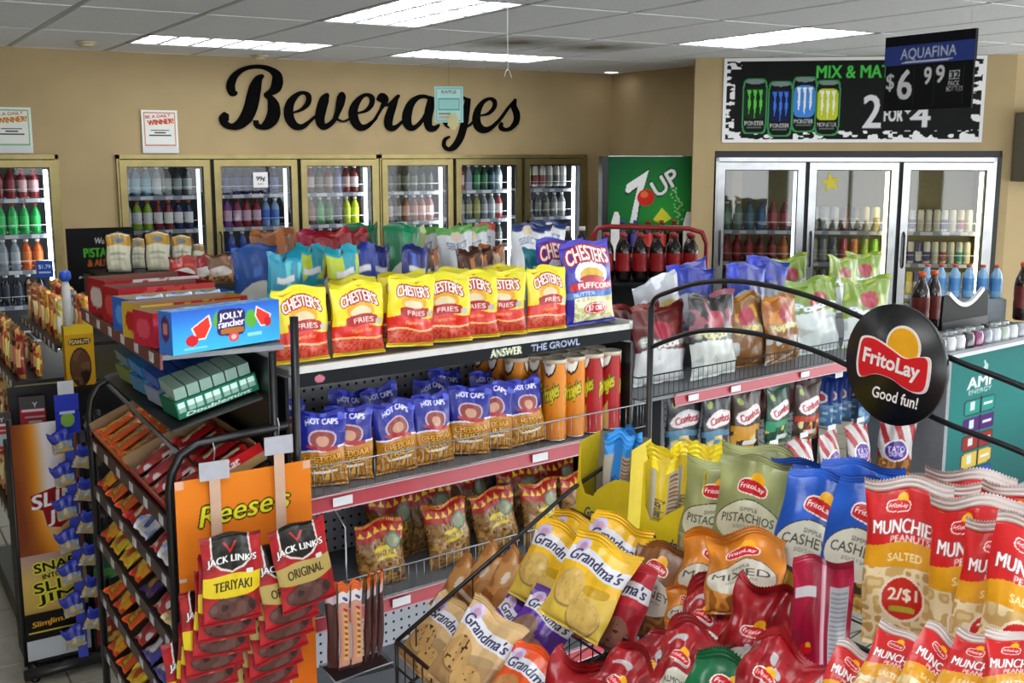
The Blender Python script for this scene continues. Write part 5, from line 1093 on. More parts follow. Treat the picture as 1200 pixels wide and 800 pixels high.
link('print_face', pbox('print_face', .27, .002, .05, c, '#b8161c'), o, (.135, -.002, 0)); b = MB(); b.box(-.002, 0, 0, .43, 0, .032); link('side_face', b.mesh('side_face', M_redc), o)
for r_ in range(2):
    for k in range(4):
        place(PK['rose'][0] if r_ == 0 else PK['red'][0], 'candy_bar', '%s in the red-fronted wafer carton, %s from the camera' % (('red and white wafer bar', 'red wafer bar')[r_], ORD[k]), 'candy', 'bars in the wafer carton', tierpt(z, .075+r_*.128, 2.69+k*.100, .032), RT3(SL+R(6)), .9)
rows = [['white', 'rose', 'white', 'red', 'reese', 'reese', 'orange'], ['cream', 'rose', 'purple', 'orange', 'yellow', 'yellow', 'orange'], ['grey', 'violet', 'violet', 'rose', 'reese', 'orange', 'reese'], ['gold', 'gold', 'white', 'orange', 'yellow', 'reese', 'orange']]
for q, row in enumerate(rows):
    z = TZ[q+1]
    for s_ in range(2):
        for k, key in enumerate(row):
            mdl, w_ = PK[key]; y = 2.715+k*.128
            place(mdl, 'candy_bar', '%s, %s from the camera, %s strip of the %s tier' % (w_, ORD[k], ('outer', 'inner')[s_], ORD[q+1]), 'candy', 'candy packs on the sloping tiers', tierpt(z, .072+s_*.136, y-.050, .040), RT3(SL+R(14), 0), 1.0)
# gum boxes above the loops, near end
def d_gum(a, b2, txt=None):
    c = Cv(60, 2.0, a)
    for k in range(9): c.rect(.03+k*.108, .12, .115+k*.108, .88, b2); c.rect(.03+k*.108, .6, .115+k*.108, .88, tuple(min(1, x*1.3+.08) for x in col(b2)))
    if txt: c.rect(0, 0, 1, .3, a).text(txt, .5, .15, .8, .2, '#e8f0ec', bold=.03, shear=.2)
    return c
GUMZ = 1.345
for i, (y0, a_, b2, lab, txt) in enumerate(((2.70, '#1d6a50', '#8fb0a4', 'green spearmint gum carton nearest the camera above the wafer carton', 'Doublemint'), (2.86, '#8f9ab8', '#2c58b8', 'blue gum carton standing open above the wafer carton', None), (3.03, '#4a80b0', '#2a7ac0', 'light blue gum carton with green tops on the rack', None), (3.20, '#7a8a4a', '#5a7a8a', 'olive gum carton furthest from the camera on the rack', None))):
    g = pbox('gum_carton', .215, .12, .045, d_gum(a_, b2, txt), a_, d_gum(a_, b2), a_)
    o = thing('gum_carton', lab, 'gum carton', 'gum cartons on the candy rack', (LX+.15, y0, GUMZ+.040), (0, -R(14), R(4)), g)
    for k in range(6):
        b = MB(); b.box(-.015, .015, 0, .10, 0, .03); link('gum_pack', b.mesh('gum_pack', mat('gum_'+b2, b2, .35)), o, (-.085+k*.034, .01, .046), (R(8), 0, 0))
b = MB(); b.box(.02, .255, .02, .80, 0, .006); link('gum_shelf', b.mesh('gum_shelf', M_dark), crk, (0, 0, GUMZ-.012), (0, -R(14), 0))
# boxes on the top shelf, near to far
c = Cv(180, .312/.102, '#2f8ad0'); c.vgrad(c.all(), [(0, '#3fb4e4'), (.5, '#3a98dc'), (1, '#2e5fc4')])
def melon(cx, cy, s, fl):
    P = [(-1, .15), (.75, 1), (.95, .2), (.3, -.75), (-.5, -.75)]; c.poly([(cx+fl*x*s*1.12, cy+y*s*3.9) for x, y in P], '#e8e0d0'); c.poly([(cx+fl*x*s*.95, cy+y*s*3.3) for x, y in P], '#d8382c')
c.ell(.42, .68, .055, .22, '#5aa83a').ell(.72, .62, .055, .22, '#5aa83a').ell(.43, .86, .03, .08, '#3a88a0')
melon(.26, .52, .085, 1); melon(.835, .62, .075, -1); c.ell(.17, .28, .055, .13, '#c8202c').ell(.88, .5, .035, .12, '#c8202c')
c.rrect(.40, .28, .66, .92, '#33265e', 6, -3).text('JOLLY', .53, .74, .22, .20, '#f0eef4', bold=.04, rot=2).text('rancher', .53, .58, .24, .17, '#f0eef4', bold=.04, rot=2).rrect(.43, .33, .65, .46, '#b06a28', 5).ell(.55, .24, .05, .12, '#d04a50').ell(.55, .24, .025, .06, '#e8b0b0')
c.rect(.68, .2, .82, .28, '#8ad0ec').rect(.1, .08, .3, .13, '#7ac8ea')
jt = Cv(40, 3.5, '#3a78c8').blobs(np.ones((12, 41), bool), ['#3a78c8', '#5a98d8', '#88b8e0'], 6, 3)
js = Cv(16, 1.0, '#3a6ab8').ell(.5, .6, .3, .3, '#4a2a5a').ell(.5, .6, .18, .15, '#b87a60')
bxs = [(.648, 2.585, 19, pbox('candy_box', .312, .055, .102, c, '#3a80c8', jt, left=js), 'blue watermelon chew candy box at the near end of the top shelf')]
def d_pbox(base, acc, txt=None):
    c = Cv(50, 3.4, base); c.put(vnoise(c.X.shape, 4, 5, 3) > .6, acc)
    if txt: c.text(txt, .5, .5, .5, .5, '#f0e8e0', bold=.04)
    return c
def obox(base, acc, inner, h=.085, wd=.30, dp=.11):
    return pbox('candy_box', wd, dp, h, d_pbox(base, acc), base, back=inner, left=Cv(20, 1.3, base).ell(.5, .5, .35, .3, acc), open_top=True)
more = [(.64, 2.715, 12, obox('#b8283c', '#d04a60', '#9a8264', .085), 'pink-red open candy box, second from the near end of the top shelf', PK['orange']), (.64, 2.835, 12, obox('#c8a83a', '#b02a20', '#9a8264', .09), 'yellow and red open candy box, third from the near end of the top shelf', PK['red']),
        (.64, 2.965, 10, obox('#2a62c8', '#5a98e0', '#a89878', .09), 'blue open candy box, fourth from the near end of the top shelf', PK['white']), (.64, 3.13, 8, obox('#a8202a', '#c84a48', '#8a5a50', .10, .28, .13), 'red open candy box, fifth from the near end of the top shelf', PK['rose']), (.64, 3.30, 7, obox('#a81e28', '#d0c8c8', '#8a5a50', .105, .28, .16), 'red and white open candy box at the far end of the top shelf', PK['red'])]
for x, y, rz, me, lab in bxs: thing('candy_box', lab, 'candy box', None, (x+.16*math.cos(R(rz)), y+.16*math.sin(R(rz)), 1.538), (0, 0, R(rz)), me)
for i, (x, y, rz, me, lab, pk) in enumerate(more):
    o = thing('candy_box', lab, 'candy box', None, (x+.15*math.cos(R(rz)), y+.15*math.sin(R(rz)), 1.538), (0, 0, R(rz)), me)
    for k in range(3):
        place(pk[0], 'candy_bar', '%s in the %s box, %s from the aisle' % (pk[1], ('pink-red', 'yellow and red', 'blue', 'red', 'red and white')[i], ORD[k]), 'candy', 'packs in the top shelf boxes', (x+.07+k*.082, y+.05+k*.012, 1.566), (R(-14), 0, R(rz)), .58)

# orange Reese's panel and jerky strips on the near loop
c = Cv(190, .345/.62, '#d8731c'); c.vgrad(c.all(), [(0, '#cf6416'), (1, '#df7f22')])
c.text("Reese's", .50, .855, .66, .085, '#d6d62a', bold=.02, rot=3, shear=.25, out='#2a2412', ow=.07)
c.rect(0, .965, .06, 1, '#d8a890').rect(.94, .965, 1, 1, '#d8a890').rect(0, .60, .05, .615, '#c8b8a8')
pn = thing('brand_panel', 'orange peanut butter cup card panel hanging on the near loop of the candy rack', 'sign panel', None, (.803, 2.565, .625), (0, 0, R(4)), pbox('brand_panel', .345, .003, .62, c, '#d8731c'))
def jerky(flav, band, tc_):
    c = Cv(110, .66, '#a31820'); X, Y = c.X, c.Y
    c.blobs(c.all(), ['#8f141c', '#a31820', '#b02028'], 6, 4); c.poly([(.16, 1), (.80, 1), (.84, .72), (.70, .62), (.50, .57), (.30, .62), (.14, .72)], '#d8c8c4'); c.poly([(.19, 1), (.77, 1), (.81, .73), (.68, .64), (.50, .59), (.32, .64), (.17, .73)], '#17130f')
    c.poly([(.40, .90), (.48, .82), (.56, .90), (.60, .90), (.48, .78), (.36, .90)], '#b02020')
    c.ell(.5, .18, .42, .14, '#4a2e28').blobs(((X-.5)/.4)**2+((Y-.18)/.12)**2 < 1, ['#3a221e', '#5a3a34', '#6a4a44'], 10, 7)
    c.put((Y > .30+.06*(2*X-1)**2)&(Y < .56), band); c.rect(0, .0, 1, .05, '#8a1018')
    c.text("JACK LINK'S", .49, .715, .84, .10, '#ececec', bold=.03, out='#17130f', ow=.06).text(flav, .50, .44, .66, .105, tc_, bold=.035); c.rrect(.74, .55, .86, .60, '#d8d8d8', 4); return c
for s_, (x0, z0, flav, band, rl_) in enumerate(((.698, 1.172, 'TERIYAKI', '#d8c01e', 1), (.858, 1.172, 'ORIGINAL', '#b09a56', -9))):
    st = thing('clip_strip', 'clear plastic clip strip holding the %s jerky bags' % flav.lower(), 'clip strip', None, (x0+.025, 2.545, 1.14))
    zt = (.10, .14)[s_]
    b = MB(); b.box(-.013, .013, -.001, .001, -.55, zt); link('strip', b.mesh('strip', mat('milky_strip', '#c8a890', .3)), st)
    b = MB(); b.box(-.036, .036, -.002, .002, zt, zt+.045); link('hanger_card', b.mesh('hanger_card', mat('grey_hanger', '#a9abb4', .5)), st)
    b = MB(); b.tube([(0, 0, zt+.045), (.003, 0, zt+.07), (0, 0, zt+.09)], .002, 5); link('hook', b.mesh('hook', M_wire), st)
    cv = jerky(flav, band, '#2a200c'); mods = [bag('jerky_bag', cv, .142, .215, .018, 80+s_*5+k, top=.05, wr=.55) for k in range(2)]
    for k in range(7):
        dz = -.215-k*.046; dx = -.010*k*(1 if s_ == 0 else .8)+(.03*max(0, 1-k) if s_ else 0)
        place(mods[k % 2], 'jerky_bag', '%s jerky bag, %s from the top of its clip strip' % (flav.lower(), ORD[k]), 'jerky bag', '%s jerky bags on the clip strip' % flav.lower(), (x0+.012+dx, 2.405+.019*k, z0-.02+dz), (R(0), R(rl_+(-3, 2, 4)[k % 3]*(k > 0)), R(3)))
# meat stick packs hanging before the chip shelf
c = Cv(24, .14, '#c8907c'); c.rect(0, .88, 1, 1, '#d8601c').rect(0, .78, 1, .89, '#e0dcdc').ell(.5, .82, .25, .02, '#4a3a90').rect(.3, .12, .7, .68, '#d8a860')
for k in range(8): c.rect(.34, .16+k*.065, .66, .19+k*.065, '#8a4a20')
c.ell(.5, .70, .2, .018, '#b02020').rect(0, 0, 1, .03, '#2a1c18')
SB = bag('meat_stick', c, .032, .235, .018, 95, top=.08, wr=.6); c2 = Cv(20, .14, '#4a2420'); c2.rect(0, .86, 1, 1, '#d8601c').rect(0, .76, 1, .86, '#c8b0b8'); SB2 = bag('meat_stick', c2, .032, .235, .018, 96, top=.08, wr=.6)
for i, (x, y, mdl, rz, lab) in enumerate([(1.022, 2.50, SB, 4, 'pink and orange wrapped meat stick, left one at the front'), (1.056, 2.50, SB, 6, 'pink and orange wrapped meat stick, right one at the front'), (1.09, 2.515, SB2, 50, 'brown wrapped meat stick right of the pink ones'), (1.112, 2.525, SB2, 55, 'brown wrapped meat stick, second right of the pink ones'), (1.135, 2.535, SB2, 50, 'brown wrapped meat stick furthest right in its bunch'), (1.0, 2.52, SB2, -40, 'brown wrapped meat stick left of the pink ones')]):
    place(mdl, 'meat_stick', lab, 'meat stick', 'bunch of meat sticks', (x, y, .705), (R(2), 0, R(rz)))
st = thing('stick_holder', 'thin wire holder for the meat sticks before the third chip shelf', 'holder', None, (1.065, 2.56, .69))
b = MB(); b.tube([(-.08, -.09, .0), (.09, -.06, 0), (.09, .02, 0), (-.08, .02, 0)], .003, 5, closed=True); b.tube([(.0, .02, 0), (.0, .02, .36), (0, .08, .385)], .003, 5); link('ring', b.mesh('ring', M_wire), st)
b = MB(); b.box(-.075, .085, -.08, .015, -.006, -.002); link('floor_plate', b.mesh('floor_plate', M_blkmetal), st)

# ================================================================== Slim Jim stand in the aisle and the wall of candy behind it
t = thing('jerky_stand', 'tall meat stick display stand with a fiery printed panel at the left', 'display stand', None, (.62, 4.42, 0))
c = Cv(120, .235/.93, '#c87a20'); X, Y = c.X, c.Y
fl = vnoise(X.shape, 7, 3, .5); g_ = np.exp(-((X-.62)/.33)**2)*np.clip((Y-.30)*3, 0, 1); A = np.array(hx('#7a3a1c')); Bc = np.array(hx('#d8861e')); Wc = np.array(hx('#e2dcdc'))
k_ = np.clip(g_*1.1+.25*(fl-.5), 0, 1)[..., None]; c.c[:] = np.where(k_ < .5, A+(Bc-A)*k_*2, Bc+(Wc-Bc)*(k_*2-1))
c.put((Y < .42)&(Y > .32), '#8a6a5a'); c.vgrad((Y >= .10)&(Y < .45), [(.10, '#17120e'), (.22, '#b89a4a'), (.34, '#c8a858'), (.45, '#a88a8a')]); c.rect(0, .08, 1, .20, '#15120f'); c.rect(0, 0, 1, .085, '#b4b8bc')
c.poly([(.22, .70), (1, .75), (1, .585), (.78, .575), (.66, .55), (.45, .56), (.40, .63), (.24, .655)], '#8a1418'); c.text('SLIM', .60, .68, .72, .058, '#ececec', bold=.05, rot=8, shear=.2).text('JIM', .72, .60, .5, .062, '#ececec', bold=.05, rot=8, shear=.2)
for k, (s_, w_, h_) in enumerate((('SNAP', .66, .038), ('INTO A', .42, .022), ('SLIM', .70, .042), ('JIM', .62, .045))): c.text(s_, .52, (.395, .355, .31, .255)[k], w_, h_, '#17140c', bold=.05, rot=5, out='#d8d03a', ow=.14)
c.text('SlimJim.com', .5, .155, .8, .03, '#d8a02a', rot=4, shear=.2); c.rect(.04, .115, .96, .12, '#c8b83a')
link('print_panel', pbox('print_panel', .235, .01, .93, c, '#191512'), t, (0, 0, .07), (R(-1), 0, R(3)))
b = MB(); b.tube([(-.14, -.05, .035), (.20, -.02, .035)], .022, 8); b.tube([(-.10, -.05, .035), (-.10, .25, .035)], .018, 8); b.tube([(.16, -.02, .035), (.16, .25, .035)], .018, 8); link('foot', b.mesh('foot', M_blkmetal), t)
for x in (-.12, .125, .20):
    b = MB(); b.tube([(x, .03, .04), (x, .03, 1.02)], .010, 6); link('post', b.mesh('post', M_blkmetal), t)
b = MB(); b.box(-.12, .20, .03, .24, .04, .90); link('core', b.mesh('core', mat('dark_core', '#121214', .6)), t)
b = MB(); b.lathe([(.018, 0), (.018, .016), (.0, .016)], 10);
for x in (-.1, .16): link('caster', b.mesh('caster', M_dark), t, (x, -.03, .0))
# jerky bags beside the panel
def d_bite(top, low, txt, seed):
    c = Cv(34, .58, top); c.blobs(c.Y < .35, [low, top, '#6a5a4a'], 6, seed); c.text(txt, .52, .62, .74, .16, '#d8d8dc', bold=.04); c.rect(0, .48, 1, .52, '#a02a30'); return c
for i, (z, tp, lw, tx) in enumerate(((.60, '#241c20', '#8a1c22', 'Bites'), (.35, '#1f4a3a', '#4a8a40', 'Snaps'), (.09, '#7a1a1e', '#b8983a', 'Bites'), (.80, '#1c1a1e', '#3a3034', 'Bites'))):
    place(bag('jerky_bag', d_bite(tp, lw, tx, i), .13, .215, .04, 100+i, top=.08), 'jerky_bag', ('black and red jerky bites bag hanging right of the stand panel', 'green jerky bag hanging right of the stand panel', 'red and yellow jerky bites bag lowest beside the stand panel', 'black jerky bag highest beside the stand panel')[i], 'jerky bag', None, (.815, 4.40, z), (R(2), 0, R(14)))
# blue strip of small snack packs
st = thing('snack_strip', 'hanging blue strip card carrying small blue snack packs before the stand', 'clip strip', None, (.69, 4.33, 1.10))
c = Cv(30, .55, '#2a36b0'); c.rect(0, .6, 1, 1, '#3344c0').ell(.5, .35, .3, .18, '#88b048').rect(.2, .5, .8, .58, '#c0d0e8')
link('header', pbox('header', .085, .002, .15, c, '#2a36b0'), st, (0, 0, -.13)); b = MB(); b.box(-.018, .018, 0, .001, -1.02, -.13); link('strip', b.mesh('strip', mat('blue_strip', '#3a48b8', .4)), st)
b = MB(); b.box(-.028, .028, -.001, .001, .02, .07); link('hanger_card', b.mesh('hanger_card', M_tag), st)
c = Cv(26, .8, '#26329c'); c.blobs(c.Y < .52, ['#c8a040', '#88a0b8', '#d8c080', '#6a88b0'], 6, 3); c.rect(0, .8, 1, 1, '#3a48c0'); SP = bag('snack_pack', c, .075, .095, .03, 110, top=.12)
for k in range(13):
    place(SP, 'snack_pack', 'small blue and yellow snack pack, %s from the top of the blue strip' % ORD[k], 'snack pack', 'snack packs on the blue strip', (.69+(-.022, .028)[k % 2], 4.305-(.01 if k % 2 else 0), .905-k*.064), (R(10), R((-14, 16)[k % 2]), R((-15, 20)[k % 2])))

# candy wall at the far left
t = thing('peg_candy_shelf', 'crowded candy and jerky shelf unit at the far left edge', 'shelf unit', None, (.74, 4.78, 0))
for i, (x, z) in enumerate(((0, 1.235), (-.17, 1.10), (-.20, .80), (-.20, .50))):
    b = MB(); b.box(x, x+.29, 0, 1.0, z-.015, z); sh = link('shelf', b.mesh('shelf', M_blkmetal), t)
    b = MB(); b.box(x-.006, x, 0, 1.0, z-.03, z+.004); link('price_rail', b.mesh('price_rail', M_band), sh)
    for k in range(9): link('price_tag', TAGX, sh, (x-.007, .05+k*.105, z-.012))
b = MB(); b.box(.30, .32, 0, 1.0, 0, 1.42); link('back_panel', b.mesh('back_panel', M_blkmetal), t)
b = MB(); b.box(-.2, .3, 0, 1.0, 0, .10); link('base', b.mesh('base', M_blkmetal), t)
b = MB(); b.box(-.2, .3, -.012, -.004, 0, 1.08); link('end_panel', b.mesh('end_panel', M_blkmetal), t)
def d_tall(base, acc, seed): 
    c = Cv(18, .28, base); c.blobs(c.all(), [base, acc, base], 6, seed); c.rect(.2, .25, .8, .62, tuple(min(1, x*1.2+.1) for x in col(acc))); c.rect(0, .9, 1, 1, acc); return c
TB = [(bag('candy_stick', d_tall(a_, b2, s_), .05, .18, .025, 120+s_, top=.06), w_) for s_, (a_, b2, w_) in enumerate((('#8a4a24', '#d8b080', 'brown'), ('#c85a1c', '#e8b050', 'orange'), ('#b8a89a', '#8a5a3a', 'beige'), ('#7a1a1c', '#c87a4a', 'dark red'), ('#c8b82a', '#e8e0c0', 'yellow'), ('#28509a', '#a8c0e0', 'blue')))]
for r_ in range(2):
    for k in range(9):
        mdl, w_ = TB[(0, 2, 0, 3, 0, 1, 3, 1, 4)[8-k] if r_ == 0 else (1, 0, 3, 2, 1, 5, 0, 3, 1)[8-k]]
        place(mdl, 'candy_stick', '%s candy stick, %s from the camera, %s row, upper left shelf' % (w_, ORD[k], ('outer', 'inner')[r_]), 'candy', 'candy sticks on the left shelf', (.775+r_*.10, 4.83+k*.10, 1.237), (R(2), R(3*((k % 3)-1)), R(-55+8*(k % 3))), 1.0)
RBS = [(bag('jerky_stick', d_tall(a_, b2, s_+9), .055, .205, .028, 130+s_, top=.06), w_) for s_, (a_, b2, w_) in enumerate((('#8a1c20', '#c89060', 'dark red'), ('#a03a24', '#d8b088', 'rust'), ('#3a1a1c', '#a05040', 'maroon'), ('#c8601c', '#e8c060', 'orange'), ('#2a2420', '#8a8a50', 'black')))]
for i, (x, z) in enumerate(((.605, 1.102), (.575, .802), (.575, .502))):
    for r_ in range(2 if i == 0 else 1):
        for k in range(12):
            mdl, w_ = RBS[(k*2+i+3*r_) % 5]
            place(mdl, 'jerky_stick', '%s jerky stick, %s from the camera, %s row, %s shelf, far left' % (w_, ORD[k], ('outer', 'inner')[r_], ('second', 'third', 'fourth')[i]), 'jerky stick', 'jerky sticks at the far left', (x+r_*.07, 4.83+k*.076, z), (R(-2), 0, R(-60+7*(k % 3))), (.62, 1.1, 1.1)[i] if (i, r_) == (0, 1) else (1.0 if i == 0 and k > 8 else .98))
# peanut box and two red cards on the near end of that shelf
c = Cv(44, .45, '#c8981e'); c.rect(0, .86, 1, 1, '#d8b82a').rrect(.12, .70, .9, .80, '#4a3414', 4).text('PEANUTS', .51, .75, .7, .06, '#e8d8a0').ell(.5, .36, .38, .30, '#3a2a1c'); m_ = ((c.X-.5)/.34)**2+((c.Y-.36)/.27)**2 < 1; c.blobs(m_, ['#2a1c14', '#5a3c26', '#6a4a30', '#3a281c'], 8, 3); c.rect(0, 0, 1, .08, '#2a2018')
o = thing('peanut_box', 'tall yellow peanut box with a dark window on the left shelf end', 'snack box', None, (.815, 4.715, 1.05), (0, 0, R(6)), pbox('peanut_box', .115, .035, .27, c, '#a8801c'))
for i, (x, y, z, wd, h) in enumerate(((.62, 4.70, .88, .095, .17), (.50, 4.74, .84, .09, .15))):
    c = Cv(30, wd/h, '#a8303a'); c.rect(0, .72, 1, 1, '#4a4648').text('Y', .6, .80, .2, .12, '#d8d8d8').rect(.1, .64, .95, .70, '#d8d8dc').rect(.2, .5, .95, .53, '#c8a8ac').rrect(.3, .08, .85, .42, '#a9b8ba', 8)
    thing('hang_card', ('red hanging product card with a pale square left of the blue strip', 'red hanging product card cut by the left edge')[i], 'card', None, (x, y, z), (0, 0, R(-8)), pbox('hang_card', wd, .002, h, c, '#8a2a30'))
# blue shelf talker
c = Cv(30, 1.0, '#22489a').text('$1.79', .5, .62, .7, .26, '#dfe6f4', bold=.03).rect(.15, .25, .85, .34, '#a8b8d8')
p = at_y(53, 325, 5.6); thing('price_flag', 'small blue price flag above the far left shelf', 'price flag', None, tuple(p), (0, 0, R(-20)), pbox('price_flag', .075, .002, .08, c, '#22489a'))
p = at_y(85, 316, 4.72); b = MB(); b.lathe([(.014, 0), (.024, .012), (.022, .036), (.014, .042)], 10); thing('blue_cap', 'bright blue plastic cap above the candy sticks', 'cap', None, (p[0]-.03, p[1]+.0, 1.5), (0, 0, 0), b.mesh('blue_cap', mat('bright_blue', '#2050c0', .4)))
b = MB(); b.lathe([(.017, 0), (.017, .155), (.010, .178)], 10); thing('white_bottle', 'white candy tube standing under the blue cap', 'tube', None, (p[0]-.03, p[1], 1.322), (0, 0, 0), b.mesh('white_bottle', M_white))

# ================================================================== pistachio stand behind the candy rack
t = thing('pistachio_stand', 'black pistachio and almond display stand with a header board', 'display stand', None, (1.14, 5.98, 0))
c = Cv(90, .33/.30, '#0e0e10'); c.text('Wonderful', .62, .80, .42, .09, '#d8d8d8', shear=.2).text('PISTACHIOS', .60, .62, .72, .14, '#4ab02a', bold=.03).text('& ALMONDS', .60, .46, .62, .11, '#b05a20', bold=.03).ell(.17, .24, .02, .02, '#c8c8c8').rect(.2, .232, .45, .248, '#a8a8a8')
link('header_board', pbox('header_board', .33, .015, .33, c, '#0e0e10'), t, (.03, 0, 1.30), (0, 0, R(-5)))
b = MB(); b.box(-.05, .42, -.36, .0, 0, 1.42); link('stand_body', b.mesh('stand_body', M_dark), t)
def d_pist():
    c = Cv(36, .72, '#17171a'); c.rrect(.08, .02, .92, .98, '#cfcdb4', 12).rect(.08, .70, .92, .93, '#b88a20').ell(.5, .80, .2, .07, '#6a7a88').rect(.2, .45, .8, .5, '#a8a890').rect(.2, .32, .7, .36, '#b8b8a0'); return c
PS = bag('nut_pouch', d_pist(), .135, .20, .05, 140, top=.05)
for i, (px, yy, sc_) in enumerate(((140, 5.70, 1), (186, 5.68, 1), (163, 5.85, .8), (214, 5.8, .85), (232, 5.8, .6))):
    q = at_y(px, 312, yy); place(PS, 'nut_pouch', 'black-edged nut pouch with a gold top, %s' % ('leftmost and tall in front', 'tall, right of the leftmost', 'short, between the two tall ones', 'short, right of the tall pair', 'smallest, furthest right')[i], 'nut pouch', 'nut pouches by the pistachio board', (q[0], q[1], 1.422), (R(-4), 0, R(-20)), sc_)
b = MB(); b.box(0, .75, 0, .42, 0, 1.40); o = thing('rear_counter', 'dark counter carrying small pouches behind the candy boxes', 'counter', None, (1.36, 5.15, 0), (0, 0, R(2)), b.mesh('rear_counter', M_dark))
SN = [bag('snack_pouch', d_nut(a_, '#c8c0b8', ('#8a5a3a', '#b88a60', '#5a3420'), s_), .13, .13, .05, 150+s_) for s_, a_ in enumerate(('#9a3a34', '#8a2a30', '#7a5a48'))]
for i, px in enumerate((215, 236, 258, 280)):
    q = at_y(px, 320, 5.22+.02*(i % 2)); place(SN[i % 3], 'snack_pouch', 'small reddish snack pouch, %s from left behind the candy boxes' % ORD[i], 'snack pouch', 'small reddish pouches', (q[0], q[1], 1.402), (R(-5), 0, R(-15+10*(i % 2))))

# ================================================================== foreground snack rack (runs along y, faces -x) with arch and round sign
RX = 1.806
t = thing('snack_rack', 'black wire snack rack in the right foreground with arched tubes above', 'snack rack', None, (1.06, 0, 0)); rack = t
def V3(x, y, z): return (x-1.06, y, z)
up_ = [(2.27, 1.60), (2.255, 1.632), (2.20, 1.655), (2.08, 1.69), (1.93, 1.707), (1.76, 1.70), (1.595, 1.672), (1.36, 1.617), (1.2, 1.588), (1.0, 1.54), (.85, 1.46)]
lo_ = [(2.27, 1.50), (2.20, 1.530), (2.08, 1.570), (1.93, 1.590), (1.76, 1.585), (1.60, 1.560), (1.39, 1.495), (1.19, 1.468), (1.0, 1.42), (.85, 1.34)]
for pts, nm in ((up_, 'upper_arch'), (lo_, 'lower_arch')):
    q, _ = crom(pts, [1]*len(pts), 4); b = MB(); b.tube([V3(RX, y, z) for y, z in q], .0062, 8); link(nm, b.mesh(nm, mat('arch_grey_tube', '#2a2c30', .3, metal=.5)), t)
for y in (2.27, .85):
    b = MB(); b.tube([V3(RX, y, .02), V3(RX, y, 1.61 if y > 1 else 1.47)], .0085, 8); link('post', b.mesh('post', M_blkmetal), t)
# stepped baskets: (front x, front z, depth, slope)
def basket(x0, z0, x1, z1, h, y0=.55, y1=2.27, side=True):
    b = MB(); r = .0028
    L_ = lambda s_: (x0+(x1-x0)*s_, z0+(z1-z0)*s_)
    b.tube([V3(x0, y0, z0), V3(x0, y1, z0)], r*1.9, 6); b.tube([V3(x0, y0, z0-h), V3(x0, y1, z0-h)], r*1.3, 5); b.tube([V3(x0, y0, z0-h/2), V3(x0, y1, z0-h/2)], r, 5)
    n = int((y1-y0)/.045)
    for i in range(n+1): y = y0+(y1-y0)*i/n; b.tube([V3(x0, y, z0), V3(x0, y, z0-h), V3(x1, y, z1-h)], r*.8, 4)
    for s_ in (.33, .66, 1.): x, z = L_(s_); b.tube([V3(x, y0, z-h), V3(x, y1, z-h)], r, 4)
    return b.mesh('wire_basket', M_blkmetal)
link('wire_basket', basket(1.06, .86, 1.34, .98, .13), t)
link('wire_basket', basket(1.34, 1.0, 1.56, 1.08, .13), t)
link('wire_basket', basket(1.56, 1.10, 1.79, 1.16, .14), t)
b = MB(); r = .0045
b.tube([V3(1.06, 2.27, .86), V3(1.30, 2.27, 1.0), V3(1.56, 2.27, 1.155), V3(1.70, 2.27, 1.215), V3(1.80, 2.27, 1.23)], r*1.2, 8)
b.tube([V3(1.06, 2.27, .73), V3(1.34, 2.27, .86), V3(1.56, 2.27, .96), V3(1.79, 2.27, 1.03)], r*.8, 6)
b.tube([V3(1.06, 2.27, .86), V3(1.06, 2.27, .73)], r, 6)
for k in range(1, 14):
    s_ = k/14; x = 1.06+.73*s_; zt = np.interp(x, [1.06, 1.30, 1.56, 1.70, 1.80], [.86, 1.0, 1.155, 1.215, 1.23]); zb = np.interp(x, [1.06, 1.34, 1.56, 1.79], [.73, .86, .96, 1.03]); b.tube([V3(x, 2.27, zt), V3(x, 2.27, zb)], .0022, 4)
link('side_panel', b.mesh('side_panel', M_blkmetal), t)
b = MB(); b.box(.0, .75, .55, 2.25, .02, .12); link('base', b.mesh('base', M_blkmetal), t)
for x in (1.10, 1.76):
    b = MB(); b.tube([V3(x, 2.25, .1), V3(x, 2.25, .73 if x < 1.5 else 1.0)], .010, 6); link('leg', b.mesh('leg', M_blkmetal), t)
    b = MB(); b.tube([V3(x, .57, .1), V3(x, .57, .73 if x < 1.5 else 1.0)], .010, 6); link('leg', b.mesh('leg', M_blkmetal), t)
# round sign on the arch (plane x = RX, centre y 1.49 z 1.583)
sg = thing('round_sign', 'round black sign with a red banner and yellow sun logo on arched tubes', 'round sign', None, (RX-.032, 1.4575, 1.589), (0, 0, R(-90)))
b = MB(); b.lathe([(.121, 0), (.121, .012)], 48); dsk = b.mesh('disc', mat('sign_black', '#0b0c0e', .35)); link('disc', dsk, sg, (0, .008, 0), (R(90), 0, 0))
def plate(pts, y0, y1, m, name): q = MB(); q.prism(pts, y0, y1); return q.mesh(name, m)
def banner(s_, dz=0):
    top = [(-.086*s_, .030*s_), (-.078*s_, .048*s_), (-.05*s_, .050*s_), (-.01*s_, .036*s_), (.03*s_, .020*s_), (.06*s_, .026*s_), (.084*s_, .028*s_)]
    bot = [(.090*s_, .01*s_), (.084*s_, -.036*s_), (.06*s_, -.046*s_), (.03*s_, -.04*s_), (0, -.028*s_), (-.04*s_, -.024*s_), (-.08*s_, -.036*s_), (-.090*s_, -.01*s_)]
    return [(x, z+dz) for x, z in top+bot]
def smooth(P, n=4): q, _ = crom(P+[P[0]], [1]*(len(P)+1), n); return q[:-1]
M_sw = mat('sign_white', '#e6e2de', .4); M_sr = mat('sign_red', '#cf1c24', .35); M_sy = mat('sign_sun', '#e8a81e', .4)
def ringp(r, cx, cz, n=32): return [(cx+r*math.cos(2*math.pi*k/n), cz+r*math.sin(2*math.pi*k/n)) for k in range(n)]
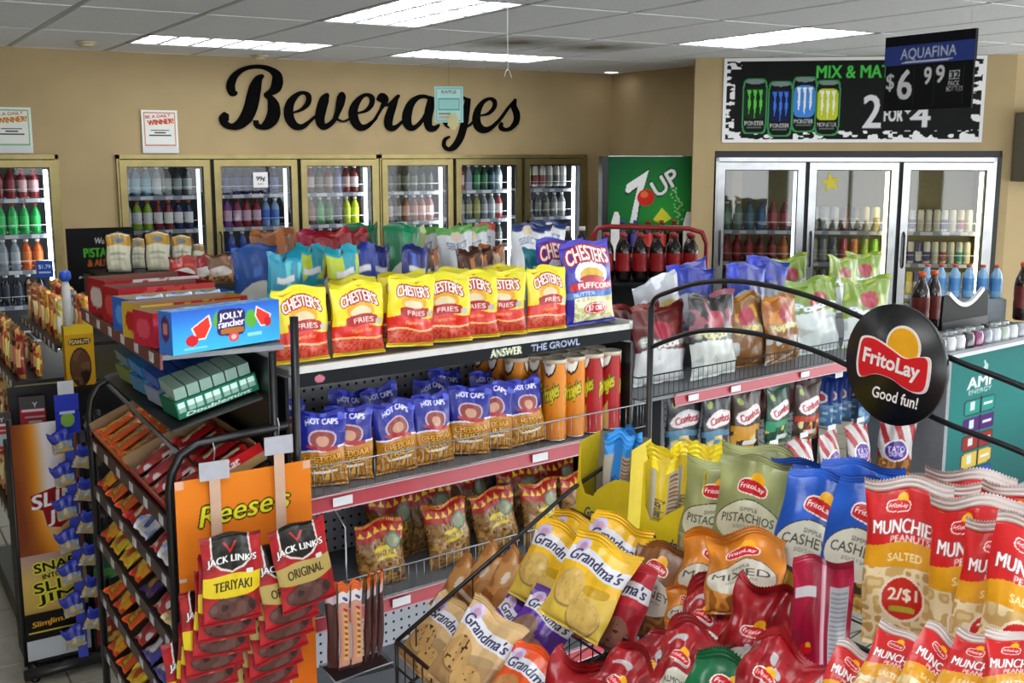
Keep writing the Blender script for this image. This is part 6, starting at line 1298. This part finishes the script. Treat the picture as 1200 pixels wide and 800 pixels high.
link('sun_rim', plate(ringp(.042, .022, .040), -.0055, -.0042, M_sw, 'sun_rim'), sg); link('sun', plate(ringp(.037, .022, .040), -.0065, -.005, M_sy, 'sun'), sg)
link('banner_rim', plate(smooth(banner(1.0)), -.0075, -.0045, M_sw, 'banner_rim'), sg); link('banner', plate(smooth(banner(.93)), -.0090, -.006, M_sr, 'banner'), sg)
def letters(txt, wd, h, m, bold=.03, shear=0, rot=0, name='lettering', bend=0):
    tri, asp = glyphs(txt, bold); p = (tri-.5)*np.array([wd, h]); p[..., 0] += shear*p[..., 1]
    if bend: p[..., 1] += bend*np.sin(tri[..., 0]*math.pi*2)
    a_ = math.radians(rot); q = np.stack([p[..., 0]*math.cos(a_)-p[..., 1]*math.sin(a_), p[..., 0]*math.sin(a_)+p[..., 1]*math.cos(a_)], -1).reshape(-1, 2)
    me = bpy.data.meshes.new(name); me.from_pydata([(x, 0, z) for x, z in q], [], [(3*i, 3*i+1, 3*i+2) for i in range(len(tri))]); me.materials.append(m); me.update(); return me
link('lettering', letters('FritoLay', .14, .040, M_sw, .03, rot=-7), sg, (-.002, -.0098, .0)); link('motto', letters('Good fun!', .112, .024, M_sw, .02, .1, rot=-3), sg, (.008, -.0048, -.063))
b = MB()
for z in (.075, -.06): b.box(-.012, .012, .009, .022, z-.01, z+.01)
link('clamp', b.mesh('clamp', M_dark), sg)

# ---- bag designs for the rack
def d_gran(base, low, cook, seed, words='', nx=110, asp=.78, chips=False):
    c = Cv(nx, asp, base); X, Y = c.X, c.Y
    c.blobs(c.all(), [base, tuple(min(1, x*1.07) for x in col(base))], 5, seed); c.put(Y < .30+.2*X, low)
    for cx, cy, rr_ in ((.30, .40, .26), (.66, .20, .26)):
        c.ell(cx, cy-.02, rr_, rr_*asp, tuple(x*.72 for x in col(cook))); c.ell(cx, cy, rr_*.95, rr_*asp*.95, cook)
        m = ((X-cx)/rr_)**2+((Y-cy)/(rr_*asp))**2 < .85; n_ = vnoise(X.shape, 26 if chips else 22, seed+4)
        if chips: c.put(m&(n_ > .80), '#3a2218')
        else: c.put(m&(n_ > .62), tuple(x*.93 for x in col(cook)))
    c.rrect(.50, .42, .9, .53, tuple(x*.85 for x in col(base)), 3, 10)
    c.put((Y > .66-.05*X)&(Y < .83-.05*X), '#dcdce4'); c.ell(.16, .84, .11, .08, '#c4b4d8').ell(.17, .83, .06, .045, '#b890b0')
    c.text("Grandma's", .50, .725, .88, .13, '#1e2450', bold=.025, shear=.2, rot=-3); return c
def d_fl(top, label, low, name, seed, asp=.68, nx=104):
    c = Cv(nx, asp, top); X, Y = c.X, c.Y
    c.blobs(c.all(), [tuple(x*.88 for x in col(top)), top, tuple(min(1, x*1.18+.02) for x in col(top))], 5, seed, False)
    c.blobs(Y < .27, low, 13, seed+2); c.ell(.5, .41, .46, .20, '#3a3a30').ell(.5, .405, .45, .195, label)
    c.text('SIMPLE', .5, .52, .24, .032, '#6a6a5c').text(name, .5, .445, .74, .078, '#3c3c38', bold=.01).text('LIGHTLY SALTED', .52, .365, .4, .03, '#7a7a70')
    c.fritolay(.5, .73, .40); return c
def d_munch(seed, nx=100):
    c = Cv(nx, .55, '#c41f22'); X, Y = c.X, c.Y
    c.rect(0, .93, 1, 1, '#c8bcb8'); c.blobs(Y < .48, ['#d8bc88', '#c8a468', '#e4cfa4', '#b89058'], 18, seed); c.put((Y > .48)&(Y < .60+.03*np.sin(X*3)), '#d8981c'); c.text('SALTED', .5, .54, .4, .045, '#f0e0b0', bold=.02)
    c.text('MUNCHIES', .46, .715, .74, .08, '#f4eeee', bold=.04, out='#8a1418', ow=.08, rot=-2).text('PEANUTS', .54, .645, .46, .04, '#f0e4dc', bold=.02)
    c.ell(.5, .30, .27, .135, '#e8d8c0').ell(.5, .30, .24, .12, '#c4261c').text('2/$1', .5, .32, .34, .08, '#f4ecd8', bold=.04).rrect(.34, .22, .66, .255, '#a8a030', 4); c.fritolay(.38, .84, .26); return c
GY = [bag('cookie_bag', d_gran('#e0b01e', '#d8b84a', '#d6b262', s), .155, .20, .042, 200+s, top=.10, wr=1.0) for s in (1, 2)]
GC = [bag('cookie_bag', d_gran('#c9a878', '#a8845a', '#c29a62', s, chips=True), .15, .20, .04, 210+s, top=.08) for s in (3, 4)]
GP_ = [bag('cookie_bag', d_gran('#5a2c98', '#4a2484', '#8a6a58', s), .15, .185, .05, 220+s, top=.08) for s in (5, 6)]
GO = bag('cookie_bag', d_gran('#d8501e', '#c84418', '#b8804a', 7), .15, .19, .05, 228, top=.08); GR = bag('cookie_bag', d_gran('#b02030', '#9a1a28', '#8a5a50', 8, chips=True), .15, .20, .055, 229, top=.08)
c = Cv(40, .75, '#b57a42'); c.blobs(c.all(), ['#a86c38', '#c08a50', '#8a5428'], 5, 3); c.ell(.35, .62, .07, .10, '#d8c8b8').ell(.6, .35, .25, .22, '#a8703a'); c.rect(0, .1, 1, .17, '#c8b8a8'); GT = bag('cookie_bag', c, .13, .17, .06, 230, top=.08)
FPi = [bag('nut_bag', d_fl('#8f9460', '#cfcdb0', ('#8a8058', '#b0a878', '#6a6440'), 'PISTACHIOS', s), .16, .235, .042, 240+s, top=.06) for s in (1, 2)]
FCa = [bag('nut_bag', d_fl('#1d52b4', '#d4d4c4', ('#c8a848', '#d8bc68', '#a88430', '#3a3a30'), 'CASHEWS', s), .165, .255, .042, 245+s, top=.06) for s in (1, 2)]
FHn = bag('nut_bag', d_fl('#7a481e', '#c8c4b8', ('#6a4020', '#8a5a30', '#5a3418'), 'HONEY', 3), .13, .20, .05, 250, top=.07)
FOr = [bag('nut_bag', d_fl('#c87822', '#cfc8b8', ('#b86a1c', '#d89040', '#985818'), 'MIXED', s), .17, .17, .055, 252+s, top=.08, wr=1.8) for s in (1, 2)]
def d_red(seed):
    c = Cv(100, .78, '#8f121c'); c.blobs(c.all(), ['#740e16', '#8f121c', '#a82028', '#8a1018'], 5, seed, False); c.ell(.55, .14, .34, .16, '#cfccc0').text('ALMONDS', .55, .16, .5, .06, '#4a4a40'); c.put((vnoise(c.X.shape, 7, seed+3) > .80)&(c.Y < .75), '#b8b0b4'); return c.fritolay(.42, .48, .34)
FRd = [bag('nut_bag', d_red(s), .165, .21, .05, 256+s, top=.08, wr=2.6, twist=.12) for s in (1, 2, 3)]
FGn = bag('nut_bag', d_fl('#0c5a34', '#c8ccc0', ('#0a4a2a', '#1c7a4a', '#083a20'), 'MIXED', 9), .16, .20, .055, 262, top=.08, wr=1.6)
c = Cv(60, .40, '#a3123a'); c.blobs(c.all(), ['#8f1030', '#a3123a', '#b82048'], 5, 3); c.rect(.50, .10, .56, 1, '#d89ab0').rect(.53, .0, .545, 1, '#e8d0d8').rect(.62, .06, .93, .84, '#aeb2bc')
for k in range(24): c.rect(.65, .1+k*.03, .9, .112+k*.03, '#8a8e98')
c.rect(.05, .74, .40, .80, '#c8c4cc').ell(.25, .20, .24, .09, '#cfd0bc').rect(.15, .19, .35, .2, '#6a7a5a').ell(.26, .40, .10, .035, '#c4121f').ell(.3, .425, .05, .018, '#e0a020')
FMg = bag('nut_bag', c, .115, .29, .035, 265, top=.05, wr=1.0)
FMu = [bag('peanut_bag', d_munch(s), .135, .27, .045, 270+s, top=.08) for s in (1, 2, 3)]
# rack placement: sight line meets the plane x = X; bags lean back against the slope
DX = {'olive pistachio bag, left one beside the yellow cookie carton': -0.0075, 'olive pistachio bag, right one in front of its pair': 0.0349, 'green-topped pistachio bag at the back of the pistachios': 0.0026, 'bright blue cashew bag, front left of the cashews': 0.0566, 'bright blue cashew bag, front right beside the peanuts': -0.0042, 'bright blue cashew bag standing at the back left of the cashews': 0.031, 'bright blue cashew bag standing at the back right of the cashews': 0.0339, 'red peanut bag, leftmost, beside the blue cashews': -0.0058, 'red peanut bag, second from the left, behind the first': 0.0015, 'red peanut bag, third from the left with a creased front': 0.012, 'red peanut bag, fourth from the left with its round price spot showing': 0.027, 'red peanut bag at the right edge of the picture': 0.0137, 'red peanut bag at the back, top edge in view': 0.0299, 'red peanut bag at the back right, leaning to the edge': -0.0091, 'brown honey nut bag left of the orange bags': 0.0102, 'orange nut bag folded over below the pistachios, left one': 0.0086, 'orange nut bag folded over below the pistachios, right one': 0.0025, 'small gold bag end poking out beside the brown honey bag': 0.0167, 'dark red nut bag standing under the orange bags': 0.0113, 'dark red nut bag lying flat left of the standing one': -0.0012, 'dark red nut bag low in front of the magenta bag': -0.0372, 'magenta nut bag showing its white back panel, standing upright': 0.0476, 'yellow vanilla cookie bag, left front one': 0.0119, 'yellow vanilla cookie bag, right front one overlapping its neighbour': -0.0062, 'yellow vanilla cookie bag at the back right of its bunch': 0.0194, 'yellow vanilla cookie bag at the back left of its bunch': -0.0113, 'red cookie bag squeezed between vanilla and honey bags': -0.0043, 'chocolate chip cookie bag, right one in front': 0.02, 'tan clear cookie bag, first from the left behind the purple bags': 0.0273, 'tan clear cookie bag, second from the left behind the purple bags': 0.0286, 'tan clear cookie bag, third from the left behind the purple bags': 0.0129, 'purple cookie bag, left one with white lettering band': 0.0045, 'purple cookie bag, right one behind the left': -0.0227, 'orange cookie bag below the purple ones at the bottom edge': 0.0161, 'dark red nut bag along the bottom edge right of the orange cookies': 0.02, 'dark red and silver bag twisted below the honey bag': 0.0249, 'dark red nut bag wedged under the red cookie bag': -0.0093, 'green nut bag at the bottom edge': -0.023, 'red nut bag peeking between green bag and magenta bag': -0.0598, 'small red peanut bag in the lower tier, left one under the first tall bag': -0.0041, 'small red peanut bag in the lower tier, middle one under the creased bag': -0.0154, 'small red peanut bag in the lower tier, right one with a pale window': -0.0129, 'small red peanut bag in the lower tier, lowest at the foot of the magenta bag': 0.0052}
RPO = []
def rp(mdl, name, label, cat, grp, px, py, X, tilt, turn, roll=0, sc=1.0, h=.2, w_=0):
    """px,py is the middle of the bag as it stands in the tier at x = X; turn 0 faces -x, positive turns to the aisle end"""
    X += DX.get(label, 0)
    p = Vector(at_x(px, py, X)); E = Euler((R(-tilt), R(roll), R(-90+turn)), 'XYZ'); p = p-E.to_matrix() @ Vector((0, 0, h*sc/2))
    o = place(mdl, name, label, cat, grp, p, E, sc); RPO.append(o); return o
N_ = 'nut_bag'; C_ = 'cookie_bag'
# top tier
rp(FPi[0], N_, 'olive pistachio bag, left one beside the yellow cookie carton', 'nut bag', 'pistachio bags', 838, 602, 1.62, 14, 28, 2, 1.0, .235)
rp(FPi[1], N_, 'olive pistachio bag, right one in front of its pair', 'nut bag', 'pistachio bags', 880, 600, 1.58, 14, 30, 1, 1.0, .235)
rp(FPi[0], N_, 'green-topped pistachio bag at the back of the pistachios', 'nut bag', 'pistachio bags', 885, 585, 1.66, 8, 30, 0, 1.0, .235)
rp(FCa[0], N_, 'bright blue cashew bag, front left of the cashews', 'nut bag', 'cashew bags', 955, 628, 1.56, 20, 26, 5, 1.0, .255)
rp(FCa[1], N_, 'bright blue cashew bag, front right beside the peanuts', 'nut bag', 'cashew bags', 1012, 638, 1.58, 20, 22, 6, .95, .255)
rp(FCa[1], N_, 'bright blue cashew bag standing at the back left of the cashews', 'nut bag', 'cashew bags', 940, 610, 1.66, 10, 34, 2, 1.0, .255)
rp(FCa[0], N_, 'bright blue cashew bag standing at the back right of the cashews', 'nut bag', 'cashew bags', 1005, 615, 1.66, 10, 30, 0, 1.0, .255)
MU = 'peanut_bag'
rp(FMu[0], MU, 'red peanut bag, leftmost, beside the blue cashews', 'peanut bag', 'red peanut bags', 1062, 660, 1.50, 12, 30, -2, 1.05, .27)
rp(FMu[1], MU, 'red peanut bag, second from the left, behind the first', 'peanut bag', 'red peanut bags', 1108, 660, 1.57, 12, 30, 0, 1.05, .27)
rp(FMu[2], MU, 'red peanut bag, third from the left with a creased front', 'peanut bag', 'red peanut bags', 1142, 688, 1.47, 14, 24, -6, 1.05, .27)
rp(FMu[0], MU, 'red peanut bag, fourth from the left with its round price spot showing', 'peanut bag', 'red peanut bags', 1168, 706, 1.43, 16, 28, 4, .9, .27)
rp(FMu[1], MU, 'red peanut bag at the right edge of the picture', 'peanut bag', 'red peanut bags', 1205, 712, 1.43, 16, 26, 4, .95, .27)
rp(FMu[2], MU, 'red peanut bag at the back, top edge in view', 'peanut bag', 'red peanut bags', 1128, 650, 1.60, 8, 30, 0, 1.1, .27)
rp(FMu[0], MU, 'red peanut bag at the back right, leaning to the edge', 'peanut bag', 'red peanut bags', 1178, 668, 1.56, 10, 20, 10, 1.0, .27)
# middle tier
rp(FHn, N_, 'brown honey nut bag left of the orange bags', 'nut bag', None, 766, 690, 1.44, 24, 30, 6, 1.0, .20)
rp(FOr[0], N_, 'orange nut bag folded over below the pistachios, left one', 'nut bag', 'orange nut bags', 838, 678, 1.50, 30, 24, 2, 1.0, .17)
rp(FOr[1], N_, 'orange nut bag folded over below the pistachios, right one', 'nut bag', 'orange nut bags', 872, 672, 1.47, 36, 34, -10, .95, .17)
rp(FOr[0], N_, 'small gold bag end poking out beside the brown honey bag', 'nut bag', None, 806, 716, 1.42, 20, 50, 4, .55, .17)
rp(FRd[0], N_, 'dark red nut bag standing under the orange bags', 'nut bag', 'dark red nut bags', 892, 738, 1.42, 24, 26, 12, .82, .21)
rp(FRd[1], N_, 'dark red nut bag lying flat left of the standing one', 'nut bag', 'dark red nut bags', 832, 728, 1.42, 58, 22, -14, .8, .21)
rp(FRd[2], N_, 'dark red nut bag low in front of the magenta bag', 'nut bag', 'dark red nut bags', 905, 800, 1.34, 50, 24, 8, .75, .21)
rp(FMg, N_, 'magenta nut bag showing its white back panel, standing upright', 'nut bag', None, 963, 742, 1.38, 8, 34, -3, .92, .29)
GN_ = 'vanilla cookie bags'
rp(GY[0], C_, 'yellow vanilla cookie bag, left front one', 'cookie bag', GN_, 646, 664, 1.34, 28, 20, 12, 1.0, .20)
rp(GY[1], C_, 'yellow vanilla cookie bag, right front one overlapping its neighbour', 'cookie bag', GN_, 690, 685, 1.31, 28, 22, 14, 1.02, .20)
rp(GY[0], C_, 'yellow vanilla cookie bag at the back right of its bunch', 'cookie bag', GN_, 715, 658, 1.40, 22, 24, 12, 1.0, .20)
rp(GY[1], C_, 'yellow vanilla cookie bag at the back left of its bunch', 'cookie bag', GN_, 668, 650, 1.42, 16, 22, 8, .95, .20)
rp(GR, C_, 'red cookie bag squeezed between vanilla and honey bags', 'cookie bag', None, 722, 708, 1.36, 24, 26, 8, .95, .20)
# front tier
rp(GC[0], C_, 'chocolate chip cookie bag, left one at the basket corner', 'cookie bag', 'chocolate chip cookie bags', 515, 748, 1.16, 34, 14, 20, .98, .20)
rp(GC[1], C_, 'chocolate chip cookie bag, right one in front', 'cookie bag', 'chocolate chip cookie bags', 558, 765, 1.10, 34, 18, 18, 1.02, .20)
for i, (px, py) in enumerate(((545, 694), (575, 682), (600, 690))):
    rp(GT, C_, 'tan clear cookie bag, %s from the left behind the purple bags' % ORD[i], 'cookie bag', 'tan clear cookie bags', px, py, 1.27+.02*i, 26, 20, 24, 1.0, .17)
rp(GP_[0], C_, 'purple cookie bag, left one with white lettering band', 'cookie bag', 'purple cookie bags', 596, 742, 1.25, 42, 18, 22, .9, .185)
rp(GP_[1], C_, 'purple cookie bag, right one behind the left', 'cookie bag', 'purple cookie bags', 632, 738, 1.29, 40, 22, 22, .9, .185)
rp(GO, C_, 'orange cookie bag below the purple ones at the bottom edge', 'cookie bag', None, 612, 808, 1.13, 36, 20, 14, .95, .19)
rp(FRd[0], N_, 'dark red nut bag along the bottom edge right of the orange cookies', 'nut bag', None, 672, 835, 1.17, 40, 24, 10, 1.0, .21)
rp(FRd[2], N_, 'dark red and silver bag twisted below the honey bag', 'nut bag', None, 760, 785, 1.30, 46, 30, 40, .7, .21)
rp(FRd[1], N_, 'dark red nut bag wedged under the red cookie bag', 'nut bag', None, 728, 806, 1.24, 44, 16, 26, .72, .21)
rp(FGn, N_, 'green nut bag at the bottom edge', 'nut bag', None, 845, 838, 1.27, 40, 26, 6, 1.0, .20)
rp(FRd[1], N_, 'red nut bag peeking between green bag and magenta bag', 'nut bag', None, 805, 775, 1.34, 52, 20, -8, .7, .21)
for i, (px, py, X, rl) in enumerate(((1040, 800, 1.30, 14), (1088, 806, 1.31, 20), (1135, 812, 1.32, 12), (1190, 812, 1.31, -6), (992, 822, 1.26, 8))):
    rp(FMu[i % 3], MU, 'small red peanut bag in the lower tier, %s' % ('left one under the first tall bag', 'middle one under the creased bag', 'right one with a pale window', 'cut by the right edge', 'lowest at the foot of the magenta bag')[i], 'peanut bag', 'small red peanut bags', px, py, X, 48, 26, rl, .66, .27)
# two yellow counter cartons with wrapped cookie rolls
M_yel = mat('yellow_card', '#d9c01c', .5)
def ycarton():
    wd, dp, h = .15, .10, .26; out = [(-wd/2, 0), (wd/2, 0), (wd/2, .17), (wd*.22, .17)]+[(wd*.22-.06*math.sin(k*math.pi/10)-.0, .17-.075*math.sin(k*math.pi/20)) for k in range(1, 6)]+[(-wd*.34, .12), (-wd*.44, .15), (-wd/2, .25)]
    f = MB(); f.prism(out, 0, .002); s1_ = MB(); s1_.prism([(0, 0), (dp, 0), (dp, .27), (0, .25)], 0, .002)
    return (None, [('front_panel', f.mesh('front_panel', M_yel), [('lettering', letters("Grandma's", .10, .028, mat('navy_ink', '#3a3470', .5), .02, .2), (0, -.0008, .075))]), ('side_panel', s1_.mesh('side_panel', M_yel), [], (-wd/2, 0, 0), (0, 0, R(90))), ('side_panel', s1_.mesh('side_panel', M_yel), [], (wd/2, 0, 0), (0, 0, R(90))), ('back_panel', (lambda q: q.mesh('back_panel', mat('grey_card', '#8a8678', .7)))(MB().box(-wd/2, wd/2, dp, dp+.002, 0, .27))), ('bottom', (lambda q: q.mesh('bottom', M_yel))(MB().box(-wd/2, wd/2, 0, dp, 0, .002)))])
YC = ycarton()
def d_roll(cap, seed):
    c = Cv(34, .30, cap); c.blobs(c.Y > .8, [cap, tuple(min(1, x*1.15+.05) for x in col(cap)), cap], 5, seed); c.rect(.0, 0, .34, .80, '#b9b5a8').rect(.70, 0, 1, .80, '#b0aca0')
    for k in range(24): c.rect(.72, .02+k*.032, .98, .035+k*.032, '#8a5a30')
    c.text("Grandma's", .50, .50, .55, .10, '#2a2a5a', bold=.02, rot=-90); c.ell(.52, .25, .13, .05, '#c8b0c0'); return c
RB = [bag('cookie_roll', d_roll('#2f86d8', s), .07, .25, .04, 280+s, top=.12, wr=1.2, low=.25) for s in (1, 2)]; RY = [bag('cookie_roll', d_roll('#dcc024', s), .07, .25, .04, 290+s, top=.12, wr=1.2, low=.25) for s in (3, 4)]
for i, (px, py, X, lab) in enumerate(((704, 614, 1.60, 'yellow counter carton of cookie rolls, left one beside the dark rail'), (783, 650, 1.55, 'yellow counter carton of cookie rolls, right one beside the pistachios'))):
    p = Vector(at_x(px, py, X)); E = Euler((R(-6), R(0), R(-90+24))); place(YC, 'counter_carton', lab, 'carton', 'yellow cookie cartons', p-E.to_matrix() @ Vector((0, 0, .05)), E)
    for k in range(2 if i == 0 else 3):
        q = p+E.to_matrix() @ Vector(((.020+k*.01 if i == 0 else -.04+k*.045), .045+.02*(k % 2), .005-.05+.01*k))
        place((RB if i == 0 else RY)[k % 2], 'cookie_roll', '%s wrapped cookie roll, %s in the %s yellow carton' % (('blue', 'yellow')[i], ORD[k], ('left', 'right')[i]), 'cookie roll', '%s cookie rolls' % ('blue', 'yellow')[i], q, (R(-6), R(3*k-2), R(-66+14*k)), 1.12)
